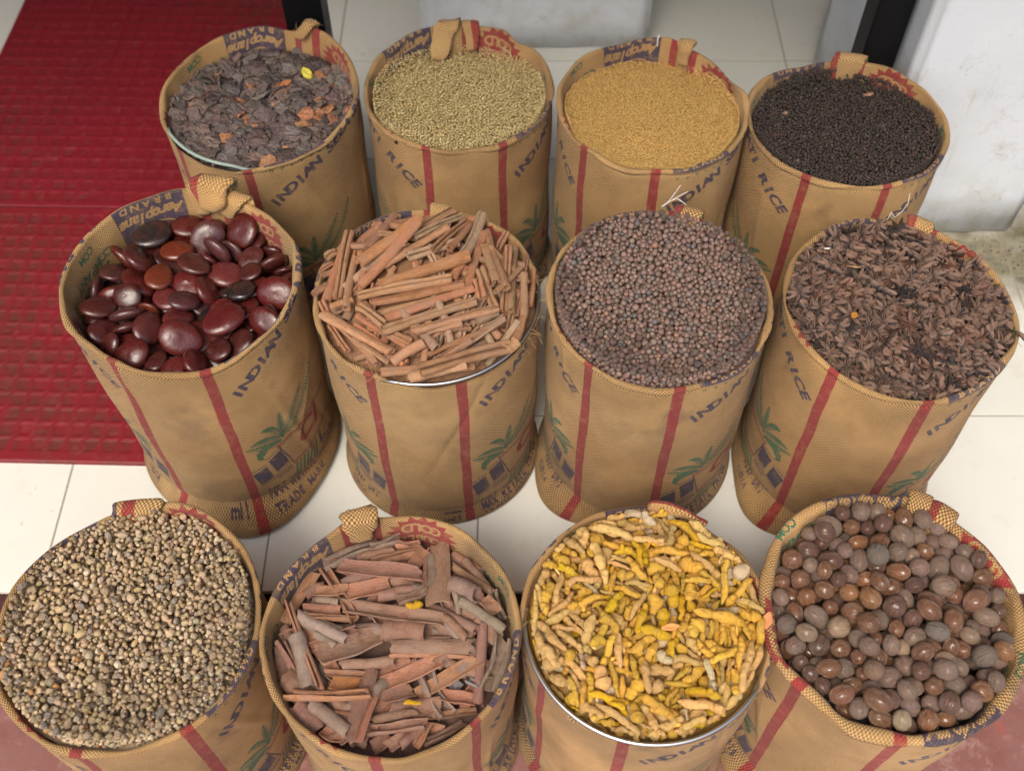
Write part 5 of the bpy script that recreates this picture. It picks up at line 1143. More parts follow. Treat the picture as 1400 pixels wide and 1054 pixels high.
161,960,-232,-104,92,149,295,1,3,155,155,-1236,509,-177,6,-66,399,5,0,172,172,-531,539,-66,-13,6,364,5,2,149,149,-17,965,-94,-23,-61,-411,4,0,164,164,
-72,-1028,-156,40,5,53,3,2,170,170,-1106,679,-170,-33,-13,498,2,7,201,201,-734,230,-73,-7,25,333,2,7,149,149,452,1211,-109,-70,-26,-393,4,0,193,193,
1009,417,-129,21,45,-155,0,0,175,175,-1163,929,-155,38,-2,464,5,2,167,167,-653,892,-119,-122,56,370,2,1,191,191,-970,-627,-169,32,-20,3,1,0,211,211,
-868,1031,-175,-95,-54,118,1,2,148,148,-1114,-187,-159,52,-37,32,3,0,147,147,-1502,150,-252,60,-5,-411,4,0,159,159,1415,85,-153,-487,-78,65,0,3,150,
150,386,809,-87,-5,-59,-451,3,3,161,161,1186,571,-130,15,5,388,2,2,213,213,579,-1144,-210,-14,119,-472,4,0,183,183,1245,-224,-188,2,72,1,2,7,153,153,
164,-281,-42,-21,24,-148,5,2,145,145,82,-928,-137,28,23,-460,0,3,149,149,-789,891,-105,88,-104,394,3,0,148,148,1269,16,-188,39,64,-108,4,0,160,160,
-590,-1012,-187,66,-43,-33,1,0,169,169,-77,509,-31,-71,-46,262,5,7,183,183,43,1223,-142,-81,75,414,1,1,153,153,455,229,-36,-54,-36,140,0,3,144,144,
-235,-135,-37,6,38,115,2,0,161,161,163,-1448,-274,132,-4,160,4,1,147,147,1103,121,-146,-17,-19,-441,4,1,148,148,-689,569,-88,-9,-27,464,1,0,173,173,
-1039,474,-142,-24,17,485,4,0,177,177,578,611,-71,-39,79,19,1,0,190,190,-1100,1033,-224,15,-99,-381,5,0,156,156,-1034,323,-135,13,-2,-83,2,0,158,158,
1307,-641,-209,44,31,-464,2,0,208,208,-988,-857,-211,117,-54,-106,4,0,146,146,162,1071,-118,-56,37,38,0,0,165,165,-601,365,-51,80,59,489,1,0,209,209,
465,1000,-115,-87,13,-20,3,3,178,178,1016,-591,-167,16,-41,-298,4,1,146,146,-627,-1300,-269,4,-27,453,0,1,160,160,-486,-1357,-262,62,-8,435,5,0,145,
145,185,-1319,-238,31,-30,481,4,0,171,171,1114,-382,-172,36,30,386,3,0,180,180,788,-1119,-227,-34,70,-298,3,0,143,143,-1133,-694,-222,-70,-81,486,4,1,
180,180,1287,221,-187,12,38,-276,4,3,178,178,-89,782,-64,-3,7,451,5,2,156,156,-74,196,-24,-10,42,496,1,0,183,183,-666,1355,-158,-52,-15,-445,5,0,150,
150,899,-772,-186,55,13,80,2,0,194,194,-410,1062,-123,-89,0,288,5,2,161,161,373,-160,-44,42,50,136,0,2,181,181,1485,-291,-258,47,-7,120,1,3,141,141,
612,-795,-148,39,-82,462,4,7,163,163,-995,832,-173,-49,65,472,3,0,141,141,1236,864,-235,-23,5,-321,3,0,144,144,1105,-699,-213,33,105,-366,1,0,160,160,
218,702,-61,-43,13,58,0,2,142,142,216,914,-93,-27,10,471,3,1,159,159,1377,-523,-256,7,50,-79,4,0,151,151,-324,873,-91,-52,1,-19,3,0,141,141,-738,723,
-116,28,-38,-139,4,1,144,144,409,592,-64,-33,32,-188,4,0,184,184,-482,1430,-206,-100,59,467,4,2,142,142,1450,483,-243,33,-12,-283,1,0,163,163,1356,
410,-204,23,-1,-27,2,0,182,182,1490,228,-244,-41,104,-194,),
 'chip': (0,0,315,315,82,-998,-177,-11,-13,316,0,0,336,336,-258,-1112,-217,89,-2,484,7,0,318,318,157,-412,-172,113,50,52,5,1,336,336,-374,-1349,-218,6,66,-472,
0,2,304,304,773,1125,-290,3,-17,356,0,2,276,276,568,-1283,-246,-13,-14,-500,4,3,317,317,-1083,-129,-218,-169,468,40,4,0,326,326,-726,-1279,-226,-37,
-29,354,5,1,336,336,866,-1213,-244,-15,20,330,7,1,312,312,411,899,-272,-86,-468,-128,0,2,317,317,-904,59,-236,-55,-36,105,5,2,335,335,82,628,-229,10,
63,167,4,0,312,312,-153,848,-247,-345,358,11,5,1,333,333,1351,575,-301,58,-32,301,7,1,334,334,690,-751,-173,-82,-24,-473,4,2,260,260,-247,-1516,-246,
42,137,-462,7,0,327,327,-246,578,-259,12,49,-484,0,1,235,235,350,-213,-212,33,-100,436,0,0,259,259,998,-557,-246,13,20,413,0,0,237,237,-1150,-316,
-255,-61,-199,445,5,4,269,269,284,-1493,-238,101,0,110,4,0,271,271,703,-142,-194,82,-82,486,0,4,237,237,822,-308,-216,-498,0,-25,5,3,294,294,-691,
-1034,-228,-8,0,447,6,0,333,333,1231,125,-256,-21,87,-469,0,0,283,283,-644,860,-275,-102,69,-429,2,0,315,315,814,-909,-236,48,-9,97,2,2,325,325,507,
-443,-195,-51,60,-488,0,0,245,245,-183,-89,-224,4,-77,372,5,0,310,310,1014,366,-292,79,5,-492,2,0,310,310,-418,-250,-177,74,36,407,0,1,221,221,-1455,
-263,-258,446,-209,-83,0,0,225,225,245,-1219,-204,47,29,483,4,3,323,323,920,909,-314,72,-72,-2,0,1,262,262,-413,1411,-341,63,-35,-474,2,0,339,339,
-599,-125,-232,19,57,-300,7,0,231,231,-608,-687,-228,158,-28,205,1,1,336,336,-551,679,-256,68,-2,-247,0,1,215,215,1175,674,-293,-24,118,-417,7,2,325,
325,602,177,-276,38,-57,495,5,0,313,313,-781,1102,-307,-7,3,-231,4,3,281,281,1214,918,-317,-4,100,-481,2,4,292,292,-443,-925,-218,2,26,-79,0,0,262,
262,-75,378,-238,92,-118,-176,0,2,263,263,-685,519,-244,10,-77,-393,7,0,315,315,-1192,535,-293,9,-16,492,6,2,332,332,-799,331,-274,-28,0,77,5,4,311,
311,1154,-160,-249,-105,7,462,4,3,224,224,-905,-695,-211,29,49,-137,0,0,217,217,1091,-1046,-268,-56,10,-291,0,2,262,262,-290,1237,-328,-11,-69,-455,6,
0,314,314,-1077,1050,-326,494,74,5,4,2,278,278,-9,-183,-221,-399,-47,-57,0,3,242,242,-948,468,-284,-49,-43,-225,5,0,332,332,-295,201,-286,63,4,93,4,0,
221,221,-153,-1079,-191,-39,79,-236,4,3,331,331,1474,-75,-321,17,-6,99,5,1,301,301,-293,-702,-264,-31,77,282,4,3,214,214,328,157,-223,-466,134,105,4,
2,216,216,1309,-809,-280,134,-36,331,1,1,324,324,-537,340,-224,-18,-13,-263,7,0,225,225,341,-1069,-220,-495,72,14,7,1,263,263,-1379,-655,-292,-54,-78,
478,5,1,236,236,1451,312,-302,14,22,-498,1,0,294,294,503,-778,-178,-10,-22,319,5,0,239,239,1333,-159,-284,-6,14,-440,4,2,329,329,1046,1086,-313,12,
179,288,7,3,256,256,626,797,-296,5,7,-272,0,1,251,251,-35,1482,-333,-49,60,471,4,0,245,245,-77,1282,-337,9,-35,391,4,2,288,288,17,-24,-240,20,11,-221,
1,3,325,325,-1321,51,-293,-19,-9,191,4,3,253,253,-681,1342,-329,-95,-66,454,7,3,224,224,1071,-854,-257,244,-430,-37,3,0,326,326,-962,-862,-296,60,53,
458,0,0,224,224,-1025,-620,-244,-6,-21,-252,2,0,272,272,-1463,-429,-314,5,-62,-105,6,1,277,277,-915,-1086,-250,-59,34,-165,7,4,244,244,894,761,-297,
99,-50,-88,0,1,201,201,-1225,355,-273,479,140,-26,5,0,320,320,992,-38,-270,-38,-133,-183,5,2,238,238,-1447,-69,-277,-449,-166,-127,2,0,285,285,-567,
-1422,-268,-73,-32,470,7,2,232,232,1166,-398,-273,-134,166,-378,4,3,217,217,-1212,-598,-267,11,-24,368,6,3,303,303,117,-1332,-234,-46,47,-468,1,0,300,
300,1209,-945,-265,483,110,-25,7,0,222,222,-591,-467,-239,62,49,-282,4,4,247,247,815,-618,-198,-65,-291,-394,3,2,334,334,84,1025,-261,-475,105,-89,5,
4,212,212,1273,-353,-308,129,10,431,3,2,289,289,-1236,-937,-287,37,-81,390,6,3,330,330,85,353,-271,45,-4,-372,7,0,237,237,-1454,510,-332,134,-461,-59,
1,0,260,260,1463,-552,-287,-180,123,-445,4,0,227,227,395,-854,-223,7,-32,107,4,3,218,218,-739,-365,-223,78,-8,-494,0,0,222,222,-782,-925,-244,-51,66,
-485,1,2,238,238,-545,-1165,-237,50,-46,223,5,1,318,318,-54,109,-230,-172,-104,0,7,2,268,268,-1057,615,-251,37,113,483,0,1,297,297,253,21,-270,-33,60,
453,5,3,185,185,454,-1496,-266,107,1,54,2,0,247,247,41,-734,-211,-17,31,428,2,0,239,239,-61,-1552,-263,476,124,87,5,2,227,227,132,-1533,-264,-16,91,
73,4,2,204,204,784,239,-234,56,90,315,3,3,305,305,-905,-69,-280,-24,-27,-42,1,0,339,339,-446,844,-287,96,105,269,4,4,200,200,1049,-381,-246,111,-475,
-33,2,3,338,338,611,-793,-228,-7,19,-175,5,1,243,243,-886,-1231,-297,-1,-5,-491,7,0,208,208,1246,-669,-273,19,27,-496,1,0,324,324,-207,-300,-258,-100,
-16,104,4,4,204,204,1012,-255,-250,23,-111,400,4,1,217,217,1217,406,-310,13,-31,-436,4,1,274,274,295,1067,-288,-68,-22,-430,3,0,288,288,499,663,-282,
112,-51,-459,6,4,229,229,-213,-471,-232,57,36,365,7,3,221,221,-310,-591,-219,-46,57,287,4,1,322,322,311,679,-320,-18,5,-304,0,3,190,190,149,1369,-304,
8,-59,-257,5,0,221,221,617,1399,-337,-37,-9,-488,6,2,310,310,1326,-575,-303,40,-23,104,7,4,208,208,1043,-1135,-298,-4,-5,-388,6,1,283,283,-1300,820,
-334,45,-33,-396,2,0,239,239,693,-1063,-227,-204,441,-78,4,0,227,227,1375,58,-285,20,-107,-353,5,0,218,218,-1100,858,-317,-63,31,-80,7,1,185,185,
-1340,-783,-278,26,-68,448,4,2,276,276,-731,173,-240,-12,232,368,5,2,186,186,273,-740,-231,55,103,-67,2,2,244,244,-966,-202,-285,17,-3,-500,5,0,195,
195,591,-572,-191,-26,-34,412,5,0,224,224,-460,-732,-254,10,-70,-418,4,2,200,200,-524,-263,-214,-108,-485,-44,0,1,167,167,418,1505,-345,-464,-63,-89,
6,0,257,257,704,-340,-270,31,29,473,4,2,292,292,45,822,-294,-13,-96,227,0,1,150,150,-1134,-813,-296,415,-261,-78,4,3,184,184,1529,103,-311,-147,476,
16,5,1,208,208,-138,-646,-249,-52,-10,-211,4,3,202,202,-509,58,-223,224,-439,24,2,0,242,242,-332,731,-276,-422,-242,54,2,0,222,222,882,479,-274,-22,6,
-357,1,1,246,246,842,635,-301,-214,-444,-81,5,0,214,214,1032,666,-305,13,71,177,2,0,313,313,535,361,-250,-69,124,457,2,1,230,230,-1466,175,-308,-349,
-290,176,4,0,237,237,-102,-815,-236,-59,-144,-88,2,4,210,210,1552,-121,-277,19,34,182,3,1,305,305,-1069,-1165,-233,-154,-311,341,4,4,189,189,588,
-1424,-290,14,-22,-103,2,0,289,289,-919,712,-307,-89,-23,-389,6,0,254,254,-124,262,-259,182,-98,-164,0,2,334,334,-750,1103,-365,-11,-14,-260,6,0,192,
192,-68,-1425,-254,-14,43,-494,2,1,234,234,-1529,106,-309,-85,204,-241,6,1,242,242,242,-1372,-234,12,101,-116,3,0,294,294,647,534,-316,114,9,-104,7,2,
239,239,329,-500,-235,53,3,369,3,3,287,287,184,9,-218,-47,-61,-145,5,1,216,216,-348,-477,-205,442,-215,53,5,0,240,240,532,-1040,-290,-45,-7,475,6,2,
248,248,-586,-868,-265,-15,95,-145,3,3,279,279,337,762,-263,-112,-47,43,5,2,227,227,802,3,-264,-11,64,479,2,0,302,302,-1103,203,-311,-41,81,412,6,1,
314,314,820,173,-290,-45,-81,-314,2,0,224,224,-55,-436,-225,-114,28,-449,0,0,175,175,303,-628,-235,107,-87,366,7,0,183,183,963,-941,-281,-70,18,-489,
1,3,220,220,1421,425,-289,39,72,-36,2,3,196,196,-443,-359,-225,246,-428,-70,6,4,232,232,959,96,-283,365,24,115,7,2,226,226,-1328,-332,-319,13,-29,
-395,6,0,324,324,-833,571,-236,215,305,236,4,0,222,222,-988,-1089,-282,-32,22,42,6,0,237,237,-3,-1166,-256,-331,345,-60,6,0,325,325,-18,613,-292,13,
-27,-200,7,1,221,221,-737,-470,-260,-14,56,440,1,4,229,229,-231,421,-242,23,49,472,4,3,189,189,1247,-33,-273,35,-15,-355,6,0,246,246,446,1247,-331,
-57,101,-23,4,1,197,197,376,657,-260,38,93,489,3,0,284,284,1153,-779,-296,115,-144,-187,6,2,221,221,576,1242,-319,-25,19,-2,0,1,128,128,-871,-324,
-254,58,68,-398,5,3,203,203,377,431,-258,-102,477,-4,7,2,155,155,-304,117,-245,-385,306,85,3,0,250,250,-756,-711,-267,-16,-11,480,2,3,198,198,87,-619,
-193,336,-366,11,3,3,270,270,-1048,-952,-307,18,25,499,0,1,225,225,71,-352,-197,118,30,-1,7,1,219,219,726,598,-287,-160,-53,-459,0,4,148,148,196,518,
-273,-6,-12,-40,4,0,193,193,189,-867,-204,40,-36,-348,0,2,152,152,51,275,-240,48,9,-469,4,0,218,218,744,-1169,-285,-21,19,-124,4,3,205,205,-785,829,
-298,-87,30,-119,6,2,281,281,276,420,-237,409,236,47,6,3,237,237,-1151,232,-275,-108,-36,63,7,0,215,215,-1387,306,-318,144,-88,-231,2,0,296,296,-1315,
-143,-327,-9,4,470,5,0,333,333,580,-30,-290,22,-86,-22,2,1,237,237,452,-140,-239,-70,-33,432,1,0,235,235,-716,-1378,-275,-12,-81,-67,1,2,299,299,-530,
-1005,-265,-8,19,496,0,1,134,134,-1117,484,-269,-1,53,-122,3,4,238,238,1164,527,-313,108,486,-40,2,0,181,181,-653,275,-274,-281,-407,-72,0,0,164,164,
1088,-669,-274,-67,-40,-80,4,2,232,232,-190,-1399,-280,-10,-2,-498,2,1,321,321,-1197,946,-375,-17,-10,81,6,0,296,296,-78,965,-295,24,23,286,6,1,240,
240,226,1343,-331,-9,0,-402,2,0,201,201,-1327,-310,-285,-59,-25,186,1,3,217,217,-118,-476,-241,-45,72,-422,6,0,193,193,382,-709,-213,113,47,-257,1,0,
223,223,1413,-325,-334,6,-2,492,3,3,304,304,-1343,164,-275,-87,-97,-150,3,0,221,221,-1357,786,-310,-15,-111,160,5,0,177,177,690,382,-277,115,122,167,
2,3,247,247,-56,-1348,-287,4,-4,329,3,1,246,246,-425,-516,-234,282,-325,-183,0,0,188,188,413,-1430,-276,86,-23,281,7,2,183,183,375,1403,-333,-7,-50,
-473,1,0,295,295,-1056,-679,-294,13,-37,128,1,1,194,194,1531,-276,-344,-191,-461,-22,0,4,302,302,311,1321,-378,-19,7,81,7,0,167,167,-876,-453,-286,
-43,-92,155,2,0,220,220,921,-788,-225,63,473,-148,0,0,200,200,477,995,-311,77,-25,-248,6,0,318,318,1273,-182,-326,-19,17,-216,4,3,148,148,21,-522,
-215,1,-10,335,5,3,215,215,-1521,317,-360,16,-2,-401,6,4,290,290,-319,-292,-248,-220,-46,329,6,1,209,209,-721,-10,-246,62,27,-329,0,0,196,196,411,
-1170,-290,0,4,-240,6,1,214,214,-240,1534,-350,55,70,489,1,2,260,260,-405,513,-289,152,-373,-128,2,0,207,207,881,-392,-266,-70,15,260,7,0,274,274,181,
-751,-266,73,13,-132,4,2,151,151,863,-702,-213,62,-489,53,7,3,228,228,508,516,-325,-28,-3,-76,7,4,183,183,768,719,-317,90,55,-358,0,1,189,189,273,861,
-315,-387,-283,-36,6,0,206,206,207,-548,-204,97,-63,-485,5,2,199,199,-254,-871,-279,42,-101,101,3,0,262,262,-497,-548,-259,213,-221,-312,7,0,157,157,
-140,-1258,-281,-75,-25,134,0,0,162,162,810,343,-285,-400,294,-8,2,0,201,201,-527,243,-258,-48,-62,-487,0,0,184,184,-668,-316,-262,7,-46,-456,0,0,148,
148,571,1081,-325,7,-70,50,3,0,218,218,-276,-189,-237,-173,-240,-400,5,0,153,153,557,-272,-201,213,447,57,6,1,166,166,433,-1143,-257,-14,2,265,7,3,
158,158,1161,-548,-285,-16,-74,-485,2,1,237,237,395,493,-292,18,-142,357,7,1,149,149,-409,329,-269,-190,462,-21,3,4,217,217,-369,68,-285,120,305,377,
0,0,158,158,-1340,455,-326,-15,25,-23,5,0,151,151,740,-1384,-286,414,270,31,5,3,198,198,-564,1136,-337,-308,156,-356,1,1,253,253,-501,1023,-320,0,-31,
-294,7,1,156,156,-959,-369,-283,1,-47,-321,2,0,303,303,1103,-254,-307,24,-27,-498,6,0,207,207,-261,1480,-369,-74,45,-216,2,3,222,222,454,-646,-219,29,
40,-493,4,0,143,143,328,-939,-222,-476,-57,-120,1,1,233,233,-1344,629,-346,345,-313,-141,0,0,143,143,653,979,-329,-52,-21,-98,3,0,236,236,-71,-1137,
-232,330,250,190,7,3,235,235,625,-199,-265,-139,86,-8,4,0,219,219,230,1523,-385,-78,22,125,5,1,204,204,-932,924,-361,-4,-115,-82,5,1,123,123,594,-915,
-226,193,134,-74,1,0,270,270,1516,468,-285,174,224,370,2,0,186,186,694,109,-271,91,-34,484,5,1,198,198,1207,800,-328,115,-86,225,2,2,198,198,-1080,
359,-320,-4,-26,132,6,4,221,221,-1599,33,-312,-275,226,-284,4,1,160,160,-1244,-664,-316,18,-24,159,7,3,201,201,806,-88,-280,-19,45,490,5,0,214,214,
1123,148,-301,-30,-62,196,4,1,136,136,1376,-672,-324,-17,-2,-314,2,0,159,159,1449,-296,-313,14,49,299,2,4,226,226,-794,718,-325,-178,52,-388,2,1,216,
216,-171,138,-280,-158,200,-429,4,0,144,144,1550,245,-338,-254,-390,110,2,2,210,210,-437,-1216,-236,4,-4,-474,5,1,136,136,-563,1463,-337,-496,-13,57,
4,0,238,238,-429,-1391,-281,13,-26,-73,5,2,237,237,-692,-620,-299,-26,6,469,6,3,176,176,-1273,-100,-290,-33,29,-207,7,3,271,271,1298,240,-331,11,-2,
-164,7,4,178,178,-974,266,-297,35,47,494,4,0,225,225,-559,1273,-377,23,12,352,6,4,240,240,-578,1438,-377,10,57,191,3,1,241,241,456,22,-238,49,-177,
-267,2,2,197,197,591,-989,-238,88,-461,167,1,0,331,331,-847,1290,-347,-184,0,242,5,0,150,150,-993,1196,-348,23,497,-47,2,4,218,218,230,-866,-243,32,
-4,-300,5,1,153,153,-473,1201,-354,64,76,-306,7,0,227,227,104,1382,-354,-7,70,-340,6,0,226,226,444,233,-269,70,-157,-386,3,0,210,210,76,1225,-305,301,
-395,45,4,1,213,213,-1168,-494,-309,-5,-12,-346,5,1,332,332,-677,7,-307,46,18,-495,6,1,298,298,764,-507,-289,52,20,-108,0,0,210,210,-667,-1214,-293,4,
-3,-299,3,0,219,219,-613,-572,-237,73,-28,481,6,0,152,152,1447,-138,-282,-20,-25,340,2,1,209,209,-384,798,-283,456,-150,-139,3,3,191,191,-765,-207,
-281,80,449,201,4,0,292,292,16,-552,-266,2,-68,-146,0,1,130,130,-351,1070,-311,-70,2,194,0,3,156,156,1205,-960,-314,-7,-1,-498,5,2,250,250,356,-970,
-288,-11,13,327,6,0,142,142,469,-1019,-252,66,9,-461,5,1,145,145,-68,1171,-354,219,53,133,3,0,223,223,-325,395,-287,25,19,432,4,0,300,300,797,-739,
-284,-2,-4,75,3,1,211,211,974,158,-284,126,17,191,1,1,204,204,811,1374,-376,339,-8,-153,4,0,257,257,-526,191,-310,11,10,458,5,2,202,202,-531,497,-284,
-89,129,133,0,0,196,196,-997,1156,-389,-18,13,419,0,2,142,142,-807,-484,-309,-1,-20,-439,4,4,119,119,536,-1131,-268,119,85,-396,5,4,157,157,244,-146,
-242,56,-152,389,6,1,222,222,608,645,-321,305,40,94,6,0,255,255,-434,-637,-296,-4,9,-326,4,0,211,211,161,145,-264,-197,-58,278,0,2,111,111,853,-1269,
-307,0,8,-159,4,1,243,243,-330,1142,-363,-22,5,377,1,0,172,172,-180,-725,-271,223,-361,-115,3,0,202,202,-437,662,-321,231,104,376,3,4,174,174,-61,
-589,-240,3,-102,-122,1,1,182,182,320,364,-277,77,397,253,5,1,218,218,981,530,-327,-99,-72,-126,3,2,178,178,-248,356,-263,6,-492,4,3,2,225,225,886,
627,-346,124,-73,-17,2,0,213,213,371,1172,-355,92,95,-55,0,1,183,183,-1256,336,-315,-4,-29,-53,5,0,247,247,906,-211,-306,52,27,-481,1,1,197,197,91,
-1164,-272,-29,-145,300,5,0,144,144,170,894,-275,349,324,101,1,0,233,233,-1206,-886,-312,-4,-52,494,0,1,124,124,-987,-484,-286,-364,-336,29,7,1,228,
228,-590,394,-280,-64,84,-332,6,3,222,222,617,-492,-236,22,-86,-413,5,0,113,113,-226,-1363,-246,-26,-4,466,7,2,137,137,956,-766,-305,-24,23,-403,0,0,
274,274,139,499,-319,-22,-6,341,0,0,142,142,-296,876,-313,-359,333,52,2,0,166,166,-991,957,-341,-50,-111,-29,3,1,206,206,1477,244,-347,-67,-63,-454,4,
2,237,237,1058,763,-339,31,29,-202,2,2,281,281,-132,1045,-331,15,-17,447,1,2,147,147,531,-1434,-267,14,-36,-281,6,0,136,136,516,88,-265,-31,482,107,1,
0,196,196,154,-1071,-255,-43,57,-370,0,0,150,150,-918,-718,-272,-7,-6,-22,7,0,140,140,-1385,-479,-327,16,-25,-238,7,4,145,145,1250,-476,-321,-11,-11,
-441,0,0,129,129,-150,1581,-373,-215,174,262,7,0,206,206,1051,368,-335,8,-38,-456,3,0,219,219,141,229,-263,-295,291,-258,5,2,129,129,962,-1050,-286,
-41,-8,-489,4,3,216,216,-122,1488,-393,-24,-15,-89,2,0,258,258,1485,364,-350,38,27,483,1,1,149,149,421,-530,-231,-23,57,-468,7,1,147,147,339,-1194,
-245,2,-91,-9,6,1,139,139,-69,-1,-202,496,-37,45,3,0,237,237,1162,257,-315,92,7,-421,0,2,138,138,615,-925,-281,-459,-177,-47,7,1,135,135,-354,-4,-285,
464,151,-104,0,1,326,326,499,-716,-282,-1,7,282,4,1,110,110,-1033,-310,-312,404,276,99,0,0,121,121,235,1203,-321,79,-11,460,5,1,151,151,-286,-931,
-259,5,-103,304,4,1,154,154,1006,-708,-290,-95,1,-300,6,2,316,316,-959,662,-344,2,30,461,7,0,151,151,501,12,-249,95,-91,-481,5,0,221,221,-457,373,
-293,229,-406,-167,0,1,149,149,-152,-152,-299,-61,19,-299,4,0,125,125,-11,-1524,-293,-69,493,11,4,0,135,135,68,-1448,-295,-482,-133,15,7,4,208,208,
321,214,-246,-15,157,-428,1,0,149,149,-1363,-220,-304,82,-132,242,5,0,225,225,92,-1307,-287,8,40,-289,2,0,304,304,144,1153,-346,-74,18,-117,0,3,281,
281,-729,391,-327,-11,10,444,7,0,321,321,555,-310,-285,10,26,488,7,3,166,166,763,920,-352,-17,80,366,2,4,204,204,260,285,-292,136,-67,215,1,1,136,136,
651,-1345,-304,-12,13,-268,0,2,129,129,-830,-795,-282,95,-89,438,7,1,154,154,-733,-134,-283,79,204,-438,3,3,124,124,-349,-794,-270,-494,75,-7,6,1,141,
141,-43,-1211,-261,118,-178,-124,3,0,169,169,357,-373,-255,84,23,445,7,0,123,123,-433,-1096,-240,7,2,99,0,1,109,109,-442,1118,-338,-443,-232,-11,4,2,
163,163,-1132,748,-321,9,65,409,1,2,234,234,-683,-755,-301,6,10,-498,7,2,147,147,322,-1268,-274,435,-177,-33,2,2,190,190,263,-1044,-245,-53,98,-346,7,
1,115,115,-938,1026,-374,8,-486,-97,1,3,326,326,836,1257,-353,-24,-59,-487,4,0,251,251,-1138,635,-348,-10,-9,-358,1,0,149,149,464,1407,-368,-14,34,
483,1,0,329,329,-832,111,-298,10,-89,-481,6,2,104,104,955,-1278,-312,121,-485,-6,2,2,154,154,-773,-1111,-272,49,-35,391,4,0,239,239,625,1393,-387,-4,
-31,-173,5,0,312,312,258,971,-353,10,19,483,2,4,314,314,-451,-64,-304,-6,-1,268,7,2,190,190,1166,9,-315,50,-35,-38,5,0,268,268,-36,436,-286,128,-121,
-216,1,4,227,227,-214,809,-312,14,100,-484,7,2,224,224,-34,259,-313,-2,-30,-491,0,3,119,119,98,-1556,-297,-497,51,-1,7,0,152,152,23,-1119,-270,-107,
-115,333,0,1,102,102,-890,-880,-270,-69,31,-376,7,3,141,141,411,23,-277,-40,-421,65,0,2,153,153,125,-110,-310,-4,-4,-360,4,0,224,224,1433,547,-359,-6,
-21,-154,4,3,233,233,-335,968,-341,4,-39,251,1,3,173,173,-563,171,-270,-43,-5,-17,2,0,240,240,-1540,-212,-314,14,122,254,6,0,140,140,-592,1217,-346,
-373,332,26,3,1,170,170,-654,-1136,-260,4,-42,-276,5,2,158,158,-1143,-1035,-314,-29,1,466,3,0,157,157,-1072,-403,-324,0,-49,-375,1,1,190,190,-280,
-1269,-295,-394,-307,-32,4,0,99,99,253,699,-272,-25,16,66,1,4,167,167,-939,820,-348,183,-360,-293,7,1,194,194,-293,-121,-276,1,70,-130,3,1,192,192,
-152,-371,-272,-302,-135,1,0,3,180,180,566,1000,-362,-45,-53,-490,3,0,235,235,158,-1192,-245,133,53,212,5,0,169,169,716,267,-300,-250,12,-402,4,2,220,
220,-409,-879,-284,-7,-32,-418,7,1,120,120,1055,238,-307,393,-289,108,0,0,137,137,-333,-750,-297,-2,-1,43,4,4,202,202,-1264,777,-368,4,-30,46,1,0,119,
119,-1224,-394,-323,-12,-106,409,3,3,316,316,584,281,-326,24,-3,223,7,0,156,156,863,460,-306,-9,1,24,4,0,182,182,181,-501,-292,0,-3,360,5,3,154,154,
-521,57,-299,-77,-167,452,2,0,125,125,-1480,428,-371,-11,-19,-110,1,2,321,321,-1298,121,-339,-20,-7,465,2,4,221,221,186,-627,-294,3,5,483,0,1,123,123,
872,-678,-251,-441,-233,40,6,1,115,115,789,882,-328,-64,61,-192,1,3,156,156,714,1031,-362,-477,-124,-23,6,1,305,305,-535,-427,-299,-12,6,-161,7,1,151,
151,-72,-905,-253,-43,-19,419,7,0,193,193,-791,-1066,-293,14,3,279,1,0,187,187,-770,635,-308,265,-288,290,5,0,96,96,-1052,-870,-316,16,-9,417,1,0,145,
145,529,-893,-303,-23,-498,-15,5,4,312,312,-1132,-84,-292,29,20,-324,3,3,218,218,-267,1431,-401,22,29,450,1,0,303,303,-611,-241,-306,4,4,-497,3,4,156,
156,-172,1247,-390,-21,-49,-464,7,2,225,225,-961,482,-338,-4,32,499,4,1,99,99,-553,-1283,-283,-115,106,-308,5,0,145,145,-493,-33,-266,-79,40,472,2,4,
119,119,569,1202,-350,-496,46,-42,3,3,196,196,978,-359,-271,406,-263,-29,1,3,235,235,166,766,-299,-73,-85,82,2,0,286,286,219,-235,-289,-37,18,52,4,2,
123,123,-584,637,-315,-46,-22,26,2,0,215,215,369,264,-295,116,122,-21,6,3,222,222,1076,502,-354,-3,4,498,4,3,94,94,-340,965,-305,-13,-30,418,3,0,120,
120,1377,-401,-334,412,-283,0,6,1,116,116,462,-923,-286,463,-100,-136,6,3,124,124,-75,770,-294,367,325,-91,0,0,106,106,-453,93,-306,-93,96,-478,1,0,
188,188,656,-1260,-298,-56,11,-166,4,1,109,109,1004,75,-305,-56,-355,-333,6,0,164,164,185,314,-303,280,266,257,0,0,95,95,-720,-193,-300,-353,309,76,3,
3,149,149,1185,-163,-290,101,-116,-61,2,1,153,153,-97,-660,-278,-34,-40,-354,3,3,126,126,442,770,-334,-444,-186,-132,5,4,228,228,316,-361,-300,-16,21,
210,5,2,139,139,-432,1223,-386,46,24,-464,1,0,187,187,-610,-849,-289,-53,52,-493,3,2,231,231,666,-819,-301,-2,-32,-293,5,0,231,231,-133,-471,-296,13,
8,-434,1,0,202,202,-353,1419,-374,-29,-26,414,3,0,234,234,497,726,-329,130,-86,-341,2,0,156,156,-928,-373,-317,0,-12,-440,0,0,137,137,-853,929,-364,
-59,-59,342,0,1,171,171,-886,-724,-305,-7,-2,285,7,1,189,189,1526,142,-348,-16,-17,-488,4,2,125,125,-825,-98,-314,-66,23,-29,4,4,122,122,-1069,-1136,
-313,-54,-497,9,4,0,106,106,-112,771,-315,-60,36,-419,2,4,228,228,-803,-325,-292,62,33,-85,2,0,148,148,-980,-261,-323,-7,-5,335,4,0,176,176,475,-507,
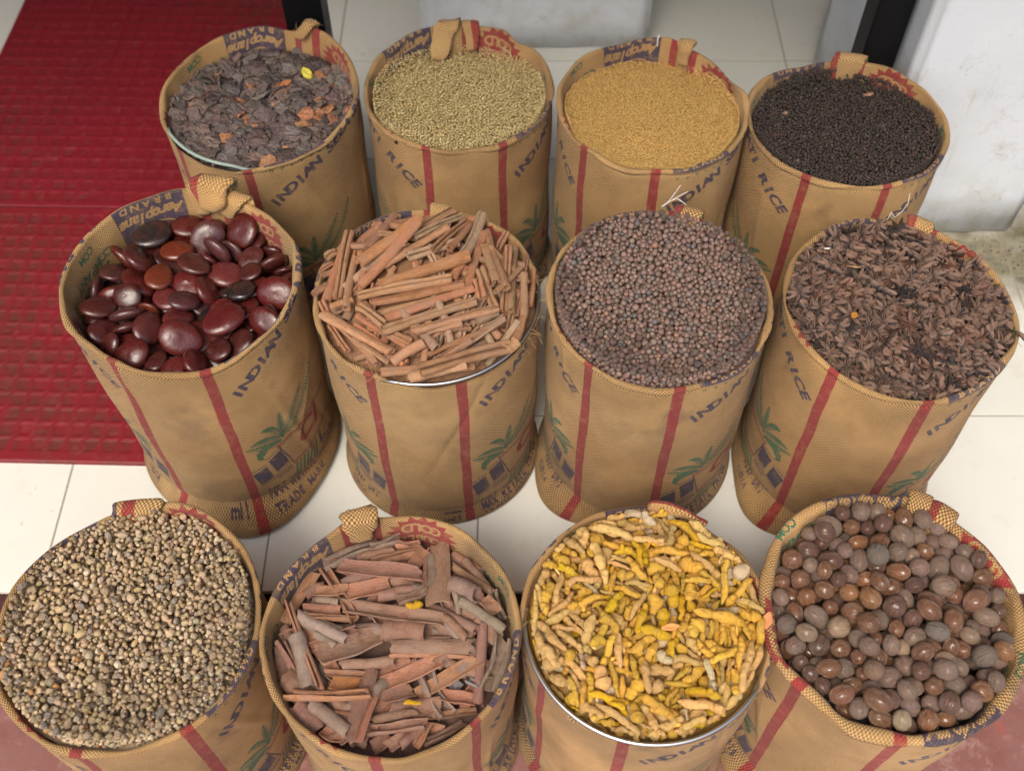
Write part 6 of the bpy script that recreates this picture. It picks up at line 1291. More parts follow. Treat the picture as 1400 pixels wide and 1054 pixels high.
-278,-329,-351,-109,4,1,124,124,1058,231,-341,-11,-28,-256,5,0,142,142,748,-1050,-286,19,136,451,3,1,281,281,-743,575,-327,47,-83,-475,2,4,138,138,
-385,321,-289,494,58,53,5,0,115,115,933,212,-306,71,-62,-440,5,0,143,143,-835,-256,-313,48,63,-362,5,1,159,159,1039,-49,-330,-27,20,405,4,1,191,191,
47,1425,-391,20,22,430,3,0,236,236,-1428,631,-375,14,-18,204,3,2,319,319,45,-303,-237,78,-20,123,2,1,181,181,9,-753,-253,0,8,-443,0,2,152,152,941,
-581,-284,27,27,469,0,2,214,214,639,-596,-263,27,115,443,7,1,187,187,1019,888,-365,2,-11,494,3,1,205,205,161,-494,-260,20,5,378,7,0,153,153,-663,684,
-322,-25,231,-442,5,0,125,125,809,-522,-256,43,-3,205,7,0,110,110,109,1255,-369,4,147,-406,0,1,106,106,614,613,-321,-197,337,306,1,1,189,189,1288,515,
-365,-26,11,-124,3,0,200,200,-1285,-5,-341,-11,-41,-481,6,1,168,168,649,-1063,-288,-64,-6,-300,1,0,135,135,1069,76,-340,-19,7,196,0,1,103,103,382,353,
-326,82,40,428,6,0,157,157,-864,-605,-296,-463,164,39,4,1,159,159,492,1467,-406,-251,432,-13,7,1,94,94,1006,634,-363,11,27,359,2,1,223,223,843,-246,
-256,-58,492,23,7,0,101,101,-565,-773,-284,-215,-419,-85,5,3,213,213,1165,958,-382,-13,17,495,1,3,198,198,1110,612,-358,-37,45,-495,1,2,144,144,776,
-1017,-275,-158,-77,-413,3,1,211,211,890,-1170,-305,16,-22,-105,1,2,135,135,-157,-944,-252,-11,-1,-244,5,0,145,145,613,-1151,-289,-274,418,-23,2,2,
213,213,935,1189,-377,-82,40,120,0,4,126,126,115,243,-326,-2,-11,-472,0,3,103,103,534,407,-341,-7,14,296,0,1,283,283,-419,-1171,-282,-5,1,500,7,0,128,
128,204,-989,-246,-45,51,-294,0,3,136,136,612,1118,-349,216,441,-3,3,0,236,236,-697,783,-360,37,20,369,4,0,125,125,797,1050,-375,43,-35,-146,6,4,242,
242,799,-927,-301,-14,13,86,4,0,159,159,968,1084,-383,-21,-37,-349,4,0,184,184,-1184,433,-348,-10,-21,-389,3,2,138,138,834,317,-333,258,-120,6,3,1,
163,163,435,161,-310,237,-436,-63,4,1,194,194,647,1242,-364,-4,-64,484,1,1,167,167,449,104,-294,21,-68,492,),
 'quill': (0,-704,-200,250,116,20,932,103,1,0,3,-887,671,171,270,-34,716,137,1,0,0,-615,-1136,7,20,31,939,112,1,0,0,-137,-971,151,181,34,707,115,1,0,3,114,541,
324,303,2,914,112,1,0,0,-1111,-240,124,128,24,790,137,1,0,1,-1295,-598,-35,224,-9,1020,123,1,0,0,-526,61,323,201,-3,772,103,1,0,3,-191,94,367,130,1,
903,130,1,0,1,-618,1111,114,277,-34,903,140,1,0,1,99,80,366,168,6,1087,112,1,0,3,572,156,311,272,20,1102,136,1,0,1,628,-673,173,121,19,957,104,1,0,1,
-185,-967,196,75,27,1131,121,1,0,0,-138,82,393,182,7,910,125,1,0,3,-590,1038,143,111,-22,928,111,1,0,1,207,83,406,212,26,752,118,1,0,0,250,580,337,
238,-11,736,131,1,0,1,1299,222,48,179,6,756,109,1,0,1,281,677,319,137,-34,690,113,1,0,0,198,1216,134,254,-17,650,130,1,0,1,708,-1146,-13,58,3,1004,
126,1,0,1,-1013,548,158,163,-11,837,125,1,0,3,-818,524,284,289,-24,619,138,1,0,1,1117,-104,151,225,34,878,130,1,0,3,724,162,373,252,11,704,135,1,0,3,
1135,94,146,234,20,765,127,1,0,0,295,-181,369,36,-11,1093,122,1,0,0,290,841,346,168,-34,726,132,1,0,1,1360,64,121,197,22,641,111,1,0,1,-1207,78,106,
49,34,840,116,1,0,3,405,1041,287,103,-34,930,129,1,0,0,1035,-338,161,131,24,731,111,1,0,1,222,1364,88,41,-30,798,139,1,0,3,-357,-905,169,295,-12,1032,
121,1,0,0,148,-975,240,14,-34,688,135,1,0,0,1234,-469,56,79,-5,1070,122,1,0,3,105,1120,233,292,-17,1099,117,1,0,3,-807,580,354,279,-26,878,119,1,0,0,
784,-976,69,43,-7,675,121,1,0,0,1244,-131,247,279,34,778,132,1,0,3,-641,772,297,101,-34,712,140,1,0,0,810,-672,195,244,22,934,127,1,0,1,795,523,218,
262,18,791,123,1,0,3,-458,779,308,137,-25,727,123,1,0,1,-1091,-310,155,37,34,988,105,1,0,1,893,-348,216,118,14,988,112,1,0,1,905,-333,328,106,15,872,
127,1,0,0,-257,900,303,229,-17,937,129,1,0,1,774,-645,241,206,26,1102,106,1,0,0,-761,-1038,49,132,34,735,119,1,0,1,-125,952,309,17,-16,850,111,1,0,0,
1340,-486,81,141,34,672,120,1,0,0,-837,-530,226,214,4,1056,104,1,0,3,-599,-1086,107,123,34,704,124,1,0,1,587,-902,215,140,34,1067,113,1,0,3,-186,
-1247,88,1,-16,943,120,1,0,0,202,-999,240,67,12,1071,138,1,0,1,-592,718,447,73,-1,869,137,1,0,0,-609,913,299,218,-34,1080,131,1,0,0,47,-1161,240,152,
34,658,103,1,0,0,1181,175,258,144,-34,868,118,1,0,0,-892,989,193,116,-29,937,109,1,0,3,-788,-461,314,158,15,677,124,1,0,0,1111,437,209,7,-34,852,128,
1,0,3,1012,254,299,155,-34,1103,110,1,0,1,605,1019,242,195,19,674,102,1,0,1,248,-1036,184,146,34,795,110,1,0,0,-476,785,439,312,11,632,117,1,0,0,1255,
29,307,10,-34,726,101,1,0,3,-1012,-60,261,104,7,981,114,1,0,3,-256,918,398,267,-14,803,113,1,0,1,-67,-1003,314,230,5,878,137,1,0,3,-1278,523,90,140,
17,784,133,1,0,0,1210,378,285,146,-34,978,140,1,0,0,-760,559,464,300,-25,914,104,1,0,0,1002,-665,168,100,-12,999,119,1,0,1,318,-868,329,188,34,689,
138,1,0,1,-929,208,332,70,34,962,126,1,0,3,-607,-967,221,244,-6,1074,118,1,0,3,-993,-248,296,146,34,677,114,1,0,1,2,1211,270,263,-34,761,118,1,0,3,
524,888,299,292,29,1083,139,1,0,0,1242,323,308,234,8,819,114,1,0,0,-312,1312,231,32,-13,813,103,1,0,3,402,1335,209,32,-27,1117,137,0,0,1,170,1001,442,
76,-22,998,123,0,0,0,-758,935,375,123,-34,1131,150,0,0,3,-1038,1126,62,67,34,668,150,0,0,1,95,441,508,47,-6,834,164,0,0,0,160,1120,487,68,-3,639,150,
0,0,0,354,752,490,110,-30,1074,123,0,0,3,505,757,442,121,-28,838,123,0,0,0,-179,527,471,60,10,1216,150,0,0,3,-581,586,545,83,2,1283,192,0,0,3,-571,
330,512,87,20,1393,164,0,0,3,480,53,407,113,3,360,150,0,0,3,754,361,347,143,-16,1374,137,0,0,0,1169,1038,28,127,13,395,123,0,0,0,1240,-28,356,153,27,
1110,123,0,0,0,1345,65,261,153,-13,1436,123,0,0,0,1481,58,122,145,-12,1393,82,0,0,0,1519,-234,213,155,34,714,137,0,0,3,1650,47,52,150,-2,757,82,0,0,0,
1085,344,381,-137,24,1581,137,0,0,0,1000,186,445,-139,21,975,137,0,0,0,951,-249,389,-114,-34,686,150,0,0,1,706,917,288,134,-29,1334,192,0,0,0,1278,
-161,479,109,-30,805,96,0,0,3,836,-317,454,166,21,343,164,0,0,0,-309,-1146,317,-50,-21,287,123,0,0,0,-768,-725,353,-79,0,466,150,0,0,0,560,-927,277,
33,-17,288,137,0,0,1,962,-732,266,56,-13,386,109,0,0,3,1221,-846,-29,-12,-34,204,164,0,0,0,320,-1000,372,17,10,549,123,0,0,3,1441,-772,79,127,11,472,
137,0,0,0,1303,-1148,96,90,0,218,192,0,0,0,-1572,709,78,79,0,194,150,0,0,0,-1633,476,44,86,0,264,77,0,0,0,-1601,339,45,89,-34,231,109,0,0,0,-1671,-8,
67,96,-8,296,137,0,0,3,-1446,459,38,141,4,1393,164,0,0,0,-1339,411,178,147,13,1283,164,0,0,0,-1173,-42,264,154,-17,1195,137,0,0,3,-1261,-479,297,9,34,
396,109,0,0,0,-1459,-596,-37,-105,-32,826,115,0,0,3,-1310,-922,29,-97,2,615,96,0,0,0,-988,-1087,39,-83,3,1015,109,0,0,0,-874,-1252,124,-92,-1,593,88,
0,0,0,-722,-1309,117,-50,-34,488,96,0,0,0,-781,-814,437,-61,-5,524,150,0,0,3,-669,-1147,137,-63,-4,1082,164,0,0,0,-1017,-986,207,-67,14,1416,164,0,0,
0,-214,-527,301,23,7,1277,123,0,0,3,76,-553,380,34,9,1416,137,0,0,3,-114,-375,399,15,10,1460,150,0,0,0,-296,-303,479,20,10,1444,164,0,0,3,-9,20,483,
31,11,1473,205,0,0,0,75,-794,395,36,5,1489,178,0,0,0,508,-857,402,42,-13,1334,150,0,0,0,-210,-1379,255,52,34,552,164,0,0,1,1183,-1013,2,92,30,841,109,
0,0,3,915,-1203,-14,72,34,445,150,0,0,3,590,-1127,216,46,6,1139,96,0,0,1,570,-1242,162,54,32,1600,123,0,0,0,233,-1407,130,40,34,1129,104,0,0,0,78,
-1558,74,14,-9,1389,150,0,0,0,232,-1644,144,25,9,864,192,0,0,0,647,-1467,237,42,-19,1481,219,0,0,),
 'bark': (3,581,440,-356,124,-8,595,132,1,0,1,-271,1078,-392,311,-3,536,214,1,0,1,369,697,-343,33,-6,630,287,1,0,1,468,959,-333,149,-31,582,288,1,0,0,-33,123,
-306,221,-3,687,258,1,0,0,-786,-560,-344,135,4,597,175,1,0,1,-415,100,-297,313,-11,816,237,1,0,3,-264,-506,-308,21,2,1048,234,1,0,1,-486,621,-352,235,
-9,695,221,1,0,0,441,180,-281,72,-11,965,231,1,0,0,480,-211,-320,91,-3,516,184,1,0,0,788,-173,-313,243,10,750,290,1,0,0,293,758,-268,139,-1,582,189,1,
0,1,862,51,-288,14,-31,631,261,1,0,0,468,193,-182,231,-18,872,295,1,0,1,-963,-548,-338,101,10,524,270,1,0,0,936,221,-269,132,-34,688,280,1,0,0,1038,
209,-226,80,-34,684,157,1,0,0,-70,966,-355,102,-9,1039,177,1,0,0,-1294,48,-378,29,11,630,277,1,0,0,-482,-725,-282,251,10,890,267,1,0,0,402,-75,-140,
302,-17,915,128,1,0,0,-1007,179,-287,127,-6,735,264,1,0,3,-595,1075,-382,280,-14,973,205,1,0,0,238,52,-136,187,6,795,276,1,0,1,811,444,-270,276,-5,
1044,173,1,0,1,1202,712,-368,171,-23,748,262,1,0,1,59,-1132,-324,269,14,748,134,1,0,3,685,1197,-400,275,8,608,147,1,0,1,-75,1414,-414,306,-18,512,150,
1,0,0,746,624,-224,247,-3,861,215,1,0,0,-308,1105,-314,72,-19,619,276,1,0,0,739,901,-346,242,16,726,239,1,0,1,-915,-713,-304,212,4,874,171,1,0,0,275,
-981,-345,212,7,1033,134,1,0,0,-760,792,-297,55,23,1059,229,1,0,3,483,-1294,-332,299,16,603,225,1,0,1,-994,133,-222,278,-8,636,262,1,0,0,-541,-1304,
-370,277,-1,643,208,1,0,3,134,1077,-349,103,-11,882,299,1,0,1,1181,-233,-317,98,-16,772,226,1,0,3,-979,-251,-206,218,-3,869,186,1,0,0,929,-453,-246,
280,6,968,147,1,0,1,633,697,-174,15,-14,746,225,1,0,0,27,911,-244,236,-9,626,291,1,0,0,902,365,-171,312,-15,681,280,1,0,1,-754,-1107,-313,299,-4,1028,
249,1,0,3,-817,666,-295,214,-8,1020,179,1,0,0,930,-118,-153,87,0,906,175,1,0,0,710,633,-134,191,-5,510,162,1,0,3,-236,-1162,-246,58,1,995,299,1,0,1,
516,974,-191,167,-34,649,205,1,0,0,-656,-862,-276,282,2,860,127,1,0,1,659,-822,-330,208,7,686,281,1,0,0,1287,321,-137,212,33,743,228,1,0,0,499,-750,
-285,196,7,876,123,1,0,1,-294,-857,-244,67,-12,655,253,1,0,1,1133,-184,-222,237,34,1078,174,1,0,3,1301,-599,-318,87,3,954,193,1,0,1,-797,-747,-236,80,
14,814,125,1,0,0,-572,-1129,-190,201,1,868,176,1,0,3,-388,-1211,-171,293,11,656,159,1,0,0,-949,-113,-193,30,12,985,177,1,0,1,-724,1337,-387,44,-16,
814,231,0,0,1,-213,1521,-361,34,-5,472,195,0,0,3,156,1473,-326,-3,6,347,177,0,0,0,-327,1309,-319,15,16,589,177,0,0,3,-27,1219,-231,38,-22,635,177,0,0,
0,441,935,-143,-150,32,606,89,0,0,0,1014,1197,-378,-67,26,560,213,0,0,3,1046,897,-336,-48,9,558,142,0,0,1,1019,607,3,-44,34,460,266,0,0,0,1203,953,
-277,-77,-26,616,135,0,0,5,1136,894,-257,-61,-1,770,135,0,0,0,-1204,771,-411,51,5,308,177,0,0,3,-924,701,-253,-12,27,488,195,0,0,3,-383,704,-212,17,2,
631,284,0,0,0,41,621,-142,16,14,553,177,0,0,0,266,527,-60,42,0,428,160,0,0,1,-963,534,-255,-18,29,373,124,0,0,3,-1034,373,-228,-7,6,554,177,0,0,3,
-890,250,-187,2,-19,610,106,0,0,1,-919,-100,-135,-45,5,363,124,0,0,0,-1465,23,-319,-95,33,449,160,0,0,0,-1526,-357,-356,-130,-16,531,213,0,0,1,-986,
103,-125,-50,10,860,177,0,0,3,-1383,667,-396,112,1,900,177,0,0,0,186,-1,-54,-8,21,635,284,0,0,0,832,257,-100,-55,13,876,160,0,0,0,899,48,-35,-74,-20,
453,142,0,0,0,1379,58,-153,-65,-34,480,213,0,0,1,1493,511,-300,-128,-34,452,160,0,0,3,1394,395,-94,-81,-34,280,213,0,0,1,914,422,-34,-137,-32,327,89,
0,0,1,1271,242,-52,-52,-14,765,160,0,0,3,589,-325,-128,-2,-5,1095,89,0,0,0,572,-229,-61,6,-3,1128,213,0,0,0,-554,-207,-138,41,-21,934,390,0,0,0,-1365,
-437,-263,-107,-23,781,177,0,0,1,-1237,-370,-190,-121,-16,782,248,0,0,0,-1296,-748,-217,-63,-5,449,319,0,0,0,-1063,-1138,-239,-64,-20,481,284,0,0,3,
-678,-1396,-166,-70,34,331,284,0,0,1,-741,-1211,-120,-56,24,694,213,0,0,4,-599,-711,-157,-24,-17,364,248,0,0,3,-602,-604,-109,-6,-20,559,106,0,0,0,
-534,-1033,-141,-9,-12,276,124,0,0,0,-289,-423,-157,17,-7,738,160,0,0,0,142,-864,-178,29,-34,439,213,0,0,0,250,-990,-206,29,-34,439,142,0,0,0,543,
-1004,-227,13,-12,382,213,0,0,0,-60,-1465,-351,51,6,267,213,0,0,0,185,-1439,-266,63,16,375,213,0,0,0,361,-1440,-205,66,-19,371,142,0,0,3,512,-1392,
-195,102,-3,360,142,0,0,0,794,-1332,-335,56,-23,604,124,0,0,0,125,-1159,-188,20,-10,620,135,0,0,0,152,-1318,-156,7,6,787,160,0,0,3,806,-1109,-298,16,
-18,839,99,0,0,1,1495,-429,-209,-185,-12,756,284,0,0,0,1269,-438,-199,-158,-13,1089,160,0,0,8,1177,-692,-212,-74,34,207,106,0,0,8,926,-679,-350,68,-4,
177,142,0,0,3,970,-890,-256,-24,8,508,213,0,0,3,335,-568,-184,31,19,897,266,0,0,0,-348,-1009,-78,-172,15,1090,213,0,0,3,-214,-1103,-90,-179,31,1001,
124,0,0,3,811,-625,-198,46,12,975,213,0,0,3,-778,-891,-92,-2,13,1123,160,0,0,3,-1221,-150,-133,-114,10,1441,113,0,0,0,630,939,-137,-149,34,1171,337,0,
0,0,-220,961,-119,-17,8,1214,255,0,0,3,297,1186,-232,103,-33,473,195,0,0,0,-14,294,-100,-21,16,1558,213,0,0,),
}
# ------------------------------------------------------------------ setting materials
def m_tile():
    t = NT('cream_floor_tile'); v = t.pos(); r = t.info('Random')
    n = t.noise(v, 2.5, 4, .6); d = t.noise(v, 30, 4, .7); s = t.noise(v, 9, 5, .65)
    c = t.mix(t.map(n, .35, .65), (.71, .70, .65), (.77, .76, .71))
    c = t.mix(t.map(r, 0, 1, 0, .25), c, (.70, .69, .60))
    c = t.mix(t.map(s, .56, .72, 0, .28), c, (.50, .45, .34))
    c = t.mix(t.map(d, .66, .72, 0, .5), c, (.42, .36, .26))
    x, y, z = t.sep(v)
    # moss and washed dirt at the foot of the pillar
    dx = t.math('SUBTRACT', x, 1.06); dy = t.math('SUBTRACT', y, 1.56)
    dist = t.math('SQRT', t.math('ADD', t.math('MULTIPLY', dx, dx), t.math('MULTIPLY', dy, dy)))
    moss = t.math('MULTIPLY', t.map(t.math('ADD', dist, t.math('MULTIPLY', t.math('SUBTRACT', s, .5), .35)), .05, .20, 1, 0), .85)
    c = t.mix(moss, c, t.mix(t.map(d, .4, .6), (.10, .09, .035), (.26, .21, .12)))
    return t.done(c, t.map(s, .3, .7, .28, .45), t.bump(d, .0006, .3), .4)

def m_plain(name, col, rough=.6, var=.25, scale=6, bump=.001, spec=.3, dark=None, metal=0):
    t = NT(name); v = t.pos(); n = t.noise(v, scale, 4, .65); f = t.noise(v, scale * 14, 3, .7)
    dk = dark or tuple(c * .55 for c in col)
    c = t.mix(t.map(n, .35, .7, 0, var), col, dk); c = t.mix(t.map(f, .45, .75, 0, var * .6), c, dk)
    return t.done(c, rough, t.bump(t.math('ADD', n, f), bump, .5), spec, metal)

def m_plaster(name, top_z=None):
    t = NT(name); v = t.pos(); x, y, z = t.sep(v)
    n = t.noise(v, 3, 5, .6); f = t.noise(v, 40, 4, .7); m = t.noise(v, 9, 5, .7)
    c = t.mix(t.map(n, .35, .7), (.72, .75, .80), (.64, .67, .72))
    c = t.mix(t.map(m, .58, .70, 0, .35), c, (.50, .47, .40))
    cr = t.voro(t.vmath('ADD', v, t.noise(v, 8, 3, .6, col=True)), 3.1, 'DISTANCE_TO_EDGE')
    c = t.mix(t.math('MULTIPLY', t.map(cr, 0, .012, .5, 0), t.map(m, .45, .6, 0, 1)), c, (.38, .36, .33))
    foot = t.math('MULTIPLY', t.map(z, 0, .22, 1, 0), t.map(t.noise(v, 13, 4, .65), .42, .6, 0, 1))
    c = t.mix(t.math('MULTIPLY', foot, .45), c, (.34, .33, .16))
    streak = t.noise(t.comb(t.math('MULTIPLY', x, 26.), y, t.math('MULTIPLY', z, 2.2)), 1, 4, .6)
    c = t.mix(t.map(streak, .66, .74, 0, .6), c, (.48, .48, .30))
    return t.done(c, .75, t.bump(t.math('ADD', f, t.math('MULTIPLY', n, 2)), .002, .5), .2)

def m_mat():
    t = NT('red_rubber_mat'); v = t.pos(); x, y, z = t.sep(v)
    n = t.noise(v, 4, 4, .6); f = t.noise(v, 60, 4, .7); d = t.noise(v, 22, 3, .6)
    c = t.mix(t.map(n, .35, .7, 0, .5), (.235, .011, .022), (.17, .012, .020))
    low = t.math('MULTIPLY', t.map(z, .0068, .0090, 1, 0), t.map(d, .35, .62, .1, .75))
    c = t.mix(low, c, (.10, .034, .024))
    c = t.mix(t.map(f, .55, .75, 0, .3), c, (.30, .10, .08))
    return t.done(c, t.map(f, .3, .7, .42, .65), t.bump(f, .0006, .4), .4)

def m_terrazzo():
    t = NT('red_terrazzo'); v = t.pos(); n = t.noise(v, 6, 5, .65); s = t.voro(v, 140); n2 = t.noise(v, 26, 4, .7); w = t.noise(v, 12, 4, .6)
    c = t.mix(t.map(n, .35, .68), (.21, .078, .068), (.28, .145, .13))
    c = t.mix(t.map(n2, .55, .70, 0, .6), c, (.45, .29, .26))
    c = t.mix(t.map(w, .60, .70, 0, .5), c, (.38, .07, .04))
    c = t.mix(t.map(s, .05, .13, .55, 0), c, (.50, .42, .38))
    return t.done(c, t.map(n2, .3, .7, .3, .55), t.bump(n2, .0008, .4), .45)

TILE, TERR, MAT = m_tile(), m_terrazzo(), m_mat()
GROUT = m_plain('grout', (.36, .34, .27), .85, .3, 20)
RISER = m_plain('dark_step_edge', (.085, .035, .032), .55, .5, 12)
WHITE = m_plaster('whitewashed_plaster')
BLACK = m_plain('black_painted_metal', (.003, .003, .004), .5, .2, 8, .0004, .25)
STEEL = NT('galvanised_rim').done((.62, .63, .64), .34, None, .5, 1.0)
OLIVE = m_plain('olive_drum_paint', (.13, .16, .04), .5, .4, 14)
BROWN = m_plain('dark_brown_wood', (.035, .016, .012), .55, .4, 20)

# ------------------------------------------------------------------ floor, step, lower floor
x_lines = [-3.13, -2.747, -2.364, -1.981, -1.598, -1.212, -.829, -.440, -.0625, .312, .690, 1.073, 1.456, 1.839, 2.222, 2.605]
y_lines = [.783, 1.147, 1.505, 1.863, 2.219, 2.577, 2.935, 3.29, 3.65, 4.0]
fl = obj('floor', box_mesh('floor', -3.2, 2.7, .792, 4.1, -.30, -.0012, GROUT)); tag(fl, kind='structure')
_g = .0016
for i in range(len(x_lines) - 1):
    for j in range(len(y_lines) - 1):
        o = obj('tile', box_mesh('tile', x_lines[i] + _g, x_lines[i + 1] - _g, y_lines[j] + (_g if j else -.004), y_lines[j + 1] - _g, -.012, 0, TILE, .0012, 2), fl)
obj('riser', box_mesh('riser', -3.2, 2.7, .783, .7915, -.138, -.0125, RISER), fl)
lf = obj('lower_floor', box_mesh('lower_floor', -3.2, 2.7, -2.5, .7915, -.30, -.14, TERR)); tag(lf, kind='structure')

# ------------------------------------------------------------------ rubber mats with a waffle of ridges
def waffle(name, x0, x1, y0, y1, nx, ny, bd, rot):
    fr = [(0, 1), (.04, 1), (.26, 0), (.78, 0), (.97, 1)]
    def axis(a, b, n):
        P = [(a, 0), (a + .0015, .85), (a + .004, 1.0)]; p = (b - a - 2 * bd) / n
        for i in range(n):
            for f_, h_ in fr: P.append((a + bd + (i + f_) * p, h_))
        P.append((b - bd, 1)); P += [(b - .004, 1.0), (b - .0015, .85), (b, 0)]
        return P
    AX, AY = axis(x0, x1, nx), axis(y0, y1, ny); V = []
    ct, st = math.cos(rot), math.sin(rot); rr = np.random.RandomState(int(nx * ny))
    for j, (y, hy) in enumerate(AY):
        for i, (x, hx) in enumerate(AX):
            if j in (0, len(AY) - 1) or i in (0, len(AX) - 1): z = .0003
            elif hx < 1 and hx > 0 or hy < 1 and hy > 0: z = .0080
            else: z = .0092 if max(hx, hy) > .5 else .0076 + rr.uniform(-.0003, .0005)
            dx, dy = x - x1, y - y0
            V.append((x1 + dx * ct - dy * st, y0 + dx * st + dy * ct, z + .0012 * math.sin(x * 5 + y * 3) * (z > .001)))
    n = len(AX)
    Fc = [(j * n + i, j * n + i + 1, (j + 1) * n + i + 1, (j + 1) * n + i) for j in range(len(AY) - 1) for i in range(n - 1)]
    return new_mesh(name, V, Fc, False, MAT)
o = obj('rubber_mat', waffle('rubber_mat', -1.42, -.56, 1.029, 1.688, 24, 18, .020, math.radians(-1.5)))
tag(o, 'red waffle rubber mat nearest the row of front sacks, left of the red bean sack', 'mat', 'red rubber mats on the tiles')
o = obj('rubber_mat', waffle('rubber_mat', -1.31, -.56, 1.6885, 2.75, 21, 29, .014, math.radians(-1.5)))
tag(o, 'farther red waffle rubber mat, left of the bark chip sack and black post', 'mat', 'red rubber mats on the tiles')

# ------------------------------------------------------------------ posts, plinth, pillar
def post(x0, x1, y0, y1, label):
    r = empty('door_post', ((x0 + x1) / 2, y0, 0)); tag(r, label, 'post', 'black posts behind the sacks')
    for (a, b, c_, d, z0, z1, nm) in ((x0, x1, y0, y1, .004, 2.6, 'upright'), (x0 - .008, x1 + .008, y0 - .008, y1 + .008, 0.0005, .003, 'foot_plate')):
        me = box_mesh(nm, a, b, c_, d, z0, z1, BLACK, .003 if nm == 'upright' else 0); o_ = obj(nm, me, r); o_.matrix_parent_inverse = Matrix.Translation(-r.location)
post(-.432, -.358, 1.735, 1.80, 'black square metal post behind the bark chip sack, beside the red mat')
post(.674, .742, 1.70, 1.765, 'black square metal post against the white pillar behind the peppercorn sack')

def wall_mesh(name, x0, x1, y0, y1, z0, z1, mat, seed, chip=.004):
    bm = bmesh.new(); bmesh.ops.create_cube(bm, size=1)
    for v in bm.verts: v.co = Vector(((x0 + x1) / 2 + v.co.x * (x1 - x0), (y0 + y1) / 2 + v.co.y * (y1 - y0), (z0 + z1) / 2 + v.co.z * (z1 - z0)))
    bmesh.ops.bevel(bm, geom=bm.edges[:], offset=.012, segments=2, affect='EDGES')
    bmesh.ops.subdivide_edges(bm, edges=[e for e in bm.edges if e.calc_length() > .05], cuts=22, use_grid_fill=True)
    P = np.array([v.co[:] for v in bm.verts]); n = vnoise(P, seed, 9) * chip * .6 + vnoise(P, seed + 1, 40) * chip * .4
    bm.normal_update()
    for v, k in zip(bm.verts, n): v.co += v.normal * k
    me = bpy.data.meshes.new(name); bm.to_mesh(me); bm.free(); me.materials.append(mat)
    for p in me.polygons: p.use_smooth = True
    return me
o = obj('white_pillar', wall_mesh('white_pillar', .752, 1.10, 1.625, 2.2, -.002, 2.6, WHITE, 3)); tag(o, 'stained whitewashed pillar with mossy foot, right of the peppercorn sack', 'pillar')
o = obj('white_plinth', wall_mesh('white_plinth', -.228, .345, 2.262, 2.9, -.002, 1.9, WHITE, 5)); tag(o, 'whitewashed block standing on the tiles behind the middle sacks', 'plinth')
o = obj('side_wall', wall_mesh('side_wall', .90, 1.02, 2.202, 4.0, -.002, 2.6, WHITE, 7)); tag(o, 'plain shop wall seen past the black post at the back right', 'wall')
o = obj('wooden_box', box_mesh('wooden_box', 1.125, 1.32, 1.42, 1.60, .0, .14, BROWN, .004)); tag(o, 'dark brown wooden box cut off by the photo edge beside the mossy pillar foot', 'box')

# unseen shop walls, and a ceiling brought forward over the sacks to shade the back
CEIL = m_plain('shop_paint', (.25, .235, .20), .8, .2, 3)
for nm, b in (('ceiling', (-3.2, 2.7, .55, 4.1, 2.42, 2.55)), ('back_wall', (-3.2, 2.7, 4.1, 4.25, -.3, 2.75)), ('left_wall', (-3.35, -3.2, 1.0, 4.25, -.3, 2.75)), ('right_wall', (2.7, 2.85, 1.0, 4.25, -.3, 2.75))):
    tag(obj(nm, box_mesh(nm, *b, CEIL)), kind='structure')

# ------------------------------------------------------------------ sacks
NAMES = {'11': 'bark chip', '12': 'green seed', '13': 'golden seed', '14': 'peppercorn', '21': 'bean', '22': 'cinnamon', '23': 'brown pea',
         '24': 'star anise', '31': 'gum resin', '32': 'cassia', '33': 'turmeric', '34': 'nutmeg'}
SL = {'11': 'printed jute sack round a drum, filled with dark bark chips, torn at its back rim', '12': 'printed jute sack round a drum, filled with pale green seeds, one fold tucked in',
      '13': 'printed jute sack round a drum, filled with fine golden seeds', '14': 'printed jute sack round a drum, filled with black peppercorns, beside the white pillar',
      '21': 'printed jute sack round a drum, filled with big dark red beans, beside the red mat', '22': 'printed jute sack round a drum, heaped with rolled cinnamon sticks, frayed at a bare rim',
      '23': 'printed jute sack round a drum, filled with small round brown peas', '24': 'printed jute sack round a drum, heaped with dark star anise',
      '31': 'printed jute sack round a drum, filled with grey-brown gum resin pebbles', '32': 'printed jute sack round a drum, filled with coarse cassia bark pieces',
      '33': 'printed jute sack round a drum, heaped with yellow turmeric roots inside a bare metal rim', '34': 'printed jute sack round a drum, filled with nutmegs under a thick floppy rim'}
THREAD = m_plain('jute_thread', (.42, .28, .12), .9, .3, 60)
STRING = m_plain('white_string', (.75, .72, .70), .8, .2, 60)
ROOT = {}
for key, S in SACKS.items():
    r = empty('sack_drum', (S['c'][0], S['c'][1], S['f'] + (.0095 if key in ('11', '21') else 0))); ROOT[key] = r
    tag(r, SL[key], 'sack', 'printed jute sacks wrapped round drums')
    mj = m_jute(LOOK[key]['seed'])
    obj('jute_sack', sack_body(key, mj), r)
    # drum showing as an olive edge at the foot
    ring = []
    V = [];
    for zz, rr_ in ((0.0004, .1755), (.010, .1765), (.014, .1740)):
        for j in range(96): a_ = 2 * math.pi * j / 96; V.append((rr_ * math.sin(a_), -rr_ * math.cos(a_), zz))
    obj('drum_foot', new_mesh('drum_foot', V, [(l * 96 + j, l * 96 + (j + 1) % 96, (l + 1) * 96 + (j + 1) % 96, (l + 1) * 96 + j) for l in range(2) for j in range(96)], True, OLIVE), r)
    if LOOK[key]['ring']:
        obj('metal_rim', torus_mesh('metal_rim', key, -.0045 if key != '11' else -.006, .0030, STEEL if key != '11' else m_plain('pale_enamel', (.34, .42, .38), .4, .2, 20)), r)
    S['mj'] = mj
P = lambda k, *a, **kw: pleat(k, ROOT[k], SACKS[k]['mj'], *a, **kw)
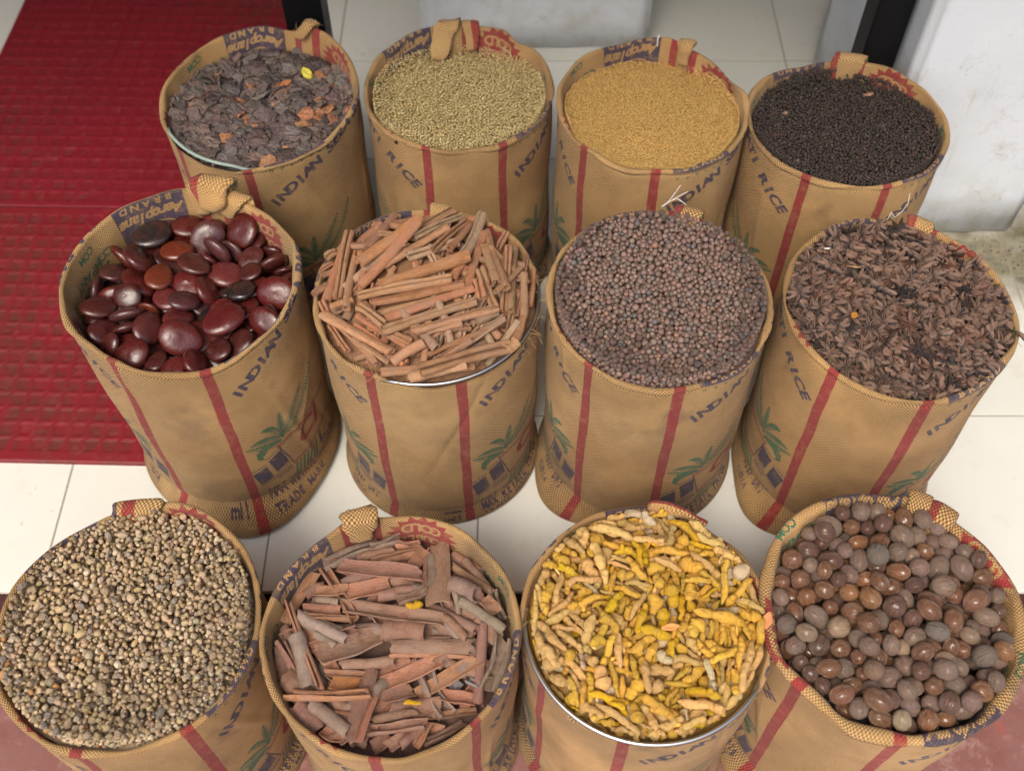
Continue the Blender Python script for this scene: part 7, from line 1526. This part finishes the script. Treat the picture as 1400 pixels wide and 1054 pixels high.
P('11', 0, .034, .026, puff=.005, skew=.004, lift=.006, seed=1, lump=.45, stripe=.90)
P('12', 2, .046, .075, puff=.0028, skew=.036, lift=.002, seed=2, stripe=.85, drop=.62, lump=.12, taper=.7)
P('12', -9, .030, .050, puff=.0028, skew=-.010, lift=.001, seed=22, stripe=.775, drop=.8, lump=.25)
P('13', 1, .036, .036, puff=.0055, skew=-.006, lift=.003, seed=3, stripe=.85, lump=.3, drop=.85)
P('14', 0, .054, .056, puff=.0030, skew=.006, lift=.000, seed=4, stripe=.96, drop=.9, lump=.25)
P('21', -2, .056, .046, puff=.0085, skew=.018, lift=.006, seed=5, stripe=.962, drop=.7, lump=.28)
P('21', 9, .036, .048, puff=.0065, skew=-.006, lift=.001, seed=15, stripe=.87, drop=.9, lump=.12)
P('21', -15, .052, .034, puff=.0042, skew=.026, lift=.000, seed=25, stripe=.85, drop=.9, lump=.16, taper=.6)
P('22', 0, .044, .026, puff=.0065, skew=.004, lift=.001, seed=6, stripe=.85, lump=.2)
P('23', 0, .054, .036, puff=.0048, skew=.010, lift=.002, seed=7, stripe=.975, lump=.15, drop=.9, taper=.65)
P('24', 0, .054, .034, puff=.0055, skew=.010, lift=.003, seed=8, stripe=.975, lump=.15, drop=.9, taper=.7)
P('31', -4, .070, .040, puff=.0060, skew=.006, lift=.002, seed=9, stripe=.985, lump=.25, drop=.92)
P('32', -2, .056, .040, puff=.0080, skew=.010, lift=.004, seed=10, stripe=.85, lump=.35, drop=.8)
P('34', -3, .046, .040, puff=.0085, skew=.003, lift=.003, seed=12, stripe=.975, lump=.12, drop=.9)
P('34', 9, .036, .034, puff=.0065, skew=.003, lift=.001, seed=16, stripe=.85, lump=.12, drop=.9)
# the turmeric sack: a sausage of cloth lying along the rim
_d = np.linspace(176, 146, 14); _R, _Z = rim('33', _d); _C = [((_R[i] - .004) * math.sin(math.radians(_d[i])), -(_R[i] - .004) * math.cos(math.radians(_d[i])), _Z[i] + .004 + .004 * i / 14) for i in range(14)]
_w = [.010 + .003 * math.sin(i * .5) for i in range(14)]; _w[-1] = .009; _w[0] = .006
obj('sack_fold', sweep_uv('sack_fold', _C, _w, [x * .9 for x in _w], [(0, 0, 1)] * 14, SACKS['33']['mj'], .98, .3, lump=.12, seed=4, pw=1), ROOT['33'])
threads('11', ROOT['11'], THREAD, 160, 12, .03, 3, 6, up=1.2); threads('22', ROOT['22'], THREAD, 78, 16, .035, 5, 26); threads('22', ROOT['22'], THREAD, -18, 7, .03, 6, 10)
threads('33', ROOT['33'], THREAD, -96, 12, .03, 7, 12); threads('33', ROOT['33'], THREAD, 60, 6, .02, 8, 10); threads('24', ROOT['24'], THREAD, 60, 3, .02, 9, 30)
for key in SACKS: threads(key, ROOT[key], THREAD, LOOK[key]['st'] + 150, 4, .012, 40 + LOOK[key]['seed'], 40, r=.0003); threads(key, ROOT[key], THREAD, LOOK[key]['st'] - 20, 5, .010, 60 + LOOK[key]['seed'], 60, r=.0003)
def string(key, deg, pts, parent, r=.0006):
    R, Z = rim(key, np.array([float(deg)])); a = math.radians(deg); er = np.array([math.sin(a), -math.cos(a), 0]); et = np.array([math.cos(a), math.sin(a), 0])
    C_ = [er * (float(R[0]) + p[0]) + et * p[1] + np.array([0, 0, float(Z[0]) + p[2]]) for p in pts]
    V, Fc = tube(C_, [r] * len(C_), 6); obj('tie_string', new_mesh('tie_string', V, Fc, True, STRING), parent)
string('23', 172, [(.000, .010, .006), (.004, .000, .014), (.006, -.014, .022), (.006, -.028, .012), (.003, -.034, .004)], ROOT['23'])
string('23', 172, [(.000, .008, .006), (.004, -.002, .018), (.010, -.010, .032), (.012, -.016, .046)], ROOT['23'])
string('23', 172, [(.000, .008, .006), (.006, -.010, .022), (.012, -.030, .034)], ROOT['23'])
string('24', 170, [(.000, .006, .006), (.004, -.004, .020), (.008, -.008, .036), (.012, -.006, .052)], ROOT['24'])
string('24', 170, [(.000, .006, .008), (.004, .012, .014), (-.002, .016, .002)], ROOT['24'])
string('13', 172, [(-.004, .000, .006), (-.008, .002, .000), (-.014, .001, -.012)], ROOT['13'], .0012)

# ------------------------------------------------------------------ goods
rnd = random.Random(11)
def region(S, x, y):
    r = math.hypot(x, y)
    if r < .045: return 'in the middle'
    k = int(((math.degrees(math.atan2(x, -y)) + 382.5) % 360) // 45)
    side = ['front', 'front right', 'right', 'back right', 'back', 'back left', 'left', 'front left'][k]
    return ('at %s rim' if r > .118 else 'well inside %s rim') % side
def lie(yaw):
    k = int(((math.degrees(yaw) + 22.5) % 180) // 45)
    return ['lying crosswise', 'slanting right', 'pointing backward', 'slanting left'][k]
def jit(c, a=.18, hue=.06):
    k = 1 + rnd.uniform(-a, a); return tuple(max(0, x * k * (1 + rnd.uniform(-hue, hue))) for x in c)
TONE = 'mgkrotspwRDBGOPyb'
def unpack(b): return np.array(b, float).reshape(-1, 10)
def joined(name, parts, mat, smooth=True):
    """one mesh from many (V, F, colour); faces of any size"""
    VV, LL, ST, TT, CC = [], [], [], [], []; nv = 0; nl = 0
    for V, Fl, Ft, c in parts:
        VV.append(V); LL.append(Fl + nv); TT.append(Ft); CC.append(np.tile(np.array([*c, 1.], np.float32), (len(V), 1))); nv += len(V)
    VV = np.vstack(VV); LL = np.concatenate(LL); TT = np.concatenate(TT); ST = np.concatenate([[0], np.cumsum(TT)[:-1]])
    me = bpy.data.meshes.new(name); me.vertices.add(len(VV)); me.vertices.foreach_set('co', VV.astype(np.float32).ravel())
    me.loops.add(len(LL)); me.loops.foreach_set('vertex_index', LL.astype(np.int32))
    me.polygons.add(len(TT)); me.polygons.foreach_set('loop_start', ST.astype(np.int32)); me.polygons.foreach_set('loop_total', TT.astype(np.int32))
    at = me.color_attributes.new('tint', 'FLOAT_COLOR', 'POINT'); at.data.foreach_set('color', np.vstack(CC).ravel())
    me.polygons.foreach_set('use_smooth', np.full(len(TT), smooth)); me.materials.append(mat); me.update(calc_edges=True); me.validate()
    return me
def flat(V, Fc):
    return np.array(V), np.concatenate([np.array(f) for f in Fc]), np.array([len(f) for f in Fc])
def wall_r(key):
    d = np.arange(360.); R, Z = rim(key, d); return R - .0045 * LOOK[key].get('fat', 1.0) * 2.2 - .002
def cap(S, col, depth, n=36, m=8):
    V = []; Fc = []; key = [k for k, v in SACKS.items() if v is S][0]; WR = wall_r(key) + .004
    for i in range(m + 1):
        for j in range(n):
            a = 2 * math.pi * j / n; r = WR[int(math.degrees(math.atan2(math.cos(a), -math.sin(a)))) % 360] * i / m; x, y = r * math.cos(a), r * math.sin(a); V.append((S['c'][0] + x, S['c'][1] + y, float(heap_z(S, x, y)) - depth))
    for i in range(m):
        for j in range(n): Fc.append((i * n + j, i * n + (j + 1) % n, (i + 1) * n + (j + 1) % n, (i + 1) * n + j)[::-1])
    return (*flat(V, Fc), col)

def poses(kind, key, tones, mats, noun, group, limit=300, stuffname=None, depth=.045, capcol=(.02, .01, .01), up=0.0, grow=1.0, fx=1.0, tumble=0.0):
    S = SACKS[key]; A = unpack(POSE[kind]); g, nv = KINDS[kind]; top = S['f'] + S['h']
    geo = [g(k) for k in range(nv)]; mes = [new_mesh(kind + '_shape', V, Fc, True, mats[0]) for V, Fc in geo]
    if kind in ('anise', 'chip'):
        for q in mes: q.set_sharp_from_angle(angle=.75)
    parts = [cap(S, capcol, depth - up)]
    used = {}
    for i, a in enumerate(A):
        k = int(a[0]); tn = TONE[int(a[1])]; s = np.array([a[2], a[3], a[3]]) / 1e4; x, y, z = a[4:7] / 1e4; s = s * grow; x *= fx; y *= fx; z += up
        b, c_, d = a[7:10] / 500; q = Quaternion((math.sqrt(max(0, 1 - b * b - c_ * c_ - d * d)), b, c_, d)).normalized()
        if kind == 'chip': s[2] *= 1.1
        if kind == 'bean': s = np.clip(s, .0195, .031)
        if kind == 'finger': s[1:] *= .88
        if kind == 'nutmeg': s = np.clip(s, .0125, .0172)
        if tumble: q = Quaternion((rnd.gauss(0, 1), rnd.gauss(0, 1), 0), abs(rnd.gauss(0, tumble))) @ q; z += rnd.uniform(-.002, .003)
        if kind == 'finger' and tn in 'ty':          # the freshest, brightest roots lie together right of the middle
            d_ = math.hypot(x - .035, y + .015)
            if d_ < .05 and rnd.random() < .4: tn = 'b'
            elif d_ < .11 and rnd.random() < .6: tn = 'y'
        adj, col, gl = tones[tn]; c = jit(col)
        if i < limit:
            o = obj(noun.replace(' ', '_'), mes[k]); o.location = (S['c'][0] + x, S['c'][1] + y, top + z); o.rotation_mode = 'QUATERNION'; o.rotation_quaternion = q; o.scale = s
            o.color = (*c, gl)
            size = max(s)
            used.setdefault('o', []).append((o, adj, size, x, y))
            if kind == 'finger': v_ = q @ Vector((1, 0, 0)); o['label'] = ' ' + lie(math.atan2(v_.y, v_.x))
        else:
            M = np.array(q.to_matrix()); V = (geo[k][0] * s) @ M.T + np.array([S['c'][0] + x, S['c'][1] + y, top + z])
            fv = flat(V, geo[k][1]); parts.append((*fv, c))
    sz = np.array([u[2] for u in used['o']]); q1, q2 = np.percentile(sz, 15), np.percentile(sz, 85)
    for (o, adj, size, x, y) in used['o']:
        w = 'small ' if size < q1 else 'large ' if size > q2 else ''
        tag(o, '%s%s %s%s %s of the %s sack' % (w, adj, noun, o.get('label', ''), region(S, x, y), NAMES[key]), noun.split()[-1] if noun != 'star anise' else 'star anise', group)
    o = obj(stuffname, joined(stuffname, parts, mats[1])); tag(o, 'loose %s lying deeper in the %s sack' % (noun if noun == 'star anise' else noun + 's', NAMES[key]), 'goods', None, 'stuff')

poses('bean', '21', {'R': ('glossy dark red', (.085, .011, .012), 1), 'D': ('dull maroon', (.060, .014, .014), 1), 'B': ('nearly black', (.016, .014, .015), 1), 'G': ('greyish purple', (.075, .028, .030), 1),
      'O': ('orange-brown', (.15, .030, .014), 1), 'P': ('pinkish red', (.12, .022, .022), 1)}, (m_bean('obj'), m_bean('mesh')), 'bean', 'big red beans in their sack', 300, 'beans_below', .055, up=.024, grow=1.08, fx=1.05)
poses('nutmeg', '34', {'m': ('matte grey-brown', (.29, .195, .15), .25), 'g': ('glossy brown', (.25, .115, .062), .9), 'k': ('dark wrinkled', (.15, .078, .060), .6), 'o': ('shiny chestnut', (.36, .165, .075), 1.0),
      't': ('pale tan', (.46, .32, .21), .5), 's': ('grey slaty', (.22, .175, .15), .05), 'p': ('bare pale', (.34, .22, .14), .1)}, (m_nutmeg('obj'), m_nutmeg('mesh')), 'nutmeg', 'nutmegs in their sack', 300, 'nutmegs_below', .056, up=.022, grow=1.05, fx=1.04)
poses('finger', '33', {'t': ('tan yellow', (.86, .54, .19), 1), 'y': ('yellow', (.90, .51, .07), 1), 'b': ('bright yellow', (.86, .50, .02), 1), 'p': ('pale dusty', (.76, .58, .36), 1)}, (m_turmeric('obj'), m_turmeric('mesh')), 'turmeric root', 'turmeric roots in their sack', 300, 'turmeric_below', .036, (.30, .16, .03), up=.006, grow=1.12, fx=1.02)
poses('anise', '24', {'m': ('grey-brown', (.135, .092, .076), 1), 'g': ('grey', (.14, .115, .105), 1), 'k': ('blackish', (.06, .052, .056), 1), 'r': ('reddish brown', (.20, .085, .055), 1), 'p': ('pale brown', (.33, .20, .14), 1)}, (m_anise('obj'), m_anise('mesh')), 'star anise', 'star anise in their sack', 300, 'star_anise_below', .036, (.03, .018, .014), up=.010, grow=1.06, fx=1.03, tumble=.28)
poses('chip', '11', {'m': ('purplish brown', (.165, .120, .110), 1), 'g': ('grey-brown', (.19, .155, .14), 1), 'k': ('dark', (.10, .075, .072), 1), 'r': ('reddish', (.21, .135, .115), 1), 'o': ('orange-brown', (.44, .20, .10), 1)},
      (m_grain('bark_chip', 'obj', .6, 150, .25), m_grain('bark_chip_lower', 'mesh', .6, 150, .25)), 'bark chip', 'dark bark chips in their sack', 300, 'bark_chips_below', .024, (.05, .03, .028), up=.017, grow=1.42, fx=1.04)

def rods(kind, key, tones, mat, noun, group, gen, variants, unit_w):
    S = SACKS[key]; top = S['f'] + S['h']; me = [new_mesh(kind + '_shape', *gen(k), True, mat) for k in range(variants)]
    for q in me: q.set_sharp_from_angle(angle=.7)
    A = unpack(POSE[kind]); L_ = []
    for i, a in enumerate(A):
        x, y, z, yaw, pitch, ln, wd = a[1] / 1e4, a[2] / 1e4, a[3] / 1e4, a[4] / 1e2, a[5] / 1e2, a[6] / 1e4, a[7] / 1e4; tn = TONE[int(a[0])]
        adj, col = tones[tn]
        if kind == 'quill': k = rnd.randrange(variants)
        else:
            k = rnd.choice([0, 2, 5, 8, 11, 6] if (tn == 'g' or wd < .018) else [1, 3, 4, 7, 9, 10, 0])
        o = obj(noun.replace(' ', '_'), me[k]); o.location = (S['c'][0] + x, S['c'][1] + y, top + z)
        roll = rnd.uniform(0, 6.28) if kind == 'quill' and k % 4 == 1 else (rnd.uniform(-.35, .35) + (math.pi if (kind == 'bark' and (tn in 'r' or rnd.random() < .3)) or (kind == 'quill' and rnd.random() < .4) else 0))
        if rnd.random() < .5: yaw += math.pi; pitch = -pitch
        o.rotation_mode = 'QUATERNION'; o.rotation_quaternion = Quaternion((0, 0, 1), yaw) @ Quaternion((0, 1, 0), -pitch) @ Quaternion((1, 0, 0), roll)
        w = wd / unit_w[k % len(unit_w)]; w *= 1.0 if kind == 'quill' else 1.0; o.scale = (ln, w, w); o.color = (*jit(col), 1)
        L_.append((o, adj, ln, x, y, lie(yaw)))
    sz = [l[2] for l in L_]; q1, q2 = np.percentile(sz, 30), np.percentile(sz, 75)
    for (o, adj, ln, x, y, how) in L_:
        w = 'short ' if ln < q1 else 'long ' if ln > q2 else ''
        tag(o, '%s%s %s %s %s of the %s sack' % (w, adj, noun, how, region(S, x, y), NAMES[key]), noun.split()[-1], group)
rods('quill', '22', {'m': ('light brown', (.56, .295, .165)), 'r': ('reddish brown', (.53, .245, .125)), 'g': ('greyish brown', (.55, .355, .23))}, m_bark('cinnamon_bark'), 'cinnamon stick', 'cinnamon sticks in their sack', g_quill, 8, (.10, .087, .10, .10))
rods('bark', '32', {'m': ('brown', (.38, .205, .145)), 'r': ('red-brown', (.50, .235, .14)), 'g': ('grey-crusted', (.37, .27, .205)), 't': ('tan', (.42, .23, .13)), 'o': ('orange-brown', (.48, .19, .07)), 'w': ('ash grey', (.38, .36, .34))},
     m_bark('cassia_bark', 4, .35), 'cassia bark', 'cassia bark pieces in their sack', g_bark, 12, (.227, .27, .164, .25, .28, .157))
for key, c, d in (('22', (.30, .15, .075), .030), ('32', (.14, .075, .055), .034)):
    nm = 'bark_crumbs'; o = obj(nm, joined(nm, [cap(SACKS[key], c, d)], m_grain('bark_dust_' + key, 'mesh', .8, 200, .6)))
    tag(o, 'bark crumbs and dust under the pieces in the %s sack' % NAMES[key], 'goods', None, 'stuff')

# small grains: dropped one by one on the heap, each resting on what lies below it
def drop(S, N, radii, seed, depth, tries=5):
    rad = S['rx'] - .0115; WR = wall_r([k for k, v in SACKS.items() if v is S][0])
    r_ = np.random.RandomState(seed); G = .0011; n = int(.40 / G); c0 = n / 2
    xs = (np.arange(n) - c0 + .5) * G; X, Y = np.meshgrid(xs, xs, indexing='ij'); Hm = heap_z(S, X, Y) - depth
    out = np.zeros((N, 4)); PR = (rad + .008) * np.sqrt(r_.rand(N, tries)); PA = r_.rand(N, tries) * 2 * math.pi
    bx, by = PR[:, 0] * np.cos(PA[:, 0]), PR[:, 0] * np.sin(PA[:, 0]); J = r_.normal(0, 1, (N, tries, 2)); ker = {}
    for i in range(N):
        r = radii[i]; w = int(r / G); key = w
        if key not in ker:
            d = np.arange(-w, w + 1) * G; DX, DY = np.meshgrid(d, d, indexing='ij'); ker[key] = np.sqrt(np.clip((w * G + G * .5) ** 2 - DX * DX - DY * DY, 0, None)); 
        Kk = ker[key]; best = None
        for t in range(tries):
            x, y = bx[i] + J[i, t, 0] * r * 1.7 * (t > 0), by[i] + J[i, t, 1] * r * 1.7 * (t > 0)
            q = math.hypot(x, y); lim = WR[int(math.degrees(math.atan2(x, -y))) % 360] - r * .8
            if q > lim: x *= lim / q; y *= lim / q
            ix, iy = int(x / G + c0), int(y / G + c0)
            z = (Hm[ix - w:ix + w + 1, iy - w:iy + w + 1] + Kk * .84).max()
            zz = z - .0 
            if best is None or zz < best[0]: best = (zz, x, y, ix, iy)
        z, x, y, ix, iy = best
        sl = (slice(ix - w, ix + w + 1), slice(iy - w, iy + w + 1)); Hm[sl] = np.maximum(Hm[sl], np.where(Kk > 0, z + Kk * .84, -9))
        out[i] = (x, y, z, r)
    return out
def grains(key, N, radii, shapes, scale, cols, mat_o, mat_s, noun, group, name, depth, things=0, tones=None, tries=11, capcol=(.03, .02, .02), seed=1, label=None, vary=.14, smooth=True):
    S = SACKS[key]; D = drop(S, N, radii, seed, depth, tries); geo = [flat(V, Fc) for V, Fc in shapes]
    surf = D[:, 2] - heap_z(S, D[:, 0], D[:, 1])
    # those that show largest: topmost and nearest
    score = surf * 60 + D[:, 3] * 90 - D[:, 1] * 3.0
    order = set(np.argsort(-score)[:things].tolist()); parts = [cap(S, capcol, depth + .001)]
    mes = [new_mesh(name + '_shape', V, Fc, smooth, mat_o) for V, Fc in shapes] if things else []
    rr = np.random.RandomState(seed + 5)
    for i in range(N):
        x, y, z, r = D[i]; k = rr.randint(len(shapes)); q = Quaternion(rr.normal(size=4)).normalized() if scale[2] > .9 else Quaternion((0, 0, 1), rr.uniform(0, 6.28)) @ Quaternion((rr.normal(), rr.normal(), 0), rr.normal(0, .35))
        tn = rr.choice(len(cols), p=[c[0] for c in cols]); adj, col = cols[tn][1:]
        c = tuple(np.clip(np.array(col) * (1 + rr.uniform(-vary, vary)) * (1 + rr.uniform(-.04, .04, 3)), 0, 1)); s = np.array(scale) * r
        if i in order:
            o = obj(noun.replace(' ', '_'), mes[k]); o.location = (S['c'][0] + x, S['c'][1] + y, z); o.rotation_mode = 'QUATERNION'; o.rotation_quaternion = q; o.scale = s; o.color = (*c, 1)
            tag(o, '%s %s %s of the %s sack' % (adj, noun, region(S, x, y), NAMES[key]), noun.split()[-1], group)
        else:
            V = (geo[k][0] * s) @ np.array(q.to_matrix()).T + np.array([S['c'][0] + x, S['c'][1] + y, z]); parts.append((V, geo[k][1], geo[k][2], c))
    o = obj(name, joined(name, parts, mat_s, smooth)); tag(o, label, 'goods', None, 'stuff')

_r = np.random.RandomState(3)
grains('23', 4600, np.clip(_r.normal(.0040, .0007, 4600), .0024, .0058), [ico(2)], (1, 1, 1),
       [(.60, 'mauve-brown', (.225, .145, .120)), (.17, 'pinkish', (.26, .165, .135)), (.13, 'grey', (.20, .15, .13)), (.08, 'dark', (.15, .13, .125)), (.02, 'reddish', (.27, .15, .11))],
       m_grain('pea_skin', 'obj', .55, 200, .18), m_grain('pea_skin_rest', 'mesh', .55, 200, .18), 'dried pea', 'round brown peas in their sack', 'dried_peas', .011, 300, capcol=(.13, .08, .07), label='thousands of small round brown dried peas filling their sack')
grains('14', 7500, np.clip(_r.normal(.0025, .0003, 7500), .0018, .0033), [(ico(2)[0] * (1 + .10 * vnoise(ico(2)[0], s, 3))[:, None], ico(2)[1]) for s in (1, 2, 3)], (1, 1, 1),
       [(.69, 'dark', (.040, .030, .027)), (.24, 'brown', (.070, .045, .037)), (.04, 'red', (.085, .045, .034)), (.03, 'grey', (.10, .08, .065))],
       None, m_grain('peppercorn', 'mesh', .6, 500, .4), 'peppercorn', 'g', 'peppercorns', .007, seed=2, label='small black peppercorns filling the sack beside the white pillar')
_sp = lambda a, b: (ico(1)[0] * np.array([1, a, b]), ico(1)[1])
grains('13', 14000, np.clip(_r.normal(.0017, .0002, 14000), .0013, .0022), [_sp(.62, .6), _sp(.75, .6)], (1.15, 1.15, .89),
       [(.6, '', (.64, .40, .13)), (.3, '', (.70, .46, .17)), (.1, '', (.54, .32, .10))], None, m_grain('golden_seed', 'mesh', .7, 500, .1), 'seed', 'g', 'golden_seeds', .006, tries=7, capcol=(.42, .26, .08), seed=4, label='fine golden-brown seeds filling the third sack of the back row')
grains('12', 11000, np.clip(_r.normal(.0023, .0003, 11000), .0017, .0030), [_sp(.42, .38), _sp(.5, .42)], (1.35, 1.35, .89),
       [(.55, '', (.60, .465, .215)), (.3, '', (.70, .56, .30)), (.15, '', (.54, .415, .18))], None, m_grain('green_seed', 'mesh', .7, 500, .1), 'seed', 'g', 'green_seeds', .007, tries=7, capcol=(.40, .32, .13), seed=5, label='small pale green seeds filling the second sack of the back row')
grains('31', 6000, np.clip(_r.lognormal(math.log(.0037), .27, 6000), .0022, .0082), [g_resin(k, 2) for k in range(8)], (1, 1, 1),
       [(.56, 'khaki-brown', (.52, .38, .24)), (.18, 'grey-brown', (.47, .36, .25)), (.13, 'yellowish', (.51, .375, .20)), (.06, 'pale', (.60, .49, .35)), (.06, 'dark grey', (.33, .27, .22)), (.01, 'orange', (.45, .22, .09))],
       m_grain('gum_resin', 'obj', .95, 120, .22, spec=.08, bump=.001), m_grain('gum_resin_rest', 'mesh', .95, 300, .22, spec=.08, bump=.001), 'resin pebble', 'gum resin pebbles in their sack', 'resin_pebbles', .012, 300, capcol=(.44, .33, .21), smooth=False, seed=6, label='grey-brown gum resin pebbles filling the front left sack')

# ------------------------------------------------------------------ odd bits lying about
def on_heap(px, py, key, lift=.004):
    """where a thing seen at a pixel of the photograph lies on the heap"""
    S = SACKS[key]; z = S['f'] + S['h']
    for _ in range(6):
        xc, yc = (px - 700) / 1461, (527 - py) / 1461; T_ = math.radians(55)
        d = (1.74 - z) / (math.sin(T_) - yc * math.cos(T_)); x, y = xc * d, (math.cos(T_) + yc * math.sin(T_)) * d
        z = float(heap_z(S, x - S['c'][0], y - S['c'][1])) + lift
    return Vector((x, y, z))
def petal(name, p, L, W, th, yaw, col, label, cat, curl=.3, rough=.6, bend=0.0, seed=0):
    m, n = 9, 6; Pg = np.zeros((m, n, 3))
    for i in range(m):
        u = i / (m - 1); w = W * math.sin(math.pi * min(.97, max(.06, u))) ** .7
        for j in range(n):
            v = j / (n - 1) - .5
            Pg[i, j] = ((u - .5) * L, v * w + bend * (u - .5) ** 2 * L, curl * w * v * v * 2 + .12 * L * (u - .5) ** 2 + .0004 * math.sin(9 * u + 7 * v + seed))
    V, Fc = strip_solid(Pg, None, th); o = obj(name, new_mesh(name, V, Fc, True, m_plain(name + '_surface', col, rough, .3, 90, .0003)))
    o.location = p; o.rotation_euler = (rnd.uniform(-.2, .2), rnd.uniform(-.2, .2), yaw); tag(o, label, cat); return o
petal('orange_petal', Vector((-.99, .835, .004)), .018, .009, .0006, .5, (.55, .17, .05), 'orange petal on the cream tile left of the gum resin sack', 'petal')
petal('yellow_chip', on_heap(420, 101, '11', .010), .030, .017, .007, -.9, (.72, .62, .10), 'bright yellow root piece lying on the dark bark chips', 'root')
petal('orange_chip', on_heap(391, 115, '11', .010), .024, .014, .004, .5, (.50, .20, .08), 'orange wood chip beside the yellow piece on the dark bark chips', 'chip')
petal('pale_peel', on_heap(1206, 797, '34', .012), .022, .016, .0012, .9, (.75, .40, .12), 'pale orange peel scrap lying among the nutmegs', 'peel')
petal('seed_husk', on_heap(964, 435, '23', .005), .016, .005, .0010, .3, (.62, .42, .18), 'straw-coloured husk lying on the brown peas', 'husk')
petal('orange_seed', on_heap(272, 741, '31', .009), .015, .010, .005, -.5, (.62, .25, .06), 'orange seed lying on the gum resin near the grey lump', 'seed')
petal('dry_petal', on_heap(8, 921, '31', .007), .022, .015, .0012, 1.5, (.62, .32, .12), 'pale orange petal at the left rim of the gum resin sack', 'petal')
petal('yellow_thread', on_heap(48, 925, '31', .010), .050, .0022, .001, .65, (.62, .33, .08), 'orange-yellow stalk lying at the left of the gum resin', 'stalk')
petal('yellow_stalk', on_heap(284, 797, '31', .010), .028, .002, .001, .7, (.60, .45, .10), 'yellow stalk lying at the right of the gum resin', 'stalk')
petal('orange_stalk', on_heap(163, 863, '31', .010), .030, .0022, .001, -.35, (.62, .30, .06), 'orange stalk in the middle of the gum resin', 'stalk')
petal('brown_leaf_bit', on_heap(240, 793, '31', .010), .026, .006, .0012, .0, (.36, .20, .09), 'brown leaf scrap on the gum resin near its back', 'leaf')
petal('orange_flake', on_heap(1049, 848, '33', .016), .026, .014, .0012, 1.2, (.72, .27, .12), 'salmon orange flake at the right rim of the turmeric sack', 'flake')
petal('orange_peel', on_heap(917, 857, '33', .022), .026, .010, .002, .1, (.70, .32, .10), 'orange peel strip in the middle of the turmeric', 'peel')
def root_bit(px, py, h, L, k, label):
    o = obj('root', new_mesh('root', *g_finger(k), True, bpy.data.materials['turmeric_skin'])); o.location = on_heap(px, py, '32', h)
    o.scale = (L, L * .8, L * .8); o.color = (.88, .48, .01, 1); tag(o, label, 'root')
root_bit(566, 828, .012, .040, 5, 'bright yellow turmeric piece behind the long bark in the cassia sack')
root_bit(564, 961, .010, .032, 3, 'bright yellow turmeric piece near the front of the cassia sack')
petal('white_straw', on_heap(1131, 340, '24', .012), .009, .0022, .002, 0, (.85, .80, .72), 'white stalk bit at the back left of the star anise', 'stalk')
petal('tan_stalk', on_heap(1167, 365, '24', .014), .022, .002, .0015, -.2, (.50, .28, .12), 'tan stalk lying on the star anise near its left', 'stalk')
petal('amber_shard', on_heap(1168, 431, '24', .012), .012, .010, .002, .8, (.42, .18, .03), 'amber shard lying among the star anise', 'shard')
petal('tan_twig', on_heap(1074, 155, '14', .005), .014, .005, .004, .3, (.35, .20, .13), 'tan stem bit at the back left of the peppercorns', 'stem')
petal('tan_husk', on_heap(1187, 130, '14', .005), .020, .006, .004, .15, (.35, .20, .13), 'larger tan stem bit at the back right of the peppercorns', 'stem')
V, Fc = g_resin(3, 4); V = V * (1 + .12 * vnoise(V, 91, 6) + .05 * vnoise(V, 92, 15))[:, None]
o = obj('resin_lump', new_mesh('resin_lump', V, Fc, True, m_grain('resin_lump', 'obj', .4, 700, .6, bump=.003))); o.location = on_heap(297, 757, '31', .008); o.scale = (.018, .017, .014); o.color = (.30, .23, .17, 1)
tag(o, 'large grey crusted resin lump at the back right of the gum resin', 'lump')
for k, (px, py, h) in enumerate(((682, 145, .003), (672, 185, .003), (542, 195, .003))):
    o = obj('black_speck', new_mesh('black_speck', ico(2)[0], ico(2)[1], True, BLACK)); o.location = on_heap(px, py, '12', h); o.scale = (.0035, .0030, .0028)
    tag(o, 'black speck %s of the green seeds' % ('highest of the two on the right', 'lower of the two on the right', 'at the front left')[k], 'speck')
V, Fc = g_anise(5)
for (px, py) in ((1384, 480),):
    S = SACKS['24']; o = obj('anise_husk', new_mesh('anise_husk', *tube([[-.5, 0, 0], [-.2, .06, .05], [.1, .05, .06], [.4, 0, 0], [.55, -.05, -.05]], [.05, .13, .16, .12, .03], 10), True, bpy.data.materials['star_anise_husk']))
    o.location = (.768, .985, .462); o.rotation_euler = (.2, .3, -.7); o.scale = (.024, .024, .024); o.color = (.09, .05, .04, 1); tag(o, 'single star anise pod hanging over the right rim of its sack', 'star anise')
# crumbs swept to the foot of the pillar
ps = []
for i in range(130):
    x, y = 1.02 + rnd.gauss(0, .07), 1.575 + rnd.gauss(0, .035)
    if y > 1.62 and x < 1.11: continue
    k = rnd.uniform(.0008, .0026); ps.append((*flat(g_resin(i % 8, 1)[0] * k + np.array([x, y, k * .6]), g_resin(i % 8, 1)[1]), jit((.10, .08, .04), .5)))
o = obj('swept_crumbs', joined('swept_crumbs', ps, m_grain('swept_crumbs', 'mesh', .9, 300, .5))); tag(o, 'dirt and crumbs gathered at the mossy foot of the pillar', 'dirt', None, 'stuff')

# the few that still read alike get told apart by how near they lie
same = {}
for o in C.objects:
    if o.get('category') and o.get('group') and o.parent is None: same.setdefault(o['label'], []).append(o)
for label, L in same.items():
    if 2 <= len(L) <= 3 and len(label.split()) <= 14:
        L.sort(key=lambda o: o.location.y)
        for o, w in zip(L, ('nearer one', 'farther one') if len(L) == 2 else ('nearest one', 'middle one', 'farthest one')): o['label'] = label + ', ' + w
